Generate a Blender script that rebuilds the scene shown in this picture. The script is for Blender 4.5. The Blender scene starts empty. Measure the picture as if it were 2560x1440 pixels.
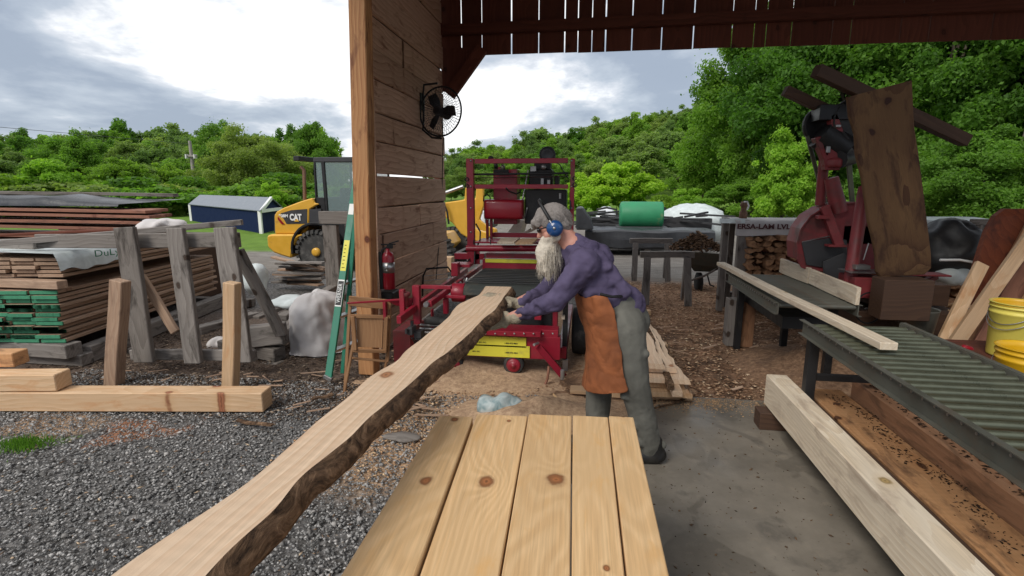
import bpy, math, random
import numpy as np
from math import sin, cos, tan, atan, pi, radians, hypot, sqrt
from mathutils import Vector, Matrix, noise

random.seed(7)
RNG = np.random.default_rng(7)
sc = bpy.context.scene
COL = sc.collection
FPX, EYE = 1300.0, 1.65
PITCH = atan(250/FPX); YAW = atan(195/hypot(FPX, 250))

# ------------------------------------------------------------------ camera
cam_data = bpy.data.cameras.new('camera'); cam = bpy.data.objects.new('camera', cam_data); COL.objects.link(cam)
cam.location = (0, 0, EYE); cam.rotation_euler = (pi/2-PITCH, 0, YAW)
cam_data.sensor_width = 36; cam_data.lens = 36*FPX/2560
cam_data.clip_start = .05; cam_data.clip_end = 2500
sc.camera = cam

# ------------------------------------------------------------------ world and sun
SUN_EL, SUN_AZ = radians(44), radians(-150)      # azimuth from +Y towards +X: sun behind the camera, to the left
world = bpy.data.worlds.new('World'); sc.world = world; world.use_nodes = True
nt = world.node_tree; nt.nodes.clear()
def N(nt, t, **kw):
    n = nt.nodes.new(t)
    for k, v in kw.items():
        if k.startswith('_'): setattr(n, k[1:], v)
        else:
            k = int(k[1:]) if k[0] == 'i' and k[1:].isdigit() else k.replace('__', ' ')
            n.inputs[k].default_value = v
    return n
def ramp(nt, stops, interp='LINEAR'):
    n = nt.nodes.new('ShaderNodeValToRGB'); e = n.color_ramp; e.interpolation = interp
    while len(e.elements) < len(stops): e.elements.new(.5)
    for el, (p, c) in zip(e.elements, stops):
        el.position = p; el.color = (*c, 1) if len(c) == 3 else c
    return n
L = nt.links.new
sky = N(nt, 'ShaderNodeTexSky', _sky_type='NISHITA', _sun_disc=False, _sun_elevation=SUN_EL, _sun_rotation=SUN_AZ)
tc = N(nt, 'ShaderNodeTexCoord')
sep = N(nt, 'ShaderNodeSeparateXYZ'); L(tc.outputs['Generated'], sep.inputs[0])
# flatten the dome so clouds foreshorten towards the horizon
den = N(nt, 'ShaderNodeMath', _operation='ADD', i1=.42); L(sep.outputs[2], den.inputs[0])
dv = N(nt, 'ShaderNodeVectorMath', _operation='DIVIDE'); L(tc.outputs['Generated'], dv.inputs[0])
cmb = N(nt, 'ShaderNodeCombineXYZ')
for k in range(3): L(den.outputs[0], cmb.inputs[k])
L(cmb.outputs[0], dv.inputs[1])
mp = N(nt, 'ShaderNodeMapping'); mp.inputs['Location'].default_value = (5.0, 0.3, 4.4); mp.inputs['Scale'].default_value = (1.25, 1.25, 3.2); L(dv.outputs[0], mp.inputs[0])
n1 = N(nt, 'ShaderNodeTexNoise', Scale=.8, Detail=9.0, Roughness=.56, Distortion=.35); L(mp.outputs[0], n1.inputs['Vector'])
n2 = N(nt, 'ShaderNodeTexNoise', Scale=2.6, Detail=9.0, Roughness=.55, Distortion=.2); L(mp.outputs[0], n2.inputs['Vector'])
ad = N(nt, 'ShaderNodeMath', _operation='MULTIPLY_ADD', i1=.42); L(n2.outputs[0], ad.inputs[0]); L(n1.outputs[0], ad.inputs[2])
cr = ramp(nt, [(.0, (2.4, 2.9, 3.7)), (.61, (3.0, 3.5, 4.3)), (.69, (4.3, 4.8, 5.5)), (.73, (6.0, 6.3, 6.8)), (.765, (8.6, 8.7, 8.8)), (1, (12, 12, 12))])
L(ad.outputs[0], cr.inputs[0])
mx = N(nt, 'ShaderNodeMixRGB', Fac=.93); L(sky.outputs[0], mx.inputs[1]); L(cr.outputs[0], mx.inputs[2])
bg = N(nt, 'ShaderNodeBackground', Strength=.062); L(mx.outputs[0], bg.inputs[0])
wo = N(nt, 'ShaderNodeOutputWorld'); L(bg.outputs[0], wo.inputs[0])
sun_d = bpy.data.lights.new('sun', 'SUN'); sun_d.energy = 1.3; sun_d.angle = radians(28); sun_d.color = (1, .95, .87)
sun = bpy.data.objects.new('sun', sun_d); COL.objects.link(sun)
sdir = Vector((sin(SUN_AZ)*cos(SUN_EL), cos(SUN_AZ)*cos(SUN_EL), sin(SUN_EL)))
sun.rotation_euler = sdir.to_track_quat('Z', 'Y').to_euler()
sc.view_settings.view_transform = 'Standard'; sc.view_settings.look = 'None'
sc.view_settings.gamma = 1; sc.view_settings.exposure = 1.12

# ------------------------------------------------------------------ picture point -> place in the yard
_fh = (-sin(YAW), cos(YAW)); _fw = Vector((_fh[0]*cos(PITCH), _fh[1]*cos(PITCH), -sin(PITCH)))
_rt = Vector((cos(YAW), sin(YAW), 0)); _up = _rt.cross(_fw)
def ray(px, py): return _fw*FPX + _rt*(px-1280) + _up*(720-py)
def G(px, py, z=0.0):
    d = ray(px, py); t = (z-EYE)/d.z; return Vector((d.x*t, d.y*t, z))
def V(px, py, Y):
    d = ray(px, py); t = Y/d.y; return Vector((d.x*t, Y, EYE+d.z*t))

# ------------------------------------------------------------------ materials
def newmat(name):
    m = bpy.data.materials.new(name); m.use_nodes = True; nt = m.node_tree; nt.nodes.clear()
    out = nt.nodes.new('ShaderNodeOutputMaterial'); b = nt.nodes.new('ShaderNodeBsdfPrincipled')
    nt.links.new(b.outputs[0], out.inputs[0]); return m, nt, b
def lk(nt, a, b): nt.links.new(a, b)
def mixc(nt, fac, a, b, mode='MIX'):
    n = nt.nodes.new('ShaderNodeMixRGB'); n.blend_type = mode
    for i, v in ((0, fac), (1, a), (2, b)):
        if hasattr(v, 'is_output'): nt.links.new(v, n.inputs[i])
        elif i == 0: n.inputs[0].default_value = v
        else: n.inputs[i].default_value = (*v, 1)
    return n.outputs[0]
def rmp(nt, src, stops, interp='LINEAR'):
    r = ramp(nt, stops, interp); nt.links.new(src, r.inputs[0]); return r.outputs[0]
def bump(nt, b, h, strength=.3, dist=.004):
    n = nt.nodes.new('ShaderNodeBump'); n.inputs['Strength'].default_value = strength; n.inputs['Distance'].default_value = dist
    nt.links.new(h, n.inputs['Height']); nt.links.new(n.outputs[0], b.inputs['Normal'])
def scaled(nt, src, s, loc=(0, 0, 0)):
    m = nt.nodes.new('ShaderNodeMapping'); m.inputs['Scale'].default_value = s; m.inputs['Location'].default_value = loc
    nt.links.new(src, m.inputs[0]); return m.outputs[0]
def noisef(nt, vec, scale, detail=4, rough=.5, dist=0):
    n = nt.nodes.new('ShaderNodeTexNoise'); n.inputs['Scale'].default_value = scale; n.inputs['Detail'].default_value = detail
    n.inputs['Roughness'].default_value = rough; n.inputs['Distortion'].default_value = dist
    nt.links.new(vec, n.inputs['Vector']); return n.outputs[0]
def wood(name, light, dark, knots=.6, rough=.65, stain=None, stainamt=0., ring=13, contrast=.55, sawn=0., knotcol=None, at_=()):
    m, nt, b = newmat(name)
    at = nt.nodes.new('ShaderNodeAttribute'); at.attribute_name = 'lc'; vec = at.outputs['Vector']
    rn = nt.nodes.new('ShaderNodeAttribute'); rn.attribute_name = 'rnd'
    w = noisef(nt, scaled(nt, vec, (1.1, 2.5, 2.5)), 1.6, 3, .5)
    # flat-sawn rings: warped cylinders round a pith outside the board
    wv = nt.nodes.new('ShaderNodeVectorMath'); wv.operation = 'SCALE'; wv.inputs['Scale'].default_value = .22
    nn = nt.nodes.new('ShaderNodeTexNoise'); nn.inputs['Scale'].default_value = 1.3; nn.inputs['Detail'].default_value = 2
    lk(nt, scaled(nt, vec, (.9, 2, 2)), nn.inputs['Vector']); lk(nt, nn.outputs['Color'], wv.inputs[0])
    av = nt.nodes.new('ShaderNodeVectorMath'); av.operation = 'ADD'; lk(nt, scaled(nt, vec, (.06, 1, 1)), av.inputs[0]); lk(nt, wv.outputs[0], av.inputs[1])
    own = []
    if at_:
        ge = nt.nodes.new('ShaderNodeNewGeometry'); src = av.outputs[0]
        wn = nt.nodes.new('ShaderNodeTexNoise'); wn.inputs['Scale'].default_value = 30; lk(nt, ge.outputs['Position'], wn.inputs['Vector'])
        for kx, ky, kr_ in at_:
            sb = nt.nodes.new('ShaderNodeVectorMath'); sb.operation = 'SUBTRACT'; lk(nt, ge.outputs['Position'], sb.inputs[0]); sb.inputs[1].default_value = (kx, ky, 0)
            sc2 = nt.nodes.new('ShaderNodeVectorMath'); sc2.operation = 'MULTIPLY'; lk(nt, sb.outputs[0], sc2.inputs[0]); sc2.inputs[1].default_value = (1/kr_, .8/kr_, 0)
            ln = nt.nodes.new('ShaderNodeVectorMath'); ln.operation = 'LENGTH'; lk(nt, sc2.outputs[0], ln.inputs[0])
            ad_ = nt.nodes.new('ShaderNodeMath'); ad_.operation = 'MULTIPLY_ADD'; ad_.inputs[1].default_value = .9; lk(nt, wn.outputs[0], ad_.inputs[0]); lk(nt, ln.outputs['Value'], ad_.inputs[2])
            own.append(ad_.outputs[0])
            g_ = rmp(nt, ln.outputs['Value'], [(0, (1,)*3), (.25, (.35,)*3), (.6, (.06,)*3), (1, (0,)*3)])
            # ramp input is 0..1: shrink distances by 4
            rd = g_.node.inputs[0].links[0]; nt.links.remove(rd); dvn = nt.nodes.new('ShaderNodeMath'); dvn.operation = 'DIVIDE'; dvn.inputs[1].default_value = 6.; lk(nt, ln.outputs['Value'], dvn.inputs[0]); lk(nt, dvn.outputs[0], g_.node.inputs[0])
            sc3 = nt.nodes.new('ShaderNodeVectorMath'); sc3.operation = 'SCALE'; sc3.inputs['Scale'].default_value = kr_*2.2; lk(nt, g_, sc3.inputs[0])
            a3 = nt.nodes.new('ShaderNodeVectorMath'); a3.operation = 'ADD'; lk(nt, src, a3.inputs[0]); lk(nt, sc3.outputs[0], a3.inputs[1]); src = a3.outputs[0]
        av = src.node
    wa = nt.nodes.new('ShaderNodeTexWave'); wa.wave_type = 'RINGS'; wa.rings_direction = 'X'; wa.wave_profile = 'SIN' if at_ else 'SAW'
    wa.inputs['Scale'].default_value = ring; wa.inputs['Distortion'].default_value = 1.2; wa.inputs['Detail'].default_value = 3; wa.inputs['Detail Scale'].default_value = 2
    lk(nt, av.outputs[0], wa.inputs['Vector'])
    fib = noisef(nt, scaled(nt, vec, (3, 90, 90)), 1.5, 5, .6)
    c = mixc(nt, rmp(nt, wa.outputs[0], [(0, (0, 0, 0)), (.75, (.5,)*3), (1, (contrast,)*3)]), light, dark)
    c = mixc(nt, .35, c, rmp(nt, fib, [(.3, (.35,)*3), (.7, (1.15,)*3)]), 'MULTIPLY')
    c = mixc(nt, rmp(nt, w, [(.42, (0, 0, 0)), (.66, (.7,)*3)]), c, tuple(a*.72+d*.1 for a, d in zip(light, dark)))
    if stain:
        s = noisef(nt, scaled(nt, vec, (1.5, 5, 5), (3, 1, 2)), 2.2, 6, .65, .5)
        c = mixc(nt, rmp(nt, s, [(.60-stainamt*.25, (0, 0, 0)), (.72-stainamt*.12, (.85,)*3)]), c, stain)
    if knots > 0:
        vo = nt.nodes.new('ShaderNodeTexVoronoi'); vo.voronoi_dimensions = '2D'; vo.inputs['Scale'].default_value = 3.1; vo.inputs['Randomness'].default_value = 1
        kv = nt.nodes.new('ShaderNodeVectorMath'); kv.operation = 'ADD'
        nk = nt.nodes.new('ShaderNodeTexNoise'); nk.inputs['Scale'].default_value = 14; wk = nt.nodes.new('ShaderNodeVectorMath'); wk.operation = 'SCALE'; wk.inputs['Scale'].default_value = .035
        lk(nt, vec, nk.inputs['Vector']); lk(nt, nk.outputs['Color'], wk.inputs[0]); lk(nt, wk.outputs[0], kv.inputs[0]); lk(nt, scaled(nt, vec, (.8, 1.15, 1)), kv.inputs[1])
        lk(nt, kv.outputs[0], vo.inputs['Vector'])
        gate = nt.nodes.new('ShaderNodeSeparateXYZ'); lk(nt, vo.outputs['Color'], gate.inputs[0])
        g2 = rmp(nt, gate.outputs[0], [(max(0, .98-knots), (0, 0, 0)), (1.0-knots*.98, (1, 1, 1))])
        halo = rmp(nt, vo.outputs['Distance'], [(.0, (1, 1, 1)), (.07, (.95,)*3), (.10, (.35,)*3), (.2, (0, 0, 0))])
        hm = nt.nodes.new('ShaderNodeMath'); hm.operation = 'MULTIPLY'; lk(nt, halo, hm.inputs[0]); lk(nt, g2, hm.inputs[1])
        kc = knotcol or tuple(x*.45 for x in dark)
        kr = rmp(nt, vo.outputs['Distance'], [(.0, kc), (.03, tuple(x*2.2 for x in kc)), (.055, tuple(x*1.3 for x in kc)), (.1, dark)])
        c = mixc(nt, hm.outputs[0], c, kr)
    for o_ in own:
        dv_ = nt.nodes.new('ShaderNodeMath'); dv_.operation = 'DIVIDE'; dv_.inputs[1].default_value = 3.; lk(nt, o_, dv_.inputs[0])
        kc = knotcol or tuple(x*.45 for x in dark)
        c = mixc(nt, rmp(nt, dv_.outputs[0], [(.0, (1,)*3), (.42, (.92,)*3), (.5, (.5,)*3), (.62, (.12,)*3), (.9, (0,)*3)]), c, rmp(nt, dv_.outputs[0], [(.15, kc), (.24, tuple(min(1, x*2.4) for x in kc)), (.32, tuple(x*1.7 for x in kc)), (.46, kc), (.7, dark)]))
    # per-board tone
    c = mixc(nt, 1, c, rmp(nt, rn.outputs['Fac'], [(0, (.78, .76, .74)), (1, (1.1, 1.1, 1.1))]), 'MULTIPLY')
    if sawn > 0:
        ws = nt.nodes.new('ShaderNodeTexWave'); ws.bands_direction = 'X'; ws.inputs['Scale'].default_value = 9; ws.inputs['Distortion'].default_value = 2.5
        ws.inputs['Detail'].default_value = 3; lk(nt, scaled(nt, vec, (1, .25, .25)), ws.inputs['Vector'])
        c = mixc(nt, sawn, c, rmp(nt, ws.outputs[0], [(0, (.6,)*3), (1, (1,)*3)]), 'MULTIPLY')
    lk(nt, c, b.inputs['Base Color']); b.inputs['Roughness'].default_value = rough; b.inputs['Specular IOR Level'].default_value = .3
    bump(nt, b, fib, .5, .0015)
    return m
def solid(name, col, rough=.5, metal=0., vary=.25, dirt=None, dirtamt=.4, scale=6, coat=0., spec=.5, bumpy=0., edge=None):
    m, nt, b = newmat(name)
    t = nt.nodes.new('ShaderNodeTexCoord'); vec = t.outputs['Object']
    n = noisef(nt, vec, scale, 6, .6)
    c = mixc(nt, vary, col, rmp(nt, n, [(.3, tuple(x*.55 for x in col)), (.7, tuple(min(1, x*1.35) for x in col))]))
    if dirt:
        d = noisef(nt, vec, scale*.6, 8, .7, .3)
        c = mixc(nt, rmp(nt, d, [(.62-dirtamt*.3, (0, 0, 0)), (.78-dirtamt*.2, (.9,)*3)]), c, dirt)
    lk(nt, c, b.inputs['Base Color'])
    lk(nt, rmp(nt, n, [(.3, (max(0, rough-.12),)*3), (.7, (min(1, rough+.15),)*3)]), b.inputs['Roughness'])
    b.inputs['Metallic'].default_value = metal; b.inputs['Coat Weight'].default_value = coat; b.inputs['Specular IOR Level'].default_value = spec
    if bumpy: bump(nt, b, noisef(nt, vec, scale*5, 6, .6), bumpy, .01)
    return m
M = {}
M['pine'] = wood('pine', (.70, .475, .255), (.58, .36, .17), knots=.0, ring=24, contrast=.55, stain=(.60, .35, .14), stainamt=.2, at_=[(G(x, y, .75).x, G(x, y, .75).y, r) for x, y, r in ((1065, 1208, .017), (1216, 1203, .022), (1390, 1200, .026), (1136, 1051, .014), (1272, 1052, .009), (1516, 1419, .008), (1557, 1042, .010))], knotcol=(.15, .055, .02))
M['pine2'] = wood('pine_pale', (.69, .48, .30), (.50, .30, .15), knots=.6, ring=11, contrast=.6, stain=(.50, .26, .12), stainamt=.25, knotcol=(.16, .06, .03))
M['slabtop'] = wood('slab_face', (.84, .645, .465), (.66, .44, .28), knots=.5, ring=9, contrast=.8, stain=(.68, .46, .30), stainamt=.2, sawn=.12, knotcol=(.2, .09, .04))
M['white_pine'] = wood('white_pine', (.80, .70, .56), (.58, .44, .28), knots=.3, ring=12, contrast=.5, stain=(.42, .33, .25), stainamt=.35, knotcol=(.2, .14, .06))
M['orange'] = wood('fresh_fir', (.66, .37, .18), (.50, .24, .10), knots=.6, ring=14, contrast=.6, stain=(.12, .06, .035), stainamt=.35, sawn=.15, knotcol=(.05, .02, .01))
M['brownbeam'] = wood('brown_fir', (.40, .215, .12), (.26, .12, .06), knots=.4, ring=10, stain=(.09, .05, .03), stainamt=.4, knotcol=(.04, .02, .01))
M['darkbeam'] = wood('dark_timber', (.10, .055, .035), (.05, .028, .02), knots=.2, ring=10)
M['post'] = wood('post_wood', (.60, .32, .145), (.36, .14, .05), knots=.4, ring=9, contrast=.9, stain=(.17, .06, .03), stainamt=.3, knotcol=(.07, .02, .01))
M['wall'] = wood('wall_plank', (.64, .42, .30), (.40, .23, .15), knots=.45, ring=6, contrast=.9, stain=(.20, .09, .055), stainamt=.2, rough=.85, sawn=.3, knotcol=(.05, .02, .012))
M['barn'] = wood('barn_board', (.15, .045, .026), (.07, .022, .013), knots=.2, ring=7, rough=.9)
M['grey'] = wood('weathered', (.27, .245, .225), (.16, .14, .125), knots=.5, ring=10, contrast=.7, stain=(.045, .038, .033), stainamt=.35, rough=.9, knotcol=(.03, .02, .015))
M['stackwood'] = wood('stack_board', (.47, .33, .235), (.33, .20, .13), knots=.3, ring=12, stain=(.26, .17, .12), stainamt=.4, rough=.8)
M['redwood'] = wood('red_board', (.34, .165, .11), (.21, .085, .06), knots=.3, ring=12, stain=(.12, .06, .045), stainamt=.3, rough=.8)
M['darkslab'] = wood('dark_slab', (.115, .062, .028), (.055, .024, .012), knots=.6, ring=6, contrast=1, stain=(.03, .012, .008), stainamt=.4, rough=.8, knotcol=(.014, .005, .004))
M['redslab'] = wood('red_slab', (.22, .055, .02), (.12, .025, .01), knots=.3, ring=6, contrast=.8, stain=(.07, .02, .012), stainamt=.4)
M['greenend'] = solid('green_end_paint', (.05, .25, .135), .7, scale=30, dirt=(.03, .13, .07), dirtamt=.4)
M['chairwood'] = wood('chair_wood', (.36, .20, .10), (.23, .11, .05), knots=.1, ring=12, rough=.45)
M['red'] = solid('red_paint', (.26, .008, .024), .42, .0, .3, dirt=(.12, .06, .045), dirtamt=.18, coat=.1)
M['reddull'] = solid('dull_red', (.17, .008, .018), .8, 0, .2, spec=.1)
M['redtank'] = solid('red_tank', (.26, .004, .015), .35, 0, .1, coat=.3)
M['oldred'] = solid('old_red_paint', (.20, .026, .03), .55, 0, .5, dirt=(.06, .035, .03), dirtamt=.45)
M['black'] = solid('black_metal', (.014, .014, .015), .5, .2, .3, dirt=(.05, .045, .04), dirtamt=.2)
M['rubber'] = solid('rubber', (.02, .02, .02), .85, 0, .4, dirt=(.10, .09, .08), dirtamt=.35)
M['belt'] = solid('belt', (.035, .04, .036), .75, 0, .4, dirt=(.16, .12, .08), dirtamt=.3)
M['steel'] = solid('steel', (.42, .42, .42), .4, .9, .3, dirt=(.2, .17, .14), dirtamt=.3)
M['yellow'] = solid('yellow_paint', (.66, .36, .035), .4, 0, .15, dirt=(.30, .17, .05), dirtamt=.15, coat=.2)
M['tapeyellow'] = solid('ruler_yellow', (.68, .62, .05), .5, 0, .1, dirt=(.3, .25, .08), dirtamt=.15)
M['darkgrey'] = solid('dark_grey', (.035, .035, .038), .5, 0, .2)
M['tyregrey'] = solid('dusty_tyre', (.045, .044, .042), .9, 0, .5, dirt=(.16, .15, .14), dirtamt=.4)
M['ladder'] = solid('ladder_green', (.015, .17, .105), .5, 0, .25, dirt=(.10, .16, .13), dirtamt=.15)
M['rollgreen'] = solid('roller_green', (.14, .15, .105), .36, .6, .5, dirt=(.16, .13, .09), dirtamt=.3)
M['rollframe'] = solid('roller_frame', (.12, .12, .10), .5, .4, .4, dirt=(.14, .10, .07), dirtamt=.35)
M['white'] = solid('white', (.75, .75, .73), .5, 0, .15)
M['bucket'] = solid('yellow_plastic', (.62, .36, .008), .4, 0, .1, spec=.5)
M['bucket2'] = solid('pale_yellow_plastic', (.66, .56, .10), .45, 0, .15)
M['greentank'] = solid('green_tank', (.022, .22, .095), .55, 0, .3, dirt=(.30, .24, .12), dirtamt=.12, scale=3)
M['navy'] = solid('navy_siding', (.010, .019, .060), .8, 0, .1, spec=.1)
M['roofgrey'] = solid('grey_roof', (.17, .19, .22), .5, 0, .2)
M['poleg'] = solid('pole_wood', (.30, .28, .25), .9, 0, .4)
def barkmat():
    m, nt, b = newmat('bark'); t = nt.nodes.new('ShaderNodeTexCoord'); v = t.outputs['Object']
    n_ = noisef(nt, scaled(nt, v, (1.6, .8, 2.)), 12, 7, .7, 1.5); p = noisef(nt, v, 7, 5, .6, .6)
    c = rmp(nt, n_, [(.32, (.02, .013, .01)), (.46, (.12, .072, .043)), (.58, (.25, .155, .095)), (.70, (.46, .30, .18))])
    c = mixc(nt, rmp(nt, p, [(.45, (0,)*3), (.62, (.8,)*3)]), c, rmp(nt, n_, [(.35, (.03, .022, .018)), (.65, (.13, .075, .045))]))
    lk(nt, c, b.inputs['Base Color']); b.inputs['Roughness'].default_value = .95; b.inputs['Specular IOR Level'].default_value = .15
    bump(nt, b, n_, 1., .02); return m
M['bark'] = barkmat()
M['trunk'] = solid('tree_bark', (.10, .08, .06), .95, 0, .5, scale=5, bumpy=.6)
M['skin'] = solid('skin', (.50, .24, .18), .6, 0, .2, scale=20)
M['glove'] = solid('glove', (.34, .29, .21), .9, 0, .5, dirt=(.12, .10, .07), dirtamt=.35, scale=22, bumpy=.5)
M['muff'] = solid('blue_plastic', (.008, .055, .18), .3, 0, .1, coat=.3)
M['hydrant'] = solid('rusty_pipe', (.20, .11, .07), .7, .3, .4)
M['tarpblack'] = solid('black_tarp', (.035, .037, .042), .35, 0, .5, scale=4, bumpy=.5)
def cloth(name, col, amt=.5, rough=.9, sc_=9, col2=None):
    m, nt, b = newmat(name); t = nt.nodes.new('ShaderNodeTexCoord'); vec = t.outputs['Object']
    a = noisef(nt, vec, sc_, 4, .5, .6); w = noisef(nt, vec, 400, 2, .5)
    c = mixc(nt, amt, col, rmp(nt, a, [(.3, col2 or tuple(x*.6 for x in col)), (.7, tuple(x*1.25 for x in col))]))
    lk(nt, c, b.inputs['Base Color']); b.inputs['Roughness'].default_value = rough; b.inputs['Sheen Weight'].default_value = .0
    b.inputs['Specular IOR Level'].default_value = .2
    hh = nt.nodes.new('ShaderNodeMath'); hh.operation = 'MULTIPLY_ADD'; hh.inputs[1].default_value = .06
    lk(nt, w, hh.inputs[0]); lk(nt, a, hh.inputs[2]); bump(nt, b, hh.outputs[0], .5, .015)
    return m
M['sweater'] = cloth('purple_sweatshirt', (.092, .075, .135), .6, sc_=7, col2=(.042, .034, .070))
M['pants'] = cloth('grey_trousers', (.135, .132, .115), .6, col2=(.07, .068, .06))
M['apron'] = cloth('leather_apron', (.27, .092, .036), .85, .65, 9, (.12, .042, .02))
M['hair'] = cloth('grey_hair', (.25, .225, .21), .5, .9, 60)
M['beard'] = cloth('white_beard', (.60, .54, .45), .4, .9, 50)
M['tarp'] = cloth('white_tarp', (.56, .53, .52), .3, .55, 4)
M['tarp2'] = cloth('pale_plastic', (.55, .60, .60), .4, .35, 8)
M['bagblue'] = cloth('pale_blue_sack', (.40, .44, .44), .85, .45, 16, (.10, .19, .21))
# leaves
def leafmat(name, dark, light, trans=.5):
    m, nt, b = newmat(name); b.inputs['Roughness'].default_value = .6; b.inputs['Specular IOR Level'].default_value = .25
    rn = nt.nodes.new('ShaderNodeAttribute'); rn.attribute_name = 'rnd'
    oi = nt.nodes.new('ShaderNodeObjectInfo')
    c = rmp(nt, rn.outputs['Fac'], [(0, dark), (1, light)])
    c = mixc(nt, 1, c, rmp(nt, oi.outputs['Random'], [(0, (.72, .80, .75)), (.5, (1, 1, 1)), (1, (1.25, 1.12, .9))]), 'MULTIPLY')
    lk(nt, c, b.inputs['Base Color'])
    tr = nt.nodes.new('ShaderNodeBsdfTranslucent'); lk(nt, mixc(nt, 1, c, (1.5, 1.6, .8), 'MULTIPLY'), tr.inputs[0])
    ms = nt.nodes.new('ShaderNodeMixShader'); ms.inputs[0].default_value = trans
    lk(nt, b.outputs[0], ms.inputs[1]); lk(nt, tr.outputs[0], ms.inputs[2]); lk(nt, ms.outputs[0], nt.nodes['Material Output'].inputs[0])
    return m
M['leaf_dark'] = leafmat('leaf_dark', (.045, .115, .016), (.17, .33, .045))
M['leaf_mid'] = leafmat('leaf_mid', (.08, .165, .022), (.22, .39, .06))
M['leaf_bright'] = leafmat('leaf_bright', (.13, .27, .02), (.32, .52, .06), .45)
M['leaf_olive'] = leafmat('leaf_olive', (.13, .185, .04), (.28, .37, .10))
M['leaf_far'] = leafmat('leaf_far', (.10, .165, .05), (.23, .34, .10))  # paler leaf colour stands in for haze on the far hill
def glass(name, col, alpha=.35):
    m, nt, b = newmat(name); b.inputs['Base Color'].default_value = (*col, 1); b.inputs['Roughness'].default_value = .05
    b.inputs['Alpha'].default_value = alpha; b.inputs['Specular IOR Level'].default_value = .6; return m
M['glass'] = glass('cab_glass', (.25, .33, .33), .45)
M['lens'] = solid('dark_lens', (.01, .008, .008), .15)

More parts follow.
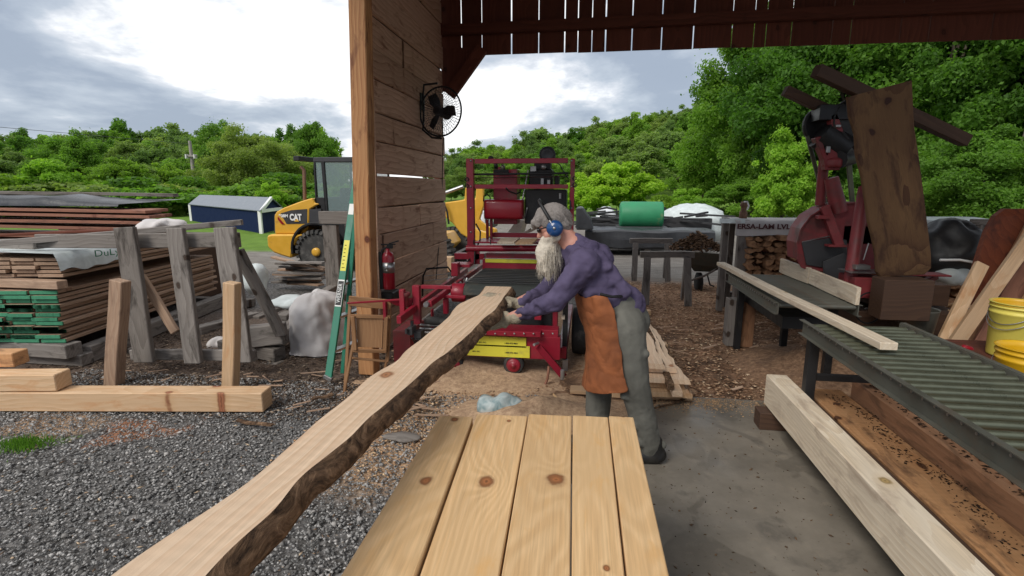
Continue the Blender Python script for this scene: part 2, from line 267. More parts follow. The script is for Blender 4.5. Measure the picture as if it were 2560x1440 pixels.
# ------------------------------------------------------------------ mesh builder
def vec(p): return Vector(p)
class MB:
    def __init__(s): s.v = []; s.f = []; s.lc = []; s.r = []; s.sm = []
    def add(s, verts, faces, lcs=None, smooth=False, off=None, rnd=None):
        o = len(s.v); r = random.random() if rnd is None else rnd
        if off is None: off = (random.uniform(0, 40), random.uniform(-.15, .15), random.uniform(.04, .2))
        s.v += [tuple(v) for v in verts]; lcs = lcs or verts
        s.lc += [(l[0]+off[0], l[1]+off[1], l[2]+off[2]) for l in lcs]; s.r += [r]*len(verts)
        s.f += [tuple(i+o for i in f) for f in faces]; s.sm += [smooth]*len(faces); return s
    def beam(s, p0, p1, w, h, up=(0, 0, 1), seg=1, wob=0., skew=0., taper=1.):
        p0, p1 = vec(p0), vec(p1); d = p1-p0; Ln = d.length; d = d/Ln; up = vec(up)
        sd = d.cross(up)
        if sd.length < 1e-4: sd = d.cross(Vector((0, 1, 0)))
        sd.normalize(); u = sd.cross(d)
        vs, lc, fs = [], [], []
        ph = random.uniform(0, 6)
        for i in range(seg+1):
            t = i/seg; c = p0+d*Ln*t; k = 1+(taper-1)*t
            if wob: c = c+sd*wob*sin(ph+t*5)+u*wob*.5*sin(ph*2+t*7)
            for a, b_ in ((-1, -1), (1, -1), (1, 1), (-1, 1)):
                vs.append(c+sd*a*w/2*k+u*b_*h/2*k); lc.append((t*Ln, a*w/2, b_*h/2))
        for i in range(seg):
            for k in range(4):
                a = i*4+k; b_ = i*4+(k+1) % 4; fs.append((a, b_, b_+4, a+4))
        fs.append((3, 2, 1, 0)); e = seg*4; fs.append((e, e+1, e+2, e+3))
        return s.add(vs, fs, lc)
    def box(s, lo, hi, axis=None):
        lo, hi = vec(lo), vec(hi); sz = hi-lo; c = (lo+hi)/2
        if axis is None: axis = max(range(3), key=lambda i: abs(sz[i]))
        if axis == 0: return s.beam((lo.x, c.y, c.z), (hi.x, c.y, c.z), sz.y, sz.z)
        if axis == 1: return s.beam((c.x, lo.y, c.z), (c.x, hi.y, c.z), sz.x, sz.z)
        return s.beam((c.x, c.y, lo.z), (c.x, c.y, hi.z), sz.x, sz.y, up=(0, 1, 0))
    def tube(s, pts, r, n=10, caps=True, smooth=True):
        pts = [vec(p) for p in pts]; rs = r if isinstance(r, (list, tuple)) else [r]*len(pts)
        vs, fs, lc = [], [], []; prev = None; dist = 0
        for i, p in enumerate(pts):
            d = (pts[min(i+1, len(pts)-1)]-pts[max(i-1, 0)]).normalized()
            if i: dist += (p-pts[i-1]).length
            a = prev if prev is not None and abs(prev.dot(d)) < .98 else (Vector((0, 0, 1)) if abs(d.z) < .9 else Vector((1, 0, 0)))
            x = (a-d*a.dot(d)).normalized(); y = d.cross(x); prev = x
            for k in range(n):
                t = 2*pi*k/n; q = x*cos(t)+y*sin(t); vs.append(p+q*rs[i]); lc.append((dist, cos(t)*rs[i], sin(t)*rs[i]))
        for i in range(len(pts)-1):
            for k in range(n):
                a = i*n+k; b_ = i*n+(k+1) % n; fs.append((a, b_, b_+n, a+n))
        s.add(vs, fs, lc, smooth)
        if caps:
            m = len(pts)-1
            s.add(vs[:n], [tuple(reversed(range(n)))], lc[:n]); s.add(vs[m*n:], [tuple(range(n))], lc[m*n:])
        return s
    def ring(s, c, ax, R, r, n=32, m=6):
        ax = vec(ax).normalized(); x = ax.orthogonal().normalized(); y = ax.cross(x); c = vec(c); vs, fs = [], []
        for i in range(n):
            t = 2*pi*i/n; q = x*cos(t)+y*sin(t)
            for k in range(m):
                a = 2*pi*k/m; vs.append(c+q*(R+r*cos(a))+ax*r*sin(a))
        for i in range(n):
            for k in range(m): fs.append((i*m+k, ((i+1) % n)*m+k, ((i+1) % n)*m+(k+1) % m, i*m+(k+1) % m))
        return s.add(vs, fs, smooth=True)
    def lathe(s, c, ax, prof, n=24, smooth=True):     # prof: (radius, along)
        ax = vec(ax).normalized(); x = ax.orthogonal().normalized(); y = ax.cross(x); c = vec(c); vs, fs = [], []
        for r, a in prof:
            for i in range(n):
                t = 2*pi*i/n; vs.append(c+ax*a+(x*cos(t)+y*sin(t))*r)
        for j in range(len(prof)-1):
            for i in range(n): fs.append((j*n+i, j*n+(i+1) % n, (j+1)*n+(i+1) % n, (j+1)*n+i))
        fs.append(tuple(reversed(range(n)))); k = (len(prof)-1)*n; fs.append(tuple(range(k, k+n)))
        return s.add(vs, fs, smooth=smooth)
    def prism(s, pts, ext):                           # polygon pts (3D) extruded by ext
        pts = [vec(p) for p in pts]; n = len(pts); ext = vec(ext)
        vs = pts+[p+ext for p in pts]; fs = [tuple(range(n)), tuple(reversed(range(n, 2*n)))]
        fs += [((i+1) % n, i, i+n, (i+1) % n+n) for i in range(n)]
        c = pts[0]; return s.add(vs, fs, [tuple((v-c).zxy) for v in vs])
    def ell(s, c, r, rot=None, n=16, m=10):
        c = vec(c); R = rot or Matrix.Identity(3); vs, fs = [], []
        r = r if isinstance(r, (tuple, list)) else (r, r, r)
        for j in range(m+1):
            ph = pi*j/m
            for i in range(n):
                t = 2*pi*i/n; vs.append(c+R@Vector((r[0]*sin(ph)*cos(t), r[1]*sin(ph)*sin(t), r[2]*cos(ph))))
        for j in range(m):
            for i in range(n): fs.append((j*n+i, (j+1)*n+i, (j+1)*n+(i+1) % n, j*n+(i+1) % n))
        return s.add(vs, fs, smooth=True)
    def loft(s, secs, lcs=None, closed=True, cap=True, smooth=False):
        n = len(secs[0]); vs = [p for q in secs for p in q]; fs = []
        for i in range(len(secs)-1):
            for k in range(n if closed else n-1):
                a = i*n+k; b_ = i*n+(k+1) % n; fs.append((a, b_, b_+n, a+n))
        if cap and closed: fs.append(tuple(reversed(range(n)))); e = (len(secs)-1)*n; fs.append(tuple(range(e, e+n)))
        return s.add(vs, fs, [p for q in lcs for p in q] if lcs else None, smooth)
    def build(s, name, mat, parent=None, bevel=0., **tg):
        me = bpy.data.meshes.new(name)
        if parent is None:
            a = np.array(s.v); org = Vector(((a[:, 0].min()+a[:, 0].max())/2, (a[:, 1].min()+a[:, 1].max())/2, a[:, 2].min())); w = Vector()
        else: w = wpos(parent); org = w
        me.from_pydata([tuple(vec(v)-org) for v in s.v], [], s.f)
        me.polygons.foreach_set('use_smooth', s.sm)
        at = me.attributes.new('lc', 'FLOAT_VECTOR', 'POINT'); at.data.foreach_set('vector', np.array(s.lc, dtype=np.float32).ravel())
        at = me.attributes.new('rnd', 'FLOAT', 'POINT'); at.data.foreach_set('value', np.array(s.r, dtype=np.float32))
        for m_ in (mat if isinstance(mat, list) else [mat]): me.materials.append(m_)
        me.update()
        o = bpy.data.objects.new(name, me); COL.objects.link(o)
        if parent is None: o.location = org
        else: o.parent = parent
        if bevel:
            b = o.modifiers.new('bevel', 'BEVEL'); b.width = bevel; b.segments = 1; b.limit_method = 'ANGLE'
        tag(o, **tg); return o
def wpos(o):
    p = Vector()
    while o: p = p+o.location; o = o.parent
    return p
def tag(o, label=None, cat=None, group=None, kind=None):
    if label: o['label'] = label
    if cat: o['category'] = cat
    if group: o['group'] = group
    if kind: o['kind'] = kind
    return o
def thing(name, label, cat, loc, group=None):
    o = bpy.data.objects.new(name, None); COL.objects.link(o); o.location = loc; o.empty_display_size = .2
    return tag(o, label, cat, group)
def dup(o, loc=None, parent=None, label=None, **kw):
    c = o.copy(); COL.objects.link(c)
    if parent is not None: c.parent = parent
    if loc is not None: c.location = loc
    if label: c['label'] = label
    for ch in list(o.children): dup(ch, None, c)
    return c
def text(s, name, mat, parent, loc, size, xdir=(1, 0, 0), updir=(0, 0, 1), ext=.0006, bold=0., width=None, squeeze=1.):
    cu = bpy.data.curves.new(name, 'FONT'); cu.body = s; cu.size = size; cu.extrude = ext; cu.offset = bold; cu.align_x = 'CENTER'; cu.align_y = 'CENTER'
    t = bpy.data.objects.new(name, cu); COL.objects.link(t)
    bpy.context.view_layer.update()
    me = bpy.data.meshes.new_from_object(t.evaluated_get(bpy.context.evaluated_depsgraph_get()))
    bpy.data.objects.remove(t); bpy.data.curves.remove(cu)
    x = vec(xdir).normalized(); u = vec(updir); u = (u-x*u.dot(x)).normalized(); z = x.cross(u)
    k = 1
    if width:
        xs = [v.co.x for v in me.vertices]; k = width/(max(xs)-min(xs))
    org = vec(loc)-wpos(parent)
    for v in me.vertices: c = v.co.copy(); v.co = org+x*c.x*k+u*c.y*squeeze+z*c.z
    me.materials.clear(); me.materials.append(mat); me.name = name
    o = bpy.data.objects.new(name, me); COL.objects.link(o); o.parent = parent; return o
def fastmesh(name, verts, faces, mat, rnd=None, smooth=False, nv=4):
    me = bpy.data.meshes.new(name); n = len(faces)
    me.vertices.add(len(verts)); me.vertices.foreach_set('co', np.asarray(verts, dtype=np.float32).ravel())
    me.loops.add(n*nv); me.loops.foreach_set('vertex_index', np.asarray(faces, dtype=np.int32).ravel())
    me.polygons.add(n); me.polygons.foreach_set('loop_start', np.arange(0, n*nv, nv, dtype=np.int32))
    if smooth: me.polygons.foreach_set('use_smooth', np.ones(n, dtype=bool))
    if rnd is not None:
        a = me.attributes.new('rnd', 'FLOAT', 'POINT'); a.data.foreach_set('value', np.asarray(rnd, dtype=np.float32))
    me.materials.append(mat); me.update(calc_edges=True); me.validate(); return me
def link(name, me, parent=None, loc=(0, 0, 0), **tg):
    o = bpy.data.objects.new(name, me); COL.objects.link(o); o.location = loc
    if parent: o.parent = parent
    return tag(o, **tg)
# ================================================================== ground
def smooth(a, b, t):
    t = np.clip((t-a)/(b-a), 0, 1); return t*t*(3-2*t)
def hill(x, y):
    r = np.hypot(x, y); az = np.degrees(np.arctan2(x, y))
    h = 2.2+1.2*np.sin(az*.09+1)+9.5*smooth(-7, 15, az)
    return h*smooth(45, 125, r)
def graded(lo, hi, n, near):
    t = np.linspace(-1, 1, n); return np.sign(t)*(np.abs(t)**3*(hi-near)+np.abs(t)*near)
xs = graded(-1, 700, 161, 10); ys = graded(-1, 700, 161, 10)
gx, gy = np.meshgrid(xs, ys); gz = hill(gx, gy)
for i in range(gx.shape[0]):
    for j in range(gx.shape[1]):
        x, y = gx[i, j], gy[i, j]
        if hypot(x, y) < 14: gz[i, j] += -.02+.025*noise.noise((x*.7, y*.7, 0))
vs = np.stack([gx, gy, gz], -1).reshape(-1, 3); n = 161
ii = np.arange(n*n).reshape(n, n)
fs = np.stack([ii[:-1, :-1], ii[:-1, 1:], ii[1:, 1:], ii[1:, :-1]], -1).reshape(-1, 4)
m, nt, b = newmat('yard_ground')
geo = nt.nodes.new('ShaderNodeNewGeometry'); P = geo.outputs['Position']
sp = nt.nodes.new('ShaderNodeSeparateXYZ'); lk(nt, P, sp.inputs[0])
wob = noisef(nt, P, .9, 5, .6); wob2 = noisef(nt, P, 3.5, 5, .6)
def mth(op, a, b_=None, c=None, clamp=False):
    n_ = nt.nodes.new('ShaderNodeMath'); n_.operation = op; n_.use_clamp = clamp
    for i, v in enumerate((a, b_, c)):
        if v is None: continue
        if hasattr(v, 'is_output'): lk(nt, v, n_.inputs[i])
        else: n_.inputs[i].default_value = v
    return n_.outputs[0]
def sstep(v, lo, hi):
    n_ = nt.nodes.new('ShaderNodeMapRange'); n_.interpolation_type = 'SMOOTHSTEP'; lk(nt, v, n_.inputs[0]); n_.inputs[1].default_value = lo; n_.inputs[2].default_value = hi; return n_.outputs[0]
X = mth('ADD', sp.outputs[0], mth('MULTIPLY', mth('SUBTRACT', wob, .5), 2.0)); Y = mth('ADD', sp.outputs[1], mth('MULTIPLY', mth('SUBTRACT', wob, .5), 2.0))
fine = noisef(nt, P, 60, 4, .7); vo = nt.nodes.new('ShaderNodeTexVoronoi'); vo.inputs['Scale'].default_value = 45; lk(nt, P, vo.inputs['Vector'])
vs_ = nt.nodes.new('ShaderNodeSeparateXYZ'); lk(nt, vo.outputs['Color'], vs_.inputs[0])
grav = mixc(nt, .7, rmp(nt, fine, [(.3, (.035, .032, .03)), (.7, (.17, .16, .15))]), rmp(nt, vs_.outputs[0], [(0, (.04, .037, .034)), (1, (.26, .25, .245))]))
mul = rmp(nt, noisef(nt, P, 22, 8, .75), [(.3, (.10, .052, .03)), (.48, (.29, .165, .10)), (.62, (.47, .30, .19)), (.8, (.62, .45, .31))])
mulch2 = rmp(nt, noisef(nt, scaled(nt, P, (1, 2.5, 1)), 40, 6, .7), [(.3, (.03, .02, .015)), (.55, (.12, .075, .05)), (.75, (.34, .23, .15))])
saw = rmp(nt, noisef(nt, P, 30, 8, .7), [(.3, (.32, .19, .11)), (.6, (.56, .38, .24)), (.8, (.68, .50, .34))])
grass = rmp(nt, noisef(nt, P, 1.3, 8, .75), [(.3, (.07, .13, .02)), (.7, (.16, .27, .04))])
c = grav
# dark bark litter at the foot of the rack and stacks
k = mth('MULTIPLY', sstep(Y, 3.2, 3.8), mth('MULTIPLY', sstep(Y, 7.0, 5.5), sstep(X, .2, -.6)))
c = mixc(nt, mth('MULTIPLY', k, .75), c, mulch2)
# orange chips and mulch beyond the slab
k = mth('MULTIPLY', sstep(X, -.2, .6), mth('MULTIPLY', sstep(Y, 3.6, 4.2), sstep(Y, 10.8, 9.2)))
c = mixc(nt, k, c, mixc(nt, rmp(nt, wob2, [(.4, (0, 0, 0)), (.6, (1, 1, 1))]), mul, mulch2))
k = mth('MULTIPLY', mth('MULTIPLY', sstep(X, .2, 1.0), sstep(X, 3.2, 2.2)), mth('MULTIPLY', sstep(Y, 5.6, 7.2), sstep(Y, 10.2, 9.0)))
c = mixc(nt, mth('MULTIPLY', k, .75), c, mul)
# sawdust under the mill
k = mth('MULTIPLY', mth('MULTIPLY', sstep(X, -1.9, -1.2), sstep(X, .9, .3)), mth('MULTIPLY', sstep(Y, 2.3, 3.0), sstep(Y, 7.4, 6.4)))
c = mixc(nt, k, c, saw)
# orange dust spill and a weed patch on the gravel
def spot(cx, cy, rx, ry):
    return sstep(mth('ADD', mth('POWER', mth('DIVIDE', mth('SUBTRACT', X, cx), rx), 2.), mth('POWER', mth('DIVIDE', mth('SUBTRACT', Y, cy), ry), 2.)), 1.0, .35)
q = G(330, 1068); c = mixc(nt, mth('MULTIPLY', spot(q.x, q.y, .38, .22), .75), c, (.42, .19, .10))
q = G(80, 1060); c = mixc(nt, mth('MULTIPLY', spot(q.x, q.y, .5, .25), .7), c, saw)
q = G(60, 1108); c = mixc(nt, mth('MULTIPLY', spot(q.x, q.y, .15, .10), .6), c, grass)
# pale bare yard further off, then lawn
k = mth('MULTIPLY', sstep(Y, 9.0, 10.2), .85)
c = mixc(nt, k, c, rmp(nt, noisef(nt, scaled(nt, P, (.6, 2, 1)), 3, 8, .7), [(.3, (.12, .105, .09)), (.7, (.30, .275, .25))]))
k = mth('MULTIPLY', sstep(Y, 12.2, 13.0), sstep(X, -4.0, -5.2)); c = mixc(nt, k, c, grass)
k = sstep(Y, 24, 27); c = mixc(nt, k, c, grass)
lk(nt, c, b.inputs['Base Color']); b.inputs['Roughness'].default_value = .95; b.inputs['Specular IOR Level'].default_value = .15
bump(nt, b, mixc(nt, .5, fine, vo.outputs['Distance']), .8, .02)
link('ground', fastmesh('ground', vs, fs, m), kind='structure')

# concrete floor of the shed
m, nt, b = newmat('concrete'); geo = nt.nodes.new('ShaderNodeNewGeometry'); P = geo.outputs['Position']
c = rmp(nt, noisef(nt, P, 1.6, 8, .65), [(.3, (.10, .088, .070)), (.55, (.18, .158, .128)), (.75, (.25, .222, .18))])
c = mixc(nt, rmp(nt, noisef(nt, P, 3.3, 5, .6, .6), [(.58, (0, 0, 0)), (.66, (.55,)*3)]), c, (.075, .068, .058))
c = mixc(nt, rmp(nt, noisef(nt, scaled(nt, P, (1.3, .8, 1)), 1.9, 3, .5, 1.2), [(.56, (0, 0, 0)), (.60, (.5,)*3), (.72, (.3,)*3)]), c, (.075, .064, .05))
c = mixc(nt, rmp(nt, noisef(nt, P, 9, 8, .75), [(.56, (0, 0, 0)), (.72, (.45,)*3)]), c, (.27, .225, .17))
c = mixc(nt, rmp(nt, noisef(nt, P, 38, 3, .5), [(.68, (0, 0, 0)), (.73, (.6,)*3)]), c, (.07, .05, .035))
lk(nt, c, b.inputs['Base Color']); lk(nt, rmp(nt, noisef(nt, P, 2, 5, .6), [(.35, (.38,)*3), (.65, (.8,)*3)]), b.inputs['Roughness'])
bump(nt, b, noisef(nt, P, 60, 5, .6), .15, .004)
mb = MB()
edge = []
for i in range(40):
    x = -.35+i*(9.3/39); edge.append((x, (4.08 if x > .55 else 2.7+1.38*max(0, (x-.2)/.35)) +.05*noise.noise((x*2.3, 0, 0))+.03*noise.noise((x*9, 3, 0)), .012))
mb.prism([(-.35, -6, .012), (8.95, -6, .012)]+list(reversed(edge)), (0, 0, -.12))
mb.build('concrete_floor', m, kind='structure')

# ------------------------------------------------------------------ loose stuff: stones, chips, sawdust, weeds
def scatter(name, mat, n, fn, size, flat, nseed, kind='stuff', aspect=1.):
    r = np.random.default_rng(nseed); pos = fn(r, n); n = len(pos)
    base = np.array([(1, 0, 0), (0, 1, 0), (-1, 0, 0), (0, -1, 0), (0, 0, 1), (0, 0, -1)], float)
    f = np.array([(0, 1, 4), (1, 2, 4), (2, 3, 4), (3, 0, 4), (1, 0, 5), (2, 1, 5), (3, 2, 5), (0, 3, 5)])
    v = base[None]*(.7+.6*r.random((n, 6, 1)))*size*(.45+1.1*r.random((n, 1, 1))**2)
    v[:, :, 1] *= aspect*(.6+.8*r.random((n, 1))); v[:, :, 2] *= flat
    a = r.random(n)*2*pi; ca, sa = np.cos(a)[:, None], np.sin(a)[:, None]
    x, y = v[:, :, 0]*ca-v[:, :, 1]*sa, v[:, :, 0]*sa+v[:, :, 1]*ca
    tl = (r.random((n, 1))-.5)*.6
    v = np.stack([x, y, v[:, :, 2]+x*tl], -1)+pos[:, None]
    faces = (f[None]+np.arange(n)[:, None, None]*6).reshape(-1, 3)
    return link(name, fastmesh(name, v.reshape(-1, 3), faces, mat, np.repeat(r.random(n), 6), nv=3), kind=kind)
def rcol(name, stops, rough=.9):
    m, nt, b = newmat(name); a = nt.nodes.new('ShaderNodeAttribute'); a.attribute_name = 'rnd'
    lk(nt, rmp(nt, a.outputs['Fac'], stops), b.inputs['Base Color']); b.inputs['Roughness'].default_value = rough; b.inputs['Specular IOR Level'].default_value = .2; return m
def area(x0, x1, y0, y1, z=0., pw=1., cond=None):
    def f(r, n):
        p = np.stack([x0+(x1-x0)*r.random(n), y0+(y1-y0)*r.random(n)**pw, np.full(n, z)], -1)
        return p[cond(p)] if cond is not None else p
    return f
notslab = lambda p: ~((p[:, 0] > -.37) & (p[:, 1] < 4.05))
scatter('gravel', rcol('gravel_stones', [(0, (.08, .078, .076)), (.5, (.20, .197, .193)), (.85, (.34, .33, .32)), (1, (.50, .48, .46))]), 80000, area(-4.6, -.2, .7, 4.0, -.008, 1.2, notslab), .0078, .55, 3)
scatter('larger_stones', rcol('stones2', [(0, (.07, .066, .062)), (.6, (.24, .23, .22)), (1, (.42, .40, .38))]), 2600, area(-4.6, -.2, .7, 4.0, -.006, 1.2, notslab), .015, .5, 13)
scatter('yard_chips', rcol('chips3', [(0, (.05, .03, .02)), (.6, (.20, .13, .085)), (1, (.50, .38, .26))]), 1500, area(-4.6, -.2, .8, 4.2, .004, .8, notslab), .016, .2, 14, aspect=.35)
scatter('wood_chips', rcol('chips', [(0, (.06, .03, .018)), (.4, (.24, .13, .075)), (.8, (.48, .31, .19)), (1, (.72, .56, .38))]), 15000, area(.1, 3.4, 4.1, 9.4, .0, 1.3), .021, .16, 4, aspect=.42)
scatter('sawdust_crumbs', rcol('crumbs', [(0, (.22, .11, .06)), (.5, (.48, .30, .17)), (1, (.66, .48, .30))]), 9000, area(-1.9, .7, 2.6, 5.6, .003, 1., lambda p: (p[:, 0] < .5) & ((p[:, 1] > 4.1) | (p[:, 0] < -.38))), .012, .25, 5, aspect=.5)
scatter('bark_litter', rcol('litter', [(0, (.018, .012, .01)), (.5, (.075, .05, .035)), (.85, (.20, .15, .11)), (1, (.42, .33, .25))]), 11000, area(-5.2, -1.1, 3.2, 5.6, 0, 1.), .019, .2, 6, aspect=.3)
scatter('bark_crumbs', rcol('litter2', [(0, (.03, .02, .015)), (1, (.16, .10, .06))]), 260, area(.3, 1.3, 1.2, 4.05, .014, 1.), .009, .4, 8, aspect=.5)
scatter('floor_dust', rcol('dust', [(0, (.30, .18, .10)), (1, (.50, .34, .20))]), 2200, lambda r, n: (lambda p: p)(np.stack([.45+np.abs(r.normal(0, .6, n)), 4.06-np.abs(r.normal(0, .12, n)), np.full(n, .014)], -1)), .008, .2, 9, aspect=.5)
# long splinters
mb = MB()
for k in range(38):
    x, y = random.uniform(.6, 3.0), random.uniform(4.2, 8.5); a = random.uniform(-.9, .9)+(pi if random.random() < .5 else 0); l = random.uniform(.06, .26)
    mb.beam((x, y, .02), (x+l*cos(a), y+l*sin(a)*.8, .025+random.uniform(0, .03)), random.uniform(.008, .03), .006)
for k in range(45):
    x, y = random.uniform(-4.2, -1.2), random.uniform(3.3, 4.6); a = random.uniform(-.8, .8); l = random.uniform(.06, .3)
    mb.beam((x, y, .015), (x+l*cos(a), y+l*sin(a), .03), random.uniform(.006, .022), .006)
mb.build('wood_splinters', M['stackwood'], kind='stuff')
# sawdust heap
def heap(name, c, rx, ry, h, mat, seed, n=40, **kw):
    vs, fs = [], []
    for j in range(n+1):
        for i in range(n+1):
            u, v = i/n*2-1, j/n*2-1; r = sqrt(u*u+v*v)
            z = h*max(0, 1-r)**1.3*(1+.6*noise.noise((u*2.5+seed, v*2.5, 1)))+.05*h*noise.noise((u*9, v*9, seed))-.012
            vs.append((c[0]+u*rx, c[1]+v*ry, c[2]+z+(.02*h*noise.noise((u*30, v*30, seed)) if r < 1 else 0)))
    for j in range(n):
        for i in range(n): a = j*(n+1)+i; fs.append((a, a+1, a+n+2, a+n+1))
    return MB().add(vs, fs, smooth=True).build(name, mat, **kw)
def dustmat(name, a, b_, c_, s=26):
    m, nt, b = newmat(name); g = nt.nodes.new('ShaderNodeNewGeometry'); P = g.outputs['Position']
    c = rmp(nt, noisef(nt, P, s, 9, .75), [(.3, a), (.52, b_), (.75, c_)]); c = mixc(nt, rmp(nt, noisef(nt, P, 5, 6, .7), [(.5, (0, 0, 0)), (.7, (.6,)*3)]), c, a)
    lk(nt, c, b.inputs['Base Color']); b.inputs['Roughness'].default_value = 1; bump(nt, b, noisef(nt, P, 70, 6, .7), .8, .015); return m
M['sawdust'] = dustmat('sawdust', (.22, .13, .08), (.50, .335, .21), (.66, .49, .33))
M['darkdust'] = dustmat('dark_sawdust', (.07, .035, .02), (.26, .15, .085), (.45, .30, .19))
heap('sawdust_heap', (-.35, 3.55, 0), .75, .42, .17, M['sawdust'], 3, kind='stuff')
heap('sawdust_heap', (-1.0, 4.5, 0), 1.0, .7, .12, M['sawdust'], 9, kind='stuff')
heap('sawdust_heap', (2.1, 4.9, 0), .75, .9, .26, M['darkdust'], 12, kind='stuff')
heap('sawdust_heap', (.2, 4.35, 0), .5, .35, .10, M['darkdust'], 15, kind='stuff')
# weed patch
r = np.random.default_rng(4); n = 900; q = G(58, 1112)
p = np.stack([q.x+r.normal(0, .085, n), q.y+r.normal(0, .05, n), np.zeros(n)], -1); a = r.random(n)*2*pi; h = .015+.03*r.random(n)
d = np.stack([np.cos(a), np.sin(a), np.zeros(n)], -1)
v = np.stack([p-d*.003, p+d*.003, p+d*.02*(r.random((n, 1))-.2)+np.stack([np.zeros(n), np.zeros(n), h], -1)], 1)
link('grass_patch', fastmesh('grass', v.reshape(-1, 3), np.arange(n*3).reshape(-1, 3), M['leaf_dark'], np.repeat(r.random(n), 3), nv=3), kind='stuff')

# ================================================================== shed
WX = -2.08; Y0, Y1 = 4.86, 7.42
post = MB().beam((-1.935, 4.26, 0), (-1.88, 4.42, 4.6), .145, .145, up=(0, 1, 0), seg=12, wob=.005)
post.build('corner_post', M['post'], bevel=.008, label='orange-brown square timber post at the near end of the plank wall', cat='post')
wall = thing('plank_wall', 'wall of wide horizontal brown planks behind the orange corner post', 'wall', (WX, 6, 0))
z = .0; k = 0
while z < 4.4:
    h = random.choice((.27, .29, .31, .30)); gap = .004
    # the gap that lets the sky through sits at about eye level
    dz = .03*random.uniform(-1, 1)*.3
    cut = random.uniform(5.6, 6.9) if k % 3 == 1 and z < 1.5 else None
    segs = [(Y0, Y1)] if not cut else [(Y0, cut-.004), (cut+.004, Y1)]
    for a, b_ in segs:
        ox = (.007 if k % 2 else -.003)+random.uniform(-.002, .003); MB().beam((WX+ox, a, z+h/2), (WX+ox, b_, z+h/2+dz), .03, h-random.uniform(.006, .012), up=(0, 0, 1), seg=10, wob=.003).build('plank', M['wall'], wall, bevel=.009)
    if not 1.6 < z+h < 1.9: MB().box((WX-.034, Y0+.2, z+h-.03), (WX-.019, Y1-.02, z+h+.03), 1).build('seam_backing', M['darkbeam'], wall)  # dark strip added behind each seam to shut out daylight
    z += h+(.018 if 1.6 < z+h < 1.9 else .0); k += 1
MB().beam(V(950, 790, 4.72), V(917, -40, 4.80), .035, .035, up=(0, 1, 0), seg=10, wob=.004).build('corner_trim', M['wall'], wall)
MB().box((WX-.10, Y1-.16, 0), (WX-.02, Y1-.0, 4.4)).build('stud', M['barn'], wall)
# gable siding over the opening
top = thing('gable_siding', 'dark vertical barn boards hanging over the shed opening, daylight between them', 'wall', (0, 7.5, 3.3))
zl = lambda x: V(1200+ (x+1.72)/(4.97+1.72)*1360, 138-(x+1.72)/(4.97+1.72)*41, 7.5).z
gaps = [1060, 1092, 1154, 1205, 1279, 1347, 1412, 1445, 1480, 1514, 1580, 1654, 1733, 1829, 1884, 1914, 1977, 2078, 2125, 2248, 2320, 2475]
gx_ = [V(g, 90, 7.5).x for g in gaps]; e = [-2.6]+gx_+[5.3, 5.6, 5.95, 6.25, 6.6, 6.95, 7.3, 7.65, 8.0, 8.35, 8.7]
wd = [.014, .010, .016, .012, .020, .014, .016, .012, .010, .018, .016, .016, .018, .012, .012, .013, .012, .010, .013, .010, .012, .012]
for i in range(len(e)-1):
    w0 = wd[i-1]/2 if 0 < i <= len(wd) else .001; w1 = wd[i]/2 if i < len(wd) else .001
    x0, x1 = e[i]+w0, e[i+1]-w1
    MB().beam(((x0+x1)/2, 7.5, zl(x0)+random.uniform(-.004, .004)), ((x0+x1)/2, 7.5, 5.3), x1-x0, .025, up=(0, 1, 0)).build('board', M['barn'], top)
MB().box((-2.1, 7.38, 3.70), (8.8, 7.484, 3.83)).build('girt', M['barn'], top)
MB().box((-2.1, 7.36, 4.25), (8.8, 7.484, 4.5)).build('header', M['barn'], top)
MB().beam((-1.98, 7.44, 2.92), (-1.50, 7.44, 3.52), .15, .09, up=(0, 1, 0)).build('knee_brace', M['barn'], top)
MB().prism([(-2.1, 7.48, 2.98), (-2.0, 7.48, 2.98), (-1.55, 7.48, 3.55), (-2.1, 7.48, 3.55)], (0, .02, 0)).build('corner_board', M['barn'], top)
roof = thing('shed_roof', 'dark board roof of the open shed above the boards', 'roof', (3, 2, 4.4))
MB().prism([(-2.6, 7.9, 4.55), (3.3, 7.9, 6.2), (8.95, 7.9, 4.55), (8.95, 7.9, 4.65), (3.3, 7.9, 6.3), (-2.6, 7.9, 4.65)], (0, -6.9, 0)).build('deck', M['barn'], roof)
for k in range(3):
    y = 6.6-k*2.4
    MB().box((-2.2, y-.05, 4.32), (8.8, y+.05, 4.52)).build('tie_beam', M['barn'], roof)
fp = MB().box((8.6, 7.3, 0), (8.8, 7.48, 4.4)).build('corner_post', M['barn'], None, label='dark timber post at the far right corner of the shed', cat='post')

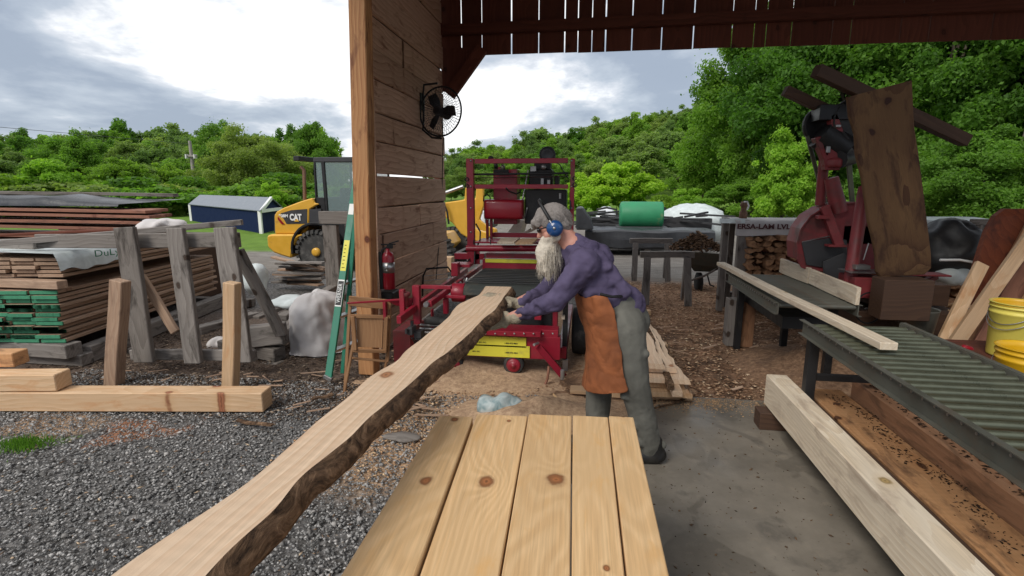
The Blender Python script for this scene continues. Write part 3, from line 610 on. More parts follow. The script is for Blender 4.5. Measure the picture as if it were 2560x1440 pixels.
# ================================================================== carried slab
def slab_loft(left, right, z, th, mats, name, flare=.035, rough=.012, seed=0., n=60, bark=True, **tg):
    def resample(pts, n):
        pts = sorted(pts, key=lambda p: p.y); ys_ = np.linspace(pts[0].y, pts[-1].y, n)
        return ys_, np.interp(ys_, [p.y for p in pts], [p.x for p in pts])
    yl, xl = resample(left, n); yr, xr = resample(right, n)
    ya = np.linspace(max(yl[0], yr[0]), min(yl[-1], yr[-1]), n)
    xl = np.interp(ya, yl, xl); xr = np.interp(ya, yr, xr)
    if n > 100:
        kk = np.ones(7)/7; xl = np.convolve(np.pad(xl, 3, 'edge'), kk, 'valid'); xr = np.convolve(np.pad(xr, 3, 'edge'), kk, 'valid')
    S, LC = [], []
    for i, y in enumerate(ya):
        jl = rough*noise.noise((y*7, seed, 0)); jr = rough*noise.noise((y*7, seed, 5)); fl = flare*(1+.6*noise.noise((y*5, seed, 9)))
        q = [(xl[i]+jl, z), (xr[i]+jr, z), (xr[i]+jr+fl*.55, z-th*.35), (xr[i]+jr+fl, z-th*.75), (xr[i]+jr+fl*.8, z-th), (xl[i]+jl-fl*.8, z-th), (xl[i]+jl-fl, z-th*.75), (xl[i]+jl-fl*.4, z-th*.3)]
        q = [(a, b_+ ((rough*.5+.006)*noise.noise((y*22, k_*3., seed)) if k_ > 1 else 0)) for k_, (a, b_) in enumerate(q)]
        S.append([Vector((a, y, b_)) for a, b_ in q]); LC.append([(y, a, b_-z) for a, b_ in q])
    mb = MB(); mb.loft(S, LC)
    o = mb.build(name, [mats[0], mats[1]], **tg)
    K = len(S[0])
    for f in o.data.polygons:
        if f.index < (n-1)*K and (f.index % K) not in (0, 4): f.material_index = 1; f.use_smooth = True
    return o
Lp = [G(x, y, 1.0) for x, y in ((1215, 715), (1200, 736), (1143, 762), (1123, 792), (1071, 834), (1051, 849), (1010, 880), (994, 905), (948, 926), (907, 952), (897, 972), (845, 1013), (783, 1060), (737, 1106), (681, 1152), (640, 1193), (568, 1245), (501, 1286), (424, 1337), (331, 1394), (280, 1440), (120, 1570))]
Rp = [G(x, y, 1.0) for x, y in ((1279, 717), (1249, 757), (1241, 772), (1210, 795), (1174, 834), (1123, 877), (1082, 905), (1040, 947), (968, 1008), (912, 1049), (897, 1075), (835, 1126), (783, 1165), (732, 1206), (701, 1260), (655, 1306), (599, 1352), (537, 1414), (506, 1440), (400, 1570))]
slab_loft(Lp, Rp, 1.0, .060, (M['slabtop'], M['bark']), 'live_edge_slab', flare=.030, rough=.005, n=140, label='long wavy live-edge slab with bark carried by the bearded man', cat='wooden slab')

# ================================================================== boards on the bench
bench = thing('work_bench', 'plain timber trestle under the five pale pine boards', 'workbench', (-.2, 1.2, 0))
for y in (.9, 1.75):
    MB().box((-.5, y-.045, .61), (.15, y+.045, .698)).build('top_rail', M['grey'], bench, bevel=.004)
    for x in (-.42, .07):
        MB().box((x-.045, y-.04, 0), (x+.045, y+.04, .608)).build('leg', M['grey'], bench, bevel=.004)
lines = [((1097, 1040), (852, 1440)), ((1188, 1040), (1046, 1440)), ((1320, 1040), (1250, 1440)), ((1431, 1040), (1427, 1440)), ((1521, 1040), (1565, 1440)), ((1585, 1040), (1675, 1440))]
lab = ['leftmost pine board on the bench, beside the widest gap', 'second pine board from the left, with a brown knot', 'middle pine board of the five with swirling grain', 'fourth pine board from the left, plain and narrow', 'rightmost narrow pine board, edge next to the concrete floor']
for i in range(5):
    z = .75+(.004, 0, .002, .001, .003)[i]
    A = [G(*lines[i][0], z), G(*lines[i][1], z)]; B = [G(*lines[i+1][0], z), G(*lines[i+1][1], z)]
    ext = lambda a, b_, y: a+(b_-a)*((y-a.y)/(b_.y-a.y))
    yf = (A[0].y+B[0].y)/2+(.0, .01, .01, .0, -.005)[i]
    g = .0025 if i else .0025
    a0, a1, b0, b1 = ext(*A, yf), ext(*A, .6), ext(*B, yf), ext(*B, .6)
    if i == 0: b0.x -= .006; b1.x -= .004
    p0 = (a0+b0)/2; p1 = (a1+b1)/2; w0 = (b0-a0).length-2*g; w1 = (b1-a1).length-2*g
    mb = MB(); mb.beam(p0-Vector((0, 0, .025)), p1-Vector((0, 0, .025)), w0, .05, seg=12, taper=w1/w0, wob=.0006)
    mb.r = [(.75, .85, .6, .8, .7)[i]]*len(mb.r)
    mb.build('pine_board', M['pine'], bevel=.003, label=lab[i], cat='board', group='pine boards laid side by side on the bench')
# ================================================================== red sawmill
mill = thing('sawmill', 'red steel sawmill with black belt and yellow ruler strips behind the slab', 'sawmill', (-.7, 5, 0))
def part(name, mat, build, parent=None, bevel=.003, **tg):
    mb = MB(); build(mb); return mb.build(name, mat, parent or mill, bevel, **tg)
def hbar(mb, x0, y0, x1, y1, Y, w, h):      # bar between two picture points at depth Y
    return mb.beam(V(x0, y0, Y), V(x1, y1, Y), w, h, up=(0, 1, 0) if abs(y1-y0) > abs(x1-x0) else (0, 0, 1))
# front frame
fl = V(1120, 858, 4.32); fr = V(1352, 860, 4.32)
part('front_beam', M['red'], lambda b: b.box((fl.x, 4.34, V(1200, 893, 4.32).z), (V(1400, 870, 4.32).x, 4.44, V(1200, 838, 4.32).z), 0))
part('front_lip', M['red'], lambda b: b.box((V(1185, 830, 4.28).x, 4.26, V(1250, 838, 4.28).z), (V(1352, 830, 4.28).x, 4.5, V(1250, 826, 4.28).z), 0))
for (xa, xb, ya, yb, t2) in ((1160, 1315, 845, 863, '1-800-473-4804'), (1135, 1324, 867, 887, '1-800-473-4804')):
    a = V(xa, yb, 4.32); c = V(xb, ya, 4.32)
    rl = MB().box((a.x, 4.325, a.z), (c.x, 4.335, c.z), 0).build('ruler_strip', M['tapeyellow'], mill)
    text('MILL, INC.', 'lettering', M['black'], rl, (a.x+(c.x-a.x)*.30, 4.3235, (a.z+c.z)/2-.012), .016, bold=.0002)
    text(t2, 'lettering', M['black'], rl, (a.x+(c.x-a.x)*.76, 4.3235, (a.z+c.z)/2-.012), .018, bold=.0004)
    mb = MB()
    for k in range(40):
        x = a.x+.01+(c.x-a.x-.02)*k/39; mb.box((x-.0008, 4.3232, c.z-(.014 if k % 4 == 0 else .008)), (x+.0008, 4.325, c.z-.001))
    mb.build('tick_marks', M['black'], rl)
def wheel(px, py, Y, R, nm='wheel'):
    c = V(px, py, Y)
    w = MB().lathe(c-Vector((0, .0, 0)), (0, -1, 0), [(R*.72, -.06), (R, -.05), (R, .0), (R*.74, .015), (R*.7, .01)], 20).build(nm, M['rubber'], mill)
    MB().lathe(c, (0, -1, 0), [(R*.68, -.02), (R*.68, .02), (R*.5, .028), (.018, .03), (.018, .045)], 20).build('hub', M['red'], w)
wheel(1138, 911, 4.36, .072); wheel(1284, 912, 4.34, .092)
for px in (1138, 1284): part('wheel_bracket', M['red'], lambda b: b.box(V(px-12, 900, 4.42), V(px+12, 880, 4.5)))
# swing arm, right
part('swing_arm', M['reddull'], lambda b: b.beam(V(1348, 868, 4.3), V(1408, 940, 4.12), .055, .075, up=(0, -1, .3)))
part('arm_pin', M['steel'], lambda b: b.tube([V(1406, 925, 4.08), V(1406, 948, 4.08)], .018))
part('arm_pin', M['steel'], lambda b: b.tube([V(1335, 862, 4.2), V(1345, 858, 4.26)], .012))
part('side_plate', M['red'], lambda b: b.box(V(1355, 890, 4.45), V(1392, 835, 4.6)))
part('side_plate', M['red'], lambda b: b.box(V(1345, 845, 4.35), V(1398, 815, 4.5)))
part('frame_post', M['red'], lambda b: b.box(V(1376, 830, 4.6), V(1396, 752, 4.68)))
part('frame_post', M['red'], lambda b: b.box(V(1336, 800, 4.5), V(1356, 720, 4.6)))
lg = part('jack_leg', M['black'], lambda b: b.box(V(1405, 898, 4.55), V(1422, 705, 4.61)))
MB().box(V(1406, 930, 4.56), V(1420, 897, 4.60), 2).build('foot', M['steel'], lg)
part('timber_block', M['white_pine'], lambda b: b.box(V(1404, 790, 4.5), V(1420, 757, 5.2)))
# bed
zb = .80; bx0, bx1 = G(1172, 700, zb).x, G(1392, 700, zb).x
part('belt', M['belt'], lambda b: b.loft([[Vector((bx0+.02, y, z)), Vector((bx1, y, z))] for y, z in
     [(4.52, .66), (4.44, .68), (4.40, .72), (4.41, .77), (4.46, .80), (4.6, .812)]+[(4.6+.1*k, .812+.003*(k % 2)) for k in range(1, 9)]], closed=False, cap=False))
part('belt_slats', M['darkgrey'], lambda b: [b.box((bx0+.02, 4.5+.09*k, .815), (bx1, 4.512+.09*k, .822), 0) for k in range(9)])
part('drum', M['red'], lambda b: b.lathe((bx0-.10, 4.50, .72), (1, 0, 0), [(.085, 0), (.085, .115)], 24))
part('bed_side', M['red'], lambda b: b.box((bx0-.04, 4.45, .66), (bx0+.0, 6.0, .74)))
part('bed_side', M['red'], lambda b: b.box((bx1+.01, 4.40, .60), (bx1+.07, 6.0, .80)))
part('back_panel', M['red'], lambda b: b.box((V(1205, 680, 5.35).x, 5.38, V(1205, 682, 5.35).z), (V(1400, 655, 5.35).x, 5.42, V(1205, 648, 5.35).z), 0))
part('ruler_strip', M['tapeyellow'], lambda b: b.box((V(1212, 655, 5.35).x, 5.372, V(1212, 657, 5.35).z), (V(1400, 655, 5.35).x, 5.377, V(1205, 647.5, 5.35).z), 0))
part('cross_beam', M['red'], lambda b: b.box(V(1215, 645, 5.36), V(1400, 632, 5.5)))
part('roller_tube', M['red'], lambda b: b.tube([V(1166, 621, 5.3), V(1400, 621, 5.3)], .034, 14))
part('table_plate', M['red'], lambda b: b.box((V(1190, 600, 5.5).x, 5.45, V(1200, 607, 5.5).z), (V(1420, 600, 5.5).x, 5.85, V(1200, 603, 5.5).z), 0))
for x in (1184, 1226): part('bolt', M['black'], lambda b: b.tube([V(x, 611, 5.4), V(x, 600, 5.4)], .006, 6))
part('rear_bar', M['red'], lambda b: b.box(V(1232, 593, 5.9), V(1420, 583, 5.95)))
# gantry
gY = 5.55
for x0, x1 in ((1169, 1186), (1421, 1438)):
    part('gantry_post', M['red'], lambda b: b.box(V(x0, 660, gY), V(x1, 397, gY+.07)))
part('gantry_top', M['red'], lambda b: b.box(V(1186.5, 409, gY), V(1420.5, 396, gY+.07)))
part('gantry_rail', M['red'], lambda b: b.box(V(1186.5, 472, gY+.01), V(1420.5, 461, gY+.06)))
part('guide_rod', M['black'], lambda b: b.tube([V(1186, 436, gY+.1), V(1421, 433, gY+.1)], .012, 8))
part('guide_rod', M['steel'], lambda b: b.tube([V(1186, 445, gY+.12), V(1421, 441, gY+.12)], .005, 8))
for x, y in ((1436, 446), (1436, 462), (1167, 448), (1167, 464)): part('pulley', M['black'], lambda b: b.ring(V(x, y, gY-.01), (0, 1, 0), .018, .006, 14))
part('lamp', M['black'], lambda b: b.lathe(V(1227, 398, gY+.03), (0, 0, 1), [(.03, 0), (.03, .02), (.012, .035)], 12))
car = part('saw_head', M['red'], lambda b: [b.box(V(1234, 560, 5.85), V(1300, 425, 6.1)), b.box(V(1240, 432, 5.8), V(1262, 418, 5.9))])
MB().box(V(1234, 432, 5.75), V(1272, 424, 5.8)).build('clamp', M['black'], car)
MB().ell(V(1257, 420, 5.8), (.03, .03, .035)).tube([V(1257, 414, 5.8), V(1257, 404, 5.8)], .006, 6).build('valve', M['rollgreen'], car)
MB().lathe(V(1240, 422, 5.8), (0, 0, 1), [(.022, 0), (.022, .05), (.01, .06)], 10).build('bolt', M['black'], car)
eng = part('engine', M['black'], lambda b: [b.box(V(1322, 470, 5.9), V(1385, 425, 6.25)), b.box(V(1312, 560, 5.8), V(1419, 473, 6.1)), b.box(V(1335, 427, 5.95), V(1380, 408, 6.2)),
     b.box(V(1385, 468, 5.9), V(1400, 440, 6.1))], bevel=.012)
MB().lathe(V(1370, 389, 6.25), (0, -1, 0), [(.06, -.12), (.085, -.11), (.088, .10), (.06, .12), (.05, .115)], 24).ring(V(1370, 388, 6.25)+Vector((0, -.1, 0)), (0, 1, 0), .088, .006, 24).build('air_filter', M['darkgrey'], eng)
MB().box(V(1326, 428, 5.86), V(1341, 416, 5.9)).box(V(1352, 462, 5.85), V(1360, 446, 5.9)).box(V(1368, 460, 5.85), V(1376, 450, 5.9)).lathe(V(1359, 418, 5.9), (0, -1, 0), [(.028, 0), (.028, .03)], 14).tube([V(1400, 483, 5.78), V(1400, 497, 5.78)], .014).build('fittings', M['steel'], eng)
MB().tube([V(1320, 425, 5.84), V(1312, 470, 5.84), V(1306, 500, 5.8), V(1300, 530, 5.7), V(1310, 548, 5.7), V(1318, 520, 5.75)], .009, 8).build('hose', M['steel'], eng)
MB().tube([V(1388, 405, 5.9), V(1400, 412, 5.8), V(1410, 430, 5.7), V(1420, 445, 5.6)], .006, 6).build('cable', M['black'], eng)
# red tank: rounded box in front of the head
a = V(1208, 549, 5.66); c = V(1306, 499, 5.66)
tk = MB(); S = []
for t, k in ((0, .72), (.03, .92), (.10, 1), (.9, 1), (.97, .92), (1, .72)):
    x = a.x+(c.x-a.x)*t; w = .15*k; h = (c.z-a.z)/2*(.9+.1*k); zc = (a.z+c.z)/2; q = []
    for i in range(20):
        th = 2*pi*i/20; co, si = cos(th), sin(th); e_ = .35
        q.append(Vector((x, 5.66+.14+w*abs(co)**e_*(1 if co > 0 else -1)*.9, zc+h*abs(si)**e_*(1 if si > 0 else -1))))
    S.append(q)
tk = tk.loft(S, smooth=True).build('fuel_tank', M['redtank'], mill)
MB().tube([V(1209, 503, 5.7), V(1210, 490, 5.75), V(1218, 486, 5.8), V(1225, 492, 5.8), V(1226, 500, 5.8)], .007, 8).build('hose', M['black'], tk)
for x in (1219, 1229): part('tank_post', M['red'], lambda b: b.box(V(x-4, 606, 5.8), V(x+3, 548, 5.84)))
part('offcut_rest', M['red'], lambda b: b.box(V(1186, 616, 5.6), V(1200, 660, 5.62)))
# infeed rails on the left
def zrail(xa, ya, xb, yb, z, w, h, nm='infeed_rail', mat='red'):
    part(nm, M[mat], lambda b: b.beam(G(xa, ya, z), G(xb, yb, z), w, h))
zrail(997, 800, 1166, 675, .68, .035, .06); zrail(1074, 760, 1208, 662, .74, .035, .05); zrail(1092, 735, 1166, 678, .66, .02, .02, 'guide_rod', 'steel')
part('rail_handle', M['steel'], lambda b: b.tube([G(1064, 762, .74), G(1078, 753, .745)], .022, 12))
for x0, x1, y0, y1, Y in ((1033, 1052, 810, 712, 4.0), (1000, 1014, 800, 722, 3.9), (1108, 1122, 785, 745, 4.3), (1078, 1084, 835, 770, 4.1)):
    part('rail_post', M['red'], lambda b: b.box(V(x0, y0, Y), V(x1, y1, Y+.05)))
part('cross_bar', M['red'], lambda b: b.box(V(1052, 722, 4.0), V(1130, 713, 4.04)))
part('cross_bar', M['red'], lambda b: b.box(V(1095, 745, 4.3), V(1165, 738, 4.34)))
part('cross_bar', M['red'], lambda b: b.box(V(1130, 668, 5.0), V(1185, 655, 5.2)))
part('cross_bar', M['red'], lambda b: b.box(V(1136, 648, 5.6), V(1215, 632, 5.7)))
part('corner_block', M['red'], lambda b: b.box(V(1128, 690, 4.9), V(1150, 655, 5.0)))
part('control_arm', M['red'], lambda b: b.beam(V(868, 758, 3.75), V(1030, 748, 4.0), .02, .014))
part('arm_plate', M['red'], lambda b: b.prism([V(960, 750, 3.9), V(1030, 745, 4.0), V(1028, 770, 4.0), V(990, 764, 3.95)], (0, .02, 0)))
part('arm_stand', M['red'], lambda b: b.box(V(958, 800, 3.95), V(968, 752, 3.99)))
part('pivot', M['oldred'], lambda b: b.lathe(V(1012, 740, 3.95), (0, 0, 1), [(.03, -.09), (.03, 0), (.045, 0), (.045, .03)], 14))
part('pinch_roller', M['rubber'], lambda b: b.tube([V(1068, 801, 4.05), V(1160, 806, 4.05)], .035, 14))
part('drive_shaft', M['steel'], lambda b: [b.tube([V(1050, 812+9*k, 4.1), V(1120, 815+9*k, 4.1)], .011, 8) for k in range(3)])
part('valve_block', M['darkgrey'], lambda b: [b.box(V(1018, 838, 3.85), V(1040, 812, 3.95)), b.tube([V(1016, 834, 3.83), V(1016, 822, 3.83)], .012, 8), b.tube([V(1030, 815, 3.83), V(1030, 802, 3.83)], .014, 8),
     b.box(V(1035, 850, 3.9), V(1062, 822, 4.0))])
part('hoses', M['black'], lambda b: [b.tube([V(1030+6*k, 845, 3.9), V(1040+5*k, 862+3*k, 3.95), V(1070+4*k, 850, 4.05), V(1100+9*k, 800, 4.3)], .008, 6) for k in range(5)])
part('clutter', M['steel'], lambda b: [b.tube([V(1150+random.uniform(-20, 20), 700+random.uniform(-6, 40), 4.5), V(1150+random.uniform(-20, 20), 700+random.uniform(-6, 40), 4.55)], .01, 6) for _ in range(9)])
part('under_frame', M['red'], lambda b: b.box(V(1060, 885, 4.4), V(1130, 862, 4.45)))
for x in (-1.30, -.25): part('bed_runner', M['red'], lambda b: b.box((x, 4.5, .14), (x+.08, 6.3, .24)))
part('guard_box', M['black'], lambda b: b.box((-1.1, 4.6, .3), (-.3, 5.3, .62)))
part('shroud', M['oldred'], lambda b: b.box(V(985, 905, 4.2), V(1060, 800, 4.6)))
for k in range(9):
    p = V(1190+24*k, 834, 4.25); part('bolt', M['steel'], lambda b: b.lathe(p, (0, -1, 0), [(.008, 0), (.008, .006), (.004, .008)], 8), bevel=0)
for px_ in (1177, 1429):
    for py_ in (402, 466, 520, 580): part('bolt', M['steel'], lambda b: b.lathe(V(px_, py_, gY), (0, -1, 0), [(.01, 0), (.01, .007)], 8), bevel=0)
for k, (pa, pb2, pc) in enumerate((((1190, 560), (1200, 600), (1186, 660)), ((1425, 480), (1415, 560), (1422, 640)), ((1300, 475), (1290, 485), (1265, 470)), ((1180, 640), (1150, 665), (1120, 720)), ((1345, 560), (1350, 580), (1400, 585)))):
    part('hose', M['black'], lambda b: b.tube([V(*pa, 5.6), V((pa[0]+pb2[0])/2+6, (pa[1]+pb2[1])/2, 5.52), V(*pb2, 5.5), V((pc[0]+pb2[0])/2-6, (pc[1]+pb2[1])/2, 5.45), V(*pc, 5.4)], .009, 6), bevel=0)
# wide tyre at the side
ty = thing('road_tyre', 'black rubber wheel standing beside the red mill, behind the man', 'tyre', V(1448, 825, 5.2))
MB().lathe(V(1430, 825, 5.15), (1, 0, 0), [(.16, 0), (.225, .01), (.235, .03), (.235, .13), (.225, .15), (.16, .16)], 28).build('tread', M['rubber'], ty)
MB().lathe(V(1428, 825, 5.15), (1, 0, 0), [(.15, .02), (.15, .14)], 20).build('rim', M['steel'], ty)
# offcuts on the mill
zt = V(1200, 603, 5.5).z
of = [((1285, 585, 6.2), (1318, 552, 6.5), .16, .05, 'thick pale offcut sloping up behind the mill crossbar'), ]
MB().prism([V(1262, 590, 6.0), V(1298, 590, 6.0), V(1308, 552, 6.4), V(1302, 550, 6.4), (V(1292, 550, 6.4))], (.03, .25, 0)).build('offcut', M['white_pine'], bevel=.004, label='thick pale wedge offcut standing up behind the mill crossbar', cat='offcut')
def flatboard(name, poly, z, th, mat, **tg): return MB().prism([G(x, y, z) for x, y in poly], (0, 0, -th)).build(name, mat, bevel=.002, **tg)
flatboard('offcut', [(1243, 605), (1286, 605), (1300, 594), (1252, 595)], zt+.035, .02, M['white_pine'], label='pale offcut lying flat at the left on the mill plate', cat='offcut')
flatboard('offcut', [(1288, 607), (1332, 606), (1345, 595), (1302, 596)], zt+.04, .02, M['pine2'], label='pinkish offcut with a notched edge on the mill plate', cat='offcut')
for k, (x, y) in enumerate(((1314, 581), (1330, 576))):
    MB().beam(V(x-12, y+6, 6.1), V(x+14, y-8, 6.15), .03, .02, seg=3, wob=.008).build('offcut', M['white_pine'], label='small splintered scrap beside the wedge, nearer the man' if k else 'small splintered scrap touching the wedge offcut', cat='offcut')

# ================================================================== the man
def capsules(mb, segs, n=14):
    for p0, p1, r0, r1 in segs:
        p0, p1 = vec(p0), vec(p1); d = p1-p0; k = 6; S = []
        ln = max(d.length, 1e-5); dn = d/ln; a = dn.orthogonal().normalized(); b_ = dn.cross(a)
        prof = [(sin(pi/2*j/k)*1, -cos(pi/2*j/k)) for j in range(k+1)]
        pts = [(p0+dn*r0*c, r0*s_) for s_, c in prof]+[(p1-dn*r1*c, r1*s_) for s_, c in reversed(prof)]
        for c, r in pts: S.append([c+(a*cos(2*pi*i/n)+b_*sin(2*pi*i/n))*max(r, 1e-4) for i in range(n)])
        mb.loft(S, smooth=True)
    return mb
def organic(mb, name, mat, parent, voxel, smooth_it=6, wr=0., wsize=.08, **tg):
    o = mb.build(name, mat, parent, **tg)
    r = o.modifiers.new('remesh', 'REMESH'); r.mode = 'VOXEL'; r.voxel_size = voxel; r.use_smooth_shade = True
    s = o.modifiers.new('smooth', 'SMOOTH'); s.factor = .6; s.iterations = smooth_it
    if wr:
        tx = bpy.data.textures.new(name, 'CLOUDS'); tx.noise_scale = wsize; tx.noise_depth = 2
        d = o.modifiers.new('folds', 'DISPLACE'); d.texture = tx; d.strength = wr; d.mid_level = .5; d.texture_coords = 'LOCAL'
    return o
J = dict(neck=V(1432, 612, 3.0), head=V(1384, 560, 3.0), shL=V(1462, 662, 2.84), shR=V(1440, 650, 3.17), elL=V(1388, 752, 2.80), elR=V(1362, 728, 3.2),
         wrL=V(1270, 796, 2.84), wrR=V(1289, 758, 3.12), chest=V(1478, 680, 3.0), belly=V(1515, 740, 3.0), pel=V(1548, 790, 3.0),
         hipL=V(1562, 812, 2.91), hipR=V(1534, 806, 3.09), knL=V(1584, 955, 2.90), knR=V(1497, 935, 3.12), anL=V(1625, 1118, 3.0), anR=V(1492, 1112, 3.12))
body = MB()
hd = J['head']; yv = Vector((0, 1, 0))
fwd = Vector((-1, 0, -.42)).normalized(); hup = Vector((-.42, 0, 1)).normalized()     # face looks left and down
Rh = Matrix((fwd, yv, hup)).transposed()
def H(a, b_, c): return hd+fwd*a+yv*b_+hup*c
capsules(body, [(J['neck'], H(-.02, 0, -.05), .062, .055), (J['chest'], J['neck'], .13, .07), (J['chest'], J['belly'], .135, .14), (J['belly'], J['pel'], .14, .145),
    (J['shL'], J['shR'], .07, .07), (J['shL'], J['elL'], .052, .042), (J['elL'], J['wrL'], .042, .028), (J['shR'], J['elR'], .052, .042), (J['elR'], J['wrR'], .042, .028),
    (J['hipL'], J['knL'], .082, .055), (J['knL'], J['anL'], .055, .036), (J['hipR'], J['knR'], .082, .055), (J['knR'], J['anR'], .055, .036),
    (J['anL'], J['anL']+Vector((-.14, 0, -.06)), .036, .03), (J['anR'], J['anR']+Vector((-.14, 0, -.06)), .036, .03)])
body.ell(H(-.004, 0, .020), (.084, .068, .088), Rh).ell(H(.03, 0, -.035), (.062, .056, .085), Rh).ell(H(.078, 0, -.035), (.016, .014, .028), Rh)
capsules(body, [(H(.088, 0, -.005), H(.108, 0, -.035), .009, .013), (H(.075, -.035, .012), H(.075, .035, .012), .016, .016), (H(.07, -.03, -.075), H(.07, .03, -.075), .014, .014)])
for s_ in (-1, 1): body.ell(H(.05, s_*.048, -.045), (.026, .02, .026), Rh).ell(H(-.005, s_*.078, -.01), (.016, .008, .03), Rh)
person = organic(body, 'person', M['skin'], None, .0075, 4, label='bearded man in purple sweatshirt and orange apron, bending over the live-edge slab', cat='person')
pr = person
# sunglasses
MB().box((0, 0, 0), (.001, .001, .001)).build
sg = MB()
for s_ in (-1, 1): sg.ell(H(.088, s_*.033, .0), (.012, .026, .018), Rh, 12, 8)
sg.tube([H(.092, -.02, .004), H(.092, .02, .004)], .004, 6)
for s_ in (-1, 1): sg.tube([H(.085, s_*.056, .004), H(.02, s_*.08, .0)], .0035, 6)
sg.build('glasses', M['lens'], pr)
# hair: cap of hair with a front fringe
hr = MB(); hr.ell(H(-.010, 0, .030), (.094, .077, .092), Rh).ell(H(-.060, 0, -.012), (.040, .062, .066), Rh)
capsules(hr, [(H(.035, 0, .078), H(.092, 0, .044), .042, .026), (H(.098, -.02, .05), H(.112, -.0, .024), .022, .014), (H(.06, -.045, .06), H(.08, -.045, .03), .025, .018), (H(.06, .045, .06), H(.08, .045, .03), .025, .018)])
organic(hr, 'hair', M['hair'], pr, .006, 4, .005, .012)
# beard
bd = MB(); ch = H(.06, 0, -.085)
b1 = V(1364, 630, 3.0); b2 = V(1372, 700, 2.99)
capsules(bd, [(H(.055, -.035, -.06), H(.055, .035, -.06), .03, .03), (H(.005, -.055, -.07), ch, .026, .038), (H(.005, .055, -.07), ch, .026, .038), (ch, b1, .055, .062), (b1, V(1368, 668, 2.99), .062, .052), (V(1368, 668, 2.99), b2, .050, .012), (H(.085, -.028, -.055), H(.085, .028, -.055), .014, .014)])
organic(bd, 'beard', M['beard'], pr, .007, 4, .007, .02)
def strands(name, mat, n, fn, r0, seed, segs=4):
    rg_ = random.Random(seed); mb = MB()
    for _ in range(n):
        p, d, ln, sag = fn(rg_); pts = []; q = Vector(p); v = Vector(d).normalized()
        for k in range(segs+1): pts.append(q.copy()); v = (v+Vector(sag)+Vector([rg_.uniform(-.14, .14) for _ in range(3)])).normalized(); q = q+v*ln/segs
        mb.tube(pts, [r0*(1-.8*k/segs) for k in range(segs+1)], 3, caps=False)
    return mb.build(name, mat, pr)
def f_beard(r):
    t = r.random(); a = r.uniform(0, 2*pi); top = H(.045, 0, -.07); c = top.lerp(V(1368, 668, 2.99), t*.95); R = .060*(1-.25*abs(t*2-.9))
    p = c+Vector((cos(a)*R*.95, sin(a)*R*.95, r.uniform(-.01, .01))); return p, (cos(a)*.25+.02, sin(a)*.25, -1), r.uniform(.05, .11), (-.02*cos(a), -.02*sin(a), -.15)
strands('beard_strands', M['beard'], 700, f_beard, .0022, 1)
def f_hair(r):
    a = r.uniform(.2, 2*pi); b_ = r.uniform(-.2, 1.35); d = fwd*(-cos(a)*.5)*0+(-fwd*.6-hup*.9)
    p = hd+Rh@Vector((-.010+.093*cos(b_)*cos(a), .076*cos(b_)*sin(a), .028+.090*sin(b_)))
    if (p-H(0, 0, 0)).dot(fwd) > .05 and b_ < .5: p = H(-.09, r.uniform(-.05, .05), r.uniform(-.03, .05))
    return p, d, r.uniform(.02, .045), (.02, 0, -.08)
strands('hair_strands', M['hair'], 600, f_hair, .0018, 2)
# ear muffs
em = MB()
for s_ in (-1, 1):
    c = H(-.005, s_*.088, -.022)
    em.lathe(c, (0, s_, 0), [(.040, -.02), (.046, -.012), (.047, .012), (.038, .030), (.015, .036)], 20)
em_cups = em
hb = MB(); hb.tube([H(-.005+.03*sin(pi*t/14), .098*cos(pi*t/14), -.0+.155*sin(pi*t/14)) for t in range(15)], .010, 8)
em = hb.build('ear_muffs', M['black'], pr)
for s_ in (-1, 1):
    MB().lathe(H(-.005, s_*.088, -.022), (0, s_, 0), [(.040, -.02), (.046, -.012), (.047, .012), (.038, .030), (.015, .036)], 20).build('ear_cup', M['muff'], em)
MB().tube([H(.004, -.108, .03), H(-.004, -.118, -.005)], .006, 8).ell(H(-.006, -.124, -.018), .009).build('clip', M['steel'], em)
# sweatshirt
sw = MB()
capsules(sw, [(J['chest']+Vector((0, -.05, 0)), J['belly']+Vector((0, -.04, 0)), .13, .122), (J['chest']+Vector((0, .05, 0)), J['belly']+Vector((0, .04, 0)), .13, .122), (J['belly'], V(1552, 768, 3.0), .135, .142),
    (J['chest'], V(1440, 628, 3.0), .14, .085), (J['shL'], J['shR'], .092, .092), (V(1492, 650, 3.0), V(1452, 622, 3.0), .10, .075),
    (J['shL'], J['elL'], .082, .058), (J['elL'], V(1296, 788, 2.84), .060, .036), (J['shR'], J['elR'], .080, .056), (J['elR'], V(1312, 755, 3.13), .058, .036),
    (V(1500, 640, 2.98), V(1440, 606, 3.0), .05, .055), (V(1478, 622, 2.95), V(1500, 642, 3.06), .05, .05)])
for (A_, B_, r0_) in ((J['elL'], V(1296, 788, 2.84), .062), (J['elR'], V(1312, 755, 3.13), .060)):
    for k in range(6):
        t = .30+.12*k+.02*(k % 2); c_ = Vector(A_).lerp(B_, t); dd_ = (Vector(B_)-Vector(A_)).normalized(); sd_ = Vector((.2, 1, .35*(-1)**k)).normalized(); rr_ = r0_*(1-.42*t)
        capsules(sw, [(c_-sd_*rr_*.62+Vector((0, 0, .016)), c_+sd_*rr_*.4+dd_*.012, rr_*.62, rr_*.6)], 10)
capsules(sw, [(V(1452, 700, 2.84), V(1520, 668, 2.86), .03, .022), (V(1470, 735, 2.85), V(1545, 700, 2.87), .03, .022), (V(1440, 668, 2.79), V(1415, 720, 2.77), .035, .03), (V(1500, 640, 2.90), V(1560, 730, 2.88), .035, .04)])
sws = organic(sw, 'sweatshirt', M['sweater'], pr, .0065, 5, .022, .075)
tx = bpy.data.textures.new('creases', 'STUCCI'); tx.noise_scale = .05; tx.turbulence = 6
q = sws.modifiers.new('creases', 'DISPLACE'); q.texture = tx; q.strength = .012; q.texture_coords = 'LOCAL'
capsules(MB(), [])
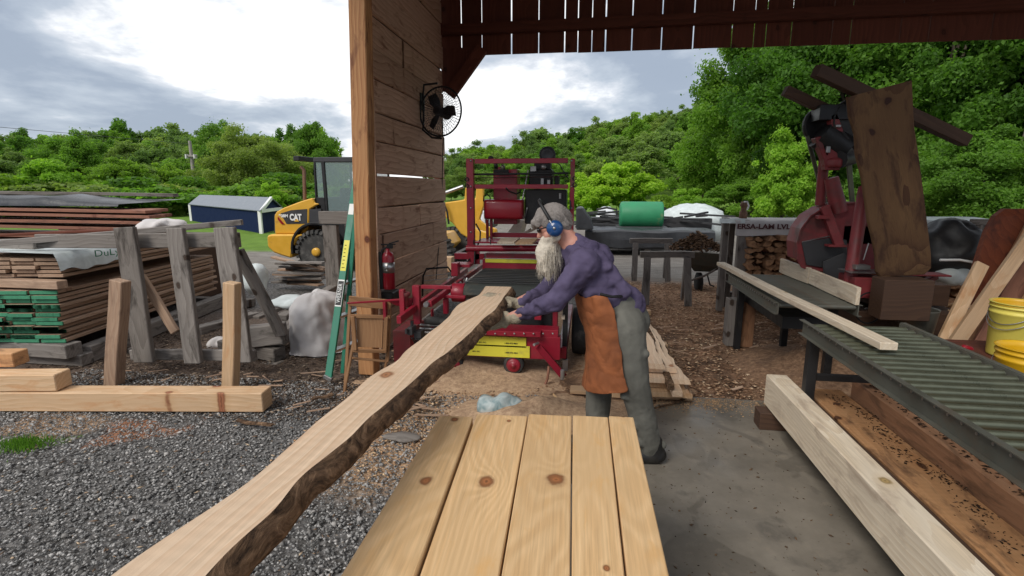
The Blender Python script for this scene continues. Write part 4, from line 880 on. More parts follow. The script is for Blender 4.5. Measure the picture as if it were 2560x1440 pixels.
cf = MB(); capsules(cf, [(V(1296, 788, 2.84), V(1286, 791, 2.84), .034, .033), (V(1312, 755, 3.13), V(1303, 757, 3.12), .034, .033)]); organic(cf, 'cuffs', M['sweater'], pr, .006, 2)
hd_ = MB(); capsules(hd_, [(V(1455, 612, 2.94), V(1500, 640, 2.92), .022, .03), (V(1500, 640, 2.92), V(1500, 636, 3.08), .034, .034), (V(1448, 600, 3.08), V(1500, 636, 3.08), .024, .03), (V(1442, 608, 2.96), V(1440, 600, 3.06), .026, .024)])
organic(hd_, 'hood', M['sweater'], pr, .008, 3, .02, .03)
# trousers
tr = MB()
capsules(tr, [(V(1546, 775, 2.98), V(1560, 800, 3.0), .138, .142), (J['hipL'], J['knL'], .118, .088), (J['knL'], V(1622, 1108, 3.0), .088, .074), (V(1622, 1108, 3.0), V(1622, 1118, 3.0), .072, .066),
    (J['hipR'], J['knR'], .115, .086), (J['knR'], V(1493, 1095, 3.12), .086, .072), (V(1493, 1095, 3.12), V(1493, 1122, 3.12), .074, .070), (V(1582, 802, 3.0), V(1568, 830, 2.98), .10, .10)])
capsules(tr, [(V(1540, 835, 2.84), V(1600, 865, 2.86), .03, .02), (V(1548, 905, 2.84), V(1612, 885, 2.86), .022, .028), (V(1560, 990, 2.86), V(1622, 1010, 2.9), .024, .02), (V(1572, 1060, 2.9), V(1640, 1080, 2.96), .028, .024), (V(1590, 1105, 2.93), V(1655, 1112, 3.0), .03, .03), (V(1565, 830, 2.82), V(1582, 960, 2.83), .03, .022)])
organic(tr, 'trousers', M['pants'], pr, .008, 6, .012, .12)
for a in ('anL', 'anR'):
    an = J[a]; sh = MB(); z0 = .0
    capsules(sh, [((an.x+.045, an.y, .066), (an.x-.17, an.y-.02, .056), .054, .046), ((an.x+.03, an.y, .07), (an.x+.02, an.y, .14), .056, .056)])
    organic(sh, 'shoe', M['black'], pr, .007, 3)
# apron: bent sheet round the front of the thighs
prof = []
rows = [(732, 1436, 1505, 1.0), (760, 1440, 1515, 1), (800, 1452, 1526, 1), (850, 1468, 1535, 1), (900, 1465, 1542, 1), (945, 1458, 1551, 1), (968, 1456, 1556, 1)]
S, S2 = [], []
for j, (py, xf, xs_, _) in enumerate(rows):
    q = []
    for k in range(21):
        t = k/20; a = pi*.5+(t-.5)*pi*1.12
        nearf = V(xf, py, 2.98); nears = V(xs_, py+(4 if j == 6 else 0), 2.78)
        cx = nears.x; rx = nears.x-nearf.x; ry = .205
        x = cx-rx*sin(a)+.006*sin(k*1.9+j*.8); y = 3.0-ry*cos(a)*(1 if 1 else 0)+.008*noise.noise((k*.5, j*.6, 0))
        z = nearf.z+(nears.z-nearf.z)*(1-sin(a))*.6
        q.append(Vector((x, y, z)))
    S.append(q)
ap = MB().loft(S, closed=False, cap=False, smooth=True).build('apron', M['apron'], pr)
so = ap.modifiers.new('thick', 'SOLIDIFY'); so.thickness = .006
su = ap.modifiers.new('sub', 'SUBSURF'); su.levels = 2; su.render_levels = 2
tx = bpy.data.textures.new('folds', 'CLOUDS'); tx.noise_scale = .09; dm = ap.modifiers.new('folds', 'DISPLACE'); dm.texture = tx; dm.strength = .03; dm.texture_coords = 'LOCAL'
MB().tube([V(1500, 735, 2.80), V(1530, 742, 2.80), V(1560, 740, 2.86), V(1572, 738, 3.0)], .008, 6).build('apron_string', M['black'], ap)
# gloves: palm, four unequal bent fingers, thumb
def glove(wr, palm_dir, side, nrm, fingers_curl, thumb_dir):
    g = MB(); d = vec(palm_dir).normalized(); n_ = vec(nrm).normalized(); s_ = d.cross(n_).normalized()*side
    P_ = lambda a, b_, c: wr+(d*a+s_*b_+n_*c)*1.2
    capsules(g, [(P_(-.03, 0, 0), P_(.01, 0, 0), .036, .032), (P_(.01, 0, 0), P_(.03, 0, 0), .03, .03)])
    capsules(g, [(P_(.02, b_*.5, 0), P_(.088, b_, 0), .024, .020) for b_ in (-.034, -.012, .011, .031)])
    for i, (b_, ln) in enumerate(((-.036, .062), (-.0125, .075), (.011, .080), (.033, .070))):
        p = P_(.090, b_, 0); cu = fingers_curl[0]; v = d
        for j, f in enumerate((.42, .33, .25)):
            ang = fingers_curl[j]+.08*i*(-1)**j*.5; v = (v*cos(ang)+n_*sin(ang)); v.normalize(); q_ = p+(v+s_*b_*1.2)*ln*f*1.2
            capsules(g, [(p, q_, .0145-.001*j, .0138-.001*j)], 10); p = q_
            n2_ = (n_-v*n_.dot(v)); 
            if n2_.length > .2: pass
    td = vec(thumb_dir).normalized(); tp = P_(.03, .030, 0)
    capsules(g, [(tp, tp+td*.034, .018, .0145), (tp+td*.034, tp+td*.050+d*.020, .0145, .013), (tp+td*.05+d*.02, tp+td*.055+d*.042, .013, .0105)], 10)
    return organic(g, 'glove', M['glove'], pr, .0038, 2, .005, .012)
# near hand under the slab's bark edge, thumb on top; far hand flat on top with fingers over the slab
glove(J['wrL']+Vector((.012, 0, 0)), V(1215, 803, 2.88)-J['wrL'], 1, (-.1, .75, -.35), (.12, .4, .45), (-.2, .3, .9))
glove(J['wrR'], V(1240, 742, 3.10)-J['wrR'], 1, (-.1, 0, -1), (.05, .12, .15), (.1, -.8, -.3))

# ================================================================== conveyors
def conveyor(name, label, x0, x1, y0, y1, z, pitch, r, mat_r, mat_f, nlegs, tilt=0., group=None):
    c = thing(name, label, 'conveyor', ((x0+x1)/2, (y0+y1)/2, 0), group)
    for x in (x0, x1):
        mb = MB(); s_ = -1 if x == x0 else 1
        mb.box((x-.004, y0, z-.075), (x+.004, y1, z+.008)); mb.box((x-(.03 if s_ < 0 else 0), y0, z+.008), (x+(0 if s_ < 0 else .03), y1, z+.013)) ; mb.box((x-(.03 if s_ < 0 else 0), y0, z-.08), (x+(0 if s_ < 0 else .03), y1, z-.0755))
        mb.build('side_rail', mat_f, c)
    n_ = int((y1-y0)/pitch)
    base = None
    for k in range(n_):
        y = y0+pitch*(k+.5)
        if base is None:
            base = MB().tube([(x0+.012, y, z-.012), (x1-.012, y, z-.012)], r, 14).build('roller', mat_r, c)
            MB().tube([(x0-.008, y, z-.012), (x1+.008, y, z-.012)], .0065, 8).build('axle', M['steel'], base)
        else:
            rr = dup(base, base.location+Vector((0, pitch*k, random.uniform(-.0015, .0015))), c)
    return c
c2 = conveyor('roller_conveyor', 'near roller conveyor of green rollers above the long beams', 1.40, 1.97, .9, 3.52, .80, .078, .0165, M['rollgreen'], M['rollframe'], 2)
for y in (3.42, 1.2):
    for x in (1.43, 1.94): MB().box((x-.03, y-.03, .012), (x+.03, y+.03, .72)).build('leg', M['black'], c2, .003)
    MB().box((1.46, y-.02, .44), (1.91, y+.02, .48), 0).build('brace', M['black'], c2, .002)
q0, q1 = G(1806, 684, .75), G(1951, 760, .75); r0, r1 = G(1945, 680, .75), G(2135, 762, .75)
print('CONV1', q0, q1, r0, r1)
c1 = conveyor('roller_conveyor', 'far roller conveyor with dark rollers, next to the firewood rack', q1.x-.02, r1.x, q1.y-.02, q0.y, .75, .062, .02, M['rollframe'], M['rollframe'], 2)
MB().box((q1.x+.1, q1.y+.2, .5), (r1.x-.1, q0.y-.2, .6)).build('frame', M['black'], c1)
for y in (q1.y+.25, q0.y-.25):
    for x in ((r1.x-.06,) if y < 5 else (q1.x+.05, r1.x-.06)): MB().box((x-.03, y-.03, 0), (x+.03, y+.03, .67)).build('leg', M['black'], c1, .003)
# white fence boards on conveyor 1
MB().beam(G(1943, 681, .765)+Vector((.03, 0, .075)), G(2014, 708, .765)+Vector((.03, 0, .07)), .03, .15, seg=6, wob=.004).build('fence_board', M['white_pine'], bevel=.003, label='short pale board on edge along the far conveyor, by the firewood', cat='board')
MB().beam(G(2016, 709, .765)+Vector((.03, 0, .07)), G(2133, 762, .765)+Vector((.03, 0, .065)), .03, .14, seg=6, wob=.003).build('fence_board', M['white_pine'], bevel=.003, label='longer pale board on edge along the far conveyor, below the red guard', cat='board')
# long stick across both conveyors
a = G(1800, 660, .80); c = G(2225, 868, .845)
MB().beam(a, c, .085, .04, seg=20, wob=.008).build('long_board', M['white_pine'], bevel=.003, label='long narrow pale board lying across both roller conveyors', cat='board')
# timber support block
tb = thing('timber_support', 'heavy brown timber block under the end of the far conveyor', 'timber', (1.6, 5.5, 0))
p = G(1852, 868); yb = p.y
tx0, tx1, tx2 = V(1820, 800, yb).x, V(1850, 800, yb).x, V(1888, 800, yb).x
MB().box((tx1, yb, 0), (tx2, yb+.16, V(1850, 740, yb).z), 2).build('block', M['brownbeam'], tb, .006)
MB().box((tx0, yb+.02, .0), (tx1-.003, yb+.16, V(1830, 750, yb).z), 2).build('side_board', M['grey'], tb, .004)

# ================================================================== beams on the slab floor
def long_beam(name, poly_top, z, th, mat, y_end, **tg):
    # poly_top: far-left, far-right picture points and directions given by two x positions at the near end
    (xl0, xr0, yf), (xl1, xr1) = poly_top, y_end
    mb = MB(); a = Vector(((xl0+xr0)/2, yf, z-th/2)); b_ = Vector(((xl1+xr1)/2, .75, z-th/2))
    mb.beam(a, b_, xr0-xl0, th, seg=14, taper=(xr1-xl1)/(xr0-xl0), wob=.002); return mb.build(name, mat, bevel=.006, **tg)
w0, w1 = G(1915, 935, .36), G(1962, 933, .36)
long_beam('square_beam', (w0.x, w1.x, w0.y), .36, .22, M['white_pine'], (1.275, 1.405), label='long pale square beam nearest the concrete, at the left of the beams', cat='beam')
MB().box((1.2, 3.55, .012), (1.62, 3.68, .135), 0).build('bearer', M['darkbeam'], bevel=.004, label='dark short timber bearer under the far end of the pale beam', cat='timber')
MB().box((1.2, 1.5, .012), (2.2, 1.62, .135), 0).build('bearer', M['darkbeam'], bevel=.004, label='dark timber bearer under the beams, nearer the camera', cat='timber')
MB().box((1.43, .75, .14), (1.515, 3.60, .27)).build('gap_strip', M['darkbeam'], bevel=.005, label='dark strip added as the shaded gap between pale and orange beams', cat='beam')  # dark strip put into the groove for its shade, no separate beam
o0 = G(2030, 960, .26); o1 = G(2105, 940, .26)
long_beam('orange_beam', (1.53, 1.77, 3.72), .27, .125, M['orange'], (1.53, 1.78), label='wide orange-brown beam with dark stains under the near conveyor', cat='beam')
long_beam('brown_beam', (1.78, 1.98, 3.62), .39, .24, M['brownbeam'], (1.785, 1.99), label='tall brown beam at the right, directly under the near conveyor', cat='beam')
MB().box((1.55, 3.73, .012), (1.85, 3.83, .16), 0).build('bearer', M['brownbeam'], bevel=.004, label='brown bearer at the far end of the orange beam', cat='timber')
r_ = np.random.default_rng(31)
scatter('bark_debris', rcol('debris', [(0, (.012, .008, .006)), (.7, (.07, .04, .025)), (1, (.25, .15, .09))]), 700, lambda r, n: (lambda k: np.stack([np.clip(1.70+.04*np.sin(k*2.1)+r.normal(0, .035, n), 1.54, 1.775), np.clip(.9+.24*k+r.normal(0, .07, n), .8, 3.6), np.full(n, .274)], -1))(r.integers(0, 12, n)), .009, .3, 33, aspect=.5)
scatter('bark_debris', rcol('debris2', [(0, (.012, .008, .006)), (1, (.09, .05, .03))]), 700, lambda r, n: np.stack([1.80+.16*r.random(n), .9+2.7*r.random(n), np.full(n, .394)], -1), .012, .3, 34, aspect=.5)

# ================================================================== stack of live-edge slabs beyond the man
spec = [(.0, .10, (.22, .80), 3.92, 6.4, 'lowest, dark'), (.10, .15, (.26, .78), 4.0, 8.0, ''), (.15, .20, (.30, .76), 4.1, 8.3, ''), (.20, .25, (.28, .66), 4.3, 8.4, ''), (.25, .30, (.25, .60), 4.55, 8.5, '')]
lb = ['dark lowest slab of the pile beyond the man', 'second slab from the bottom of the pile beyond the man', 'middle slab of the pile beyond the man', 'slab second from the top of the pile beyond the man', 'pale wavy top slab of the pile beyond the man']
# guide from the photograph: right edges
R0, R1 = G(1705, 990, .12), G(1552, 702, .30); L1 = G(1545, 702, .3)
print('PILE', R0, R1, G(1640, 895, .30), G(1600, 895, .3))
for k in range(5):
    z = .11+.05*k; xr_near = (.80, .74, .78, .70, .62)[k]; yn = (3.90, 3.98, 3.93, 4.04, 3.98)[k]; wd_ = (.52, .44, .46, .40, .34)[k]
    Lq = [Vector((xr_near-wd_-.055*i*.35+.015*sin(i*1.1+k*2), yn+i*.35, z)) for i in range(13)]
    Rq = [Vector((xr_near+(-.055*i*.35)+.02*sin(i*1.7+k), yn+i*.35, z)) for i in range(13)]
    slab_loft(Lq, Rq, z, .043, (M['slabtop'] if k > 1 else M['pine2'], M['bark']), 'live_edge_slab', flare=.016, rough=.02, seed=k*3.3, label=lb[k], cat='wooden slab', group='slabs piled beyond the man')
MB().beam(G(1696, 985, .14)+Vector((0, 0, 0)), G(1553, 703, .335), .075, .045, seg=24, wob=.016).build('edge_strip', M['slabtop'], bevel=.004, label='long rough edging strip on the slab pile, along its right edge', cat='strip')
MB().beam(G(1680, 965, .20), G(1556, 712, .30), .05, .05, seg=24, wob=.02).build('bark_strip', M['bark'], bevel=.004, label='dark bark strip beside the rough edging strip on the slab pile', cat='strip')
for y in (4.05, 5.4, 6.9):
    MB().box((.22, y-.05, 0), (.84, y+.05, .062), 0).build('bearer', M['pine2'], bevel=.004, label={4.05: 'pale timber bearer under the near end of the slab pile', 5.4: 'timber bearer under the middle of the slab pile', 6.9: 'timber bearer under the far end of the slab pile'}[y], cat='timber')
MB().box(V(1425, 985, 4.0), V(1480, 965, 4.12)).build('short_block', M['pine2'], bevel=.004, label='short timber end poking out left of the man\'s legs', cat='timber')
# ================================================================== old red saw on the right
SY = 5.2
saw = thing('swing_saw', 'old dark red saw with round blade guard and black belts behind the far conveyor', 'saw machine', V(2080, 900, SY))
def sp_(name, mat, f, parent=None, bevel=.004): mb = MB(); f(mb); return mb.build(name, mat, parent or saw, bevel)
gpts = [(1968, 640), (1966, 600), (1976, 566), (1998, 536), (2030, 516), (2070, 506), (2110, 503), (2152, 506), (2190, 530), (2206, 580), (2200, 640), (2160, 668), (2060, 672), (2000, 668), (1980, 660)]
sp_('guard_plate', M['oldred'], lambda b: b.prism([Vector((V(x, y, SY+.28).x, SY+.05, V(x, y, SY+.28).z)) for x, y in gpts], (0, .012, 0)))
rim = gpts[:12]
S = []
for i, (x, y) in enumerate(rim):
    q = V(x, y, SY+.28); p = Vector((q.x, SY+.02, q.z)); c = V(2090, 590, SY+.28); d = Vector((p.x-c.x, 0, p.z-c.z)).normalized()*.012; S.append([p, q, q-d, p-d])
sp_('guard_rim', M['oldred'], lambda b: b.loft(S, smooth=False), bevel=0)
sp_('guard_seam', M['steel'], lambda b: b.tube([V(2005, 605, SY+.04), V(2085, 588, SY+.04)], .006, 6))
sp_('lower_plate', M['darkgrey'], lambda b: b.prism([V(x, y, SY+.03) for x, y in ((2004, 606), (2080, 594), (2118, 600), (2118, 668), (2070, 672), (2016, 662))], (0, .01, 0)))
sp_('side_shield', M['darkgrey'], lambda b: b.prism([V(x, y, SY-.1) for x, y in ((2058, 655), (2110, 632), (2125, 650), (2122, 720), (2060, 690))], (0, .02, 0)))
sp_('frame_post', M['oldred'], lambda b: b.tube([V(2124, 708, SY-.35), V(2150, 540, SY-.3), V(2162, 470, SY-.2)], .052, 12))
sp_('frame_arm', M['oldred'], lambda b: b.beam(V(2060, 515, SY), V(2098, 615, SY-.05), .075, .055, up=(0, -1, 0)))
sp_('arm_bracket', M['oldred'], lambda b: b.box(V(2046, 548, SY-.08), V(2066, 538, SY)))
sp_('arm_bracket', M['oldred'], lambda b: b.box(V(2072, 618, SY-.1), V(2105, 610, SY)))
sp_('arm_tube', M['oldred'], lambda b: b.tube([V(2078, 445, SY+.05), V(2098, 530, SY+.05)], [.06, .075], 14))
sp_('arm_tube', M['oldred'], lambda b: b.tube([V(2050, 512, SY+.2), V(2060, 400, SY+.15)], .045, 12))
sp_('head_bracket', M['oldred'], lambda b: b.prism([V(x, y, SY) for x, y in ((2038, 345), (2060, 400), (2064, 425), (2100, 425), (2104, 380), (2110, 330), (2092, 280), (2078, 290), (2082, 350), (2068, 390), (2052, 340))], (0, .10, 0)))
sp_('collar', M['oldred'], lambda b: b.lathe(V(2080, 420, SY+.05), (0, 0, 1), [(.075, 0), (.09, .02), (.09, .07), (.06, .09)], 14))
for (x, y, R_, Y_) in ((2052, 312, .155, SY+.25), (2134, 300, .19, SY+.05)):
    w = MB().lathe(V(x, y, Y_), (-.25, 1, 0), [(R_*.9, 0), (R_, .005), (R_, .05), (R_*.9, .055)], 26).build('pulley', M['black'], saw)
    MB().ring(V(x, y, Y_-.01), (-.25, 1, 0), R_*.98, .008, 28).build('rim', M['rubber'], w)
sp_('motor', M['black'], lambda b: [b.tube([V(2050, 335, SY+.1), V(2110, 375, SY+.1)], .13, 16), b.box(V(2048, 300, SY), V(2104, 268, SY+.2)), b.tube([V(2095, 400, SY), V(2130, 390, SY+.2)], .08, 12)])
for x, y, X_, Y_ in ((2066, 382, 2074, 366), (2090, 318, 2100, 312)): sp_('nameplate', M['steel'], lambda b: b.box(V(x, y, SY-.03), V(X_, Y_, SY)))
sp_('drive_belt', M['rollgreen'], lambda b: b.beam(V(2018, 340, SY+.2), V(2062, 508, SY+.25), .035, .02, up=(0, -1, 0)))
sp_('drive_belt', M['rollgreen'], lambda b: b.beam(V(2120, 385, SY+.2), V(2132, 520, SY+.25), .045, .02, up=(0, -1, 0)))
sp_('drive_belt', M['rubber'], lambda b: b.tube([V(2106, 330, SY), V(2118, 348, SY), V(2150, 385, SY+.05)], .016, 8))
sp_('gearbox', M['black'], lambda b: [b.box(V(2160, 660, SY+.1), V(2215, 500, SY+.4)), b.box(V(2105, 610, SY+.05), V(2160, 560, SY+.3))])
sp_('control_box', M['oldred'], lambda b: b.box(V(2132, 745, SY-.5), V(2166, 682, SY-.2)))
sp_('control_top', M['steel'], lambda b: [b.box(V(2128, 682, SY-.5), V(2195, 674, SY-.25)), b.box(V(2140, 674, SY-.45), V(2162, 660, SY-.35))])
sp_('lever', M['steel'], lambda b: b.tube([V(2158, 650, SY-.4), V(2172, 608, SY-.4)], .006, 6))
sp_('base_frame', M['darkbeam'], lambda b: [b.box(V(2140, 830, SY-.4), V(2300, 745, SY+.3)), b.box(V(2166, 760, SY-.3), V(2290, 690, SY+.2)), b.box(V(2190, 945, SY-.5), V(2230, 820, SY-.3))])
sp_('crank_wheel', M['black'], lambda b: [b.ring(V(2172, 770, SY-.55), (.3, -1, .1), .13, .008, 24), b.tube([V(2160, 772, SY-.55), V(2185, 768, SY-.55)], .01, 6)])
sp_('outrigger', M['oldred'], lambda b: [b.beam(V(2240, 745, SY), V(2340, 690, SY+.2), .05, .05), b.box(V(2255, 690, SY), V(2345, 680, SY+.2))])
# crossing dark bars
MB().beam(V(2040, 176, SY-.25), V(2414, 352, SY+.15), .10, .10, up=(0, -1, 0)).build('steel_bar', M['darkbeam'], bevel=.004, label='long dark bar slanting down to the right behind the hanging slab', cat='bar')
MB().beam(V(1962, 226, SY+.1), V(2098, 290, SY+.15), .085, .085, up=(0, -1, 0)).build('steel_bar', M['darkbeam'], bevel=.004, label='shorter dark bar slanting to the pulleys at the top of the red saw', cat='bar')
# upright slab
L_ = [(2122, 242), (2128, 290), (2140, 335), (2146, 385), (2158, 440), (2166, 500), (2174, 555), (2186, 600), (2192, 640), (2194, 680), (2204, 694)]
R_ = [(2280, 200), (2282, 250), (2286, 320), (2294, 380), (2302, 430), (2310, 490), (2316, 540), (2322, 590), (2328, 640), (2328, 670), (2312, 686)]
S, LC = [], []
for i in range(len(L_)):
    y = SY-.75+.004*i*10*.3; a = V(*L_[i], y); b_ = V(*R_[i], y); t = .045; rr = .02*noise.noise((i*.9, 1, 0))
    S.append([a, b_, b_+Vector((.012+rr, t*.6, 0)), b_+Vector((-.006, t, 0)), a+Vector((.006, t, 0)), a+Vector((-.014-rr, t*.5, 0))])
    LC.append([(i*.17, p.x-a.x, p.y) for p in S[-1]])
MB().loft(S, LC).build('hanging_slab', M['darkslab'], bevel=.004, label='wide dark live-edge slab standing upright in front of the red saw', cat='wooden slab')
MB().box(V(2200, 800, SY-.8), V(2300, 692, SY-.6)).build('machinery_block', M['darkbeam'], bevel=.005, label='plain dark block standing in for machinery under the upright slab', cat='stand')  # added block in place of the dark machinery

# ================================================================== firewood rack
FY = 7.0
fw = thing('firewood_rack', 'grey timber firewood rack with a white printed wrap over its top', 'firewood rack', V(1850, 780, FY))
def fp_(name, mat, f, parent=None, bevel=.004): mb = MB(); f(mb); return mb.build(name, mat, parent or fw, bevel)
for (x0, x1, ya, yb, Y_) in ((1798, 1812, 770, 545, FY+.25), (1814, 1828, 770, 560, FY+.5), (1838, 1862, 800, 550, FY)):
    fp_('post', M['grey'], lambda b: b.box((V(x0, 700, Y_).x, Y_, 0), (V(x1, 700, Y_).x, Y_+.1, V(x0, yb, Y_).z), 2))
fp_('post', M['grey'], lambda b: b.box((V(1864, 700, FY).x, FY+.02, 0), (V(1875, 700, FY).x, FY+.4, V(1864, 562, FY).z), 2))
fp_('post', M['grey'], lambda b: b.box((V(2420, 700, FY).x, FY, 0), (V(2452, 700, FY).x, FY+.1, V(2420, 555, FY).z), 2))
x0, x1 = V(1840, 600, FY).x, V(2482, 600, FY).x; zt_, zb_ = V(1850, 549, FY).z, V(1850, 584, FY).z
fp_('bottom_rail', M['grey'], lambda b: b.box((x0, FY+.05, .1), (x1, FY+.15, .2), 0)); fp_('bottom_rail', M['grey'], lambda b: b.box((x0, FY+.6, .1), (x1, FY+.7, .2), 0))
# wrap: draped strip with sag and wrinkles
def drape(x0, x1, top, drop, Y_, depth, n=60):
    S = []
    for i in range(n+1):
        x = x0+(x1-x0)*i/n; w = .012*noise.noise((x*3, 0, 0)); w2 = .008*noise.noise((x*9, 2, 0)); dd = drop*(1+.10*noise.noise((x*2.3, 7, 0)))
        S.append([Vector((x, Y_+depth, top-.12+w)), Vector((x, Y_+depth-.01, top+w)), Vector((x, Y_+depth*.5, top+.015+w2)), Vector((x, Y_+.01, top+w)), Vector((x, Y_-.012+w2, top-dd*.2)), Vector((x, Y_-.016+w, top-dd*.6)), Vector((x, Y_-.01+w2*2, top-dd))])
    return MB().loft(S, closed=False, cap=False, smooth=True)
wrp = drape(V(1838, 560, FY).x, V(2160, 560, FY).x, zt_-.01, (zt_-zb_)*1.05, FY-.02, .75).build('wrap', M['tarp'], fw)
text('ERSA-LAM LVL', 'lettering', solid('dark_red_ink', (.07, .012, .014), .6), wrp, V(1909, 567, FY-.07), .085, bold=.003, width=V(1976, 566, FY-.07).x-V(1843, 566, FY-.07).x).hide_render = False
drape(V(2250, 545, FY).x, x1, zt_+.02, .05, FY, .75).build('wrap', M['tarp2'], fw)
MB().loft([[V(1799, 546+3*k, FY+.22-.02*k)+Vector((0, 0, 0)), V(1799+64, 546+3*k, FY-.03-.01*k)] for k in range(5)], closed=False, cap=False).build('wrap', M['tarp2'], fw)
# split logs, ends facing the camera
r = random.Random(5); count = 0
protos = []
for k in range(7):
    n_ = r.choice((3, 4, 5)); a0 = r.random()*6; pts = [(cos(a0+2*pi*i/n_+r.uniform(-.3, .3))*r.uniform(.8, 1.25), sin(a0+2*pi*i/n_+r.uniform(-.3, .3))*.62*r.uniform(.7, 1.2)) for i in range(n_)]
    q = []
    for i in range(n_):
        a, b_ = pts[i], pts[(i+1) % n_]; q.append(a); q.append(((a[0]+b_[0])/2+r.uniform(-.08, .08), (a[1]+b_[1])/2+r.uniform(-.08, .08)))
    o = MB().prism([(p[0]*.068, 0, p[1]*.066) for p in q], (0, .38, 0)).build('split_log', M['log'] if 'log' in M else M['redwood'], None, .006)
    protos.append(o); o['proto'] = 1
used = set()
def logs(xa, xb, za, zb, Y_, label, group):
    global count
    z = za; row = 0
    while z < zb:
        x = xa+r.uniform(0, .05)
        while x < xb:
            k = r.randrange(7); o = protos[k] if k not in used else dup(protos[k]); used.add(k)
            o.location = (x, Y_+r.uniform(-.02, .12), z+r.uniform(-.012, .012)); o.rotation_euler = (0, r.uniform(-.5, .5), r.uniform(-.06, .06)); s_ = r.uniform(.8, 1.2); o.scale = (s_, 1, s_)
            tag(o, label, 'split log', group); count += 1; x += .125*r.uniform(.85, 1.1)
        z += .074; row += 1
M['log'] = solid('log_end', (.40, .215, .11), .85, 0, .9, dirt=(.13, .065, .035), dirtamt=.5, scale=11, bumpy=.6)
for o in protos: o.data.materials[0] = M['log']
logs(V(1870, 600, FY).x, V(1995, 600, FY).x, .25, V(1900, 585, FY).z-.02, FY+.06, 'split log end in the rack under the printed wrap', 'split logs under the printed wrap')
logs(V(2316, 700, FY-1).x, V(2408, 700, FY-1).x, .1, .70, FY-1., 'split log in the low pile behind the leaning planks', 'split logs behind the leaning planks')
MB().box((V(1880, 700, FY).x, FY+.5, .1), (V(2330, 700, FY).x, FY+.62, zt_-.05), 0).build('back_boards', M['barn'], fw)
MB().ell((0, 0, 0), .001)
# rusty fitting with white hose on top
hy = MB().lathe(V(1857, 548, FY+.3), (0, 0, 1), [(.05, 0), (.05, .10), (.035, .11), (.035, .16), (.048, .17), (.048, .20), (.03, .23)], 14).build('pipe_fitting', M['hydrant'], label='rusty pipe fitting with white hose standing on top of the firewood rack', cat='pipe fitting')
MB().tube([V(1860, 505, FY+.25), V(1868, 504, FY+.22), V(1872, 515, FY+.22), V(1868, 525, FY+.22)], .011, 8).build('hose', M['white'], hy)

# ================================================================== yard behind
# sawhorses
def sawhorse(c, label):
    t = thing('sawhorse', label, 'sawhorse', c, 'grey sawhorses on the chips')
    MB().beam(c+Vector((-.38, 0, .70)), c+Vector((.38, 0, .71)), .10, .09, seg=8, wob=.006).build('top_rail', M['grey'], t, .004)
    for sx in (-.28, .28):
        for sy in (-1, 1):
            MB().beam(c+Vector((sx*1.05, sy*.26, 0)), c+Vector((sx, sy*.06, .665)), .035 if sy > 0 else .10, .10 if sy > 0 else .035, up=(0, 1, 0)).build('leg', M['grey'], t, .004)
    return t
sawhorse(Vector((1.13, 7.75, 0)), 'nearer grey sawhorse, standing in front of its twin')
s2 = sawhorse(Vector((1.13, 9.75, 0)), 'farther grey sawhorse, half hidden behind its twin')
# black wrapped lumber
WY = 13.2
wl = MB(); S = []
xa, xb = V(1462, 600, WY).x, V(1788, 600, WY).x; zb_, zt2 = V(1600, 637, WY).z+.12, V(1600, 574, WY).z
for i in range(40):
    x = xa+(xb-xa)*i/39; q = []
    for k in range(16):
        a = 2*pi*k/16; co, si = cos(a), sin(a); e_ = .3
        w = .03*noise.noise((x*2, k*.8, 1))
        q.append(Vector((x, WY+.6+.6*abs(co)**e_*(1 if co > 0 else -1)+w, (zt2+zb_)/2+(zt2-zb_)/2*abs(si)**e_*(1 if si > 0 else -1)*(.93 if i in (0, 39) else 1)+w)))
    S.append(q)
wl.loft(S).build('wrapped_lumber', M['tarpblack'], label='long lumber bundle wrapped in black plastic, lying below the green tank', cat='lumber bundle')
for x in (xa+.4, (xa+xb)/2, xb-.4): MB().box((x-.08, WY+.1, 0), (x+.08, WY+1.1, zb_+.01), 1).build('bearer', M['grey'], bevel=.01, label={0: 'timber bearer at the left under the black wrapped bundle', 1: 'timber bearer midway under the black wrapped bundle', 2: 'timber bearer at the right under the black wrapped bundle'}[[xa+.4, (xa+xb)/2, xb-.4].index(x)], cat='timber')
# green tank
ta, tb_ = V(1552, 540, 14.0), V(1662, 540, 14.0); R_t = (V(1600, 505, 14).z-V(1600, 573, 14).z)/2; zc = V(1600, 539, 14).z
MB().lathe((ta.x, 14.4, zc), (1, 0, 0), [(R_t*.8, -.01), (R_t*.97, .02), (R_t, .06), (R_t, tb_.x-ta.x-.06), (R_t*.97, tb_.x-ta.x-.02), (R_t*.8, tb_.x-ta.x)], 40).build('green_tank', M['greentank'], label='round green metal tank lying on its side in the yard', cat='tank')
tank_base = MB().box((ta.x-.1, 13.9, zt2+.01), (tb_.x+.1, 14.9, zc-R_t-.0)).build('tank_rack', M['darkgrey'], bevel=.01, label='low dark rack carrying the green tank', cat='rack')
# black frames and junk
jk = MB(); rr = random.Random(11)
for k in range(26):
    x = rr.uniform(V(1470, 560, 15).x, V(1770, 560, 15).x); z = rr.uniform(.55, .95); l = rr.uniform(.4, 1.6)
    jk.beam((x-l/2, 15+rr.uniform(-.3, .6), z), (x+l/2, 15+rr.uniform(-.3, .6), z+rr.uniform(-.12, .12)), .06, .05)
jk.box((V(1465, 600, 15.6).x, 15.5, 0), (V(1775, 600, 15.6).x, 16, .8))
jk.build('scrap_heap', M['darkgrey'], kind='stuff')
MB().prism([V(1440, 575, 12.5), V(1440, 520, 12.5), V(1456, 518, 12.5), V(1478, 548, 12.5), V(1484, 575, 12.5)], (0, .8, 0)).build('black_cover', M['tarpblack'], bevel=.03, label='black covered mound right behind the gantry of the red mill', cat='covered pile')
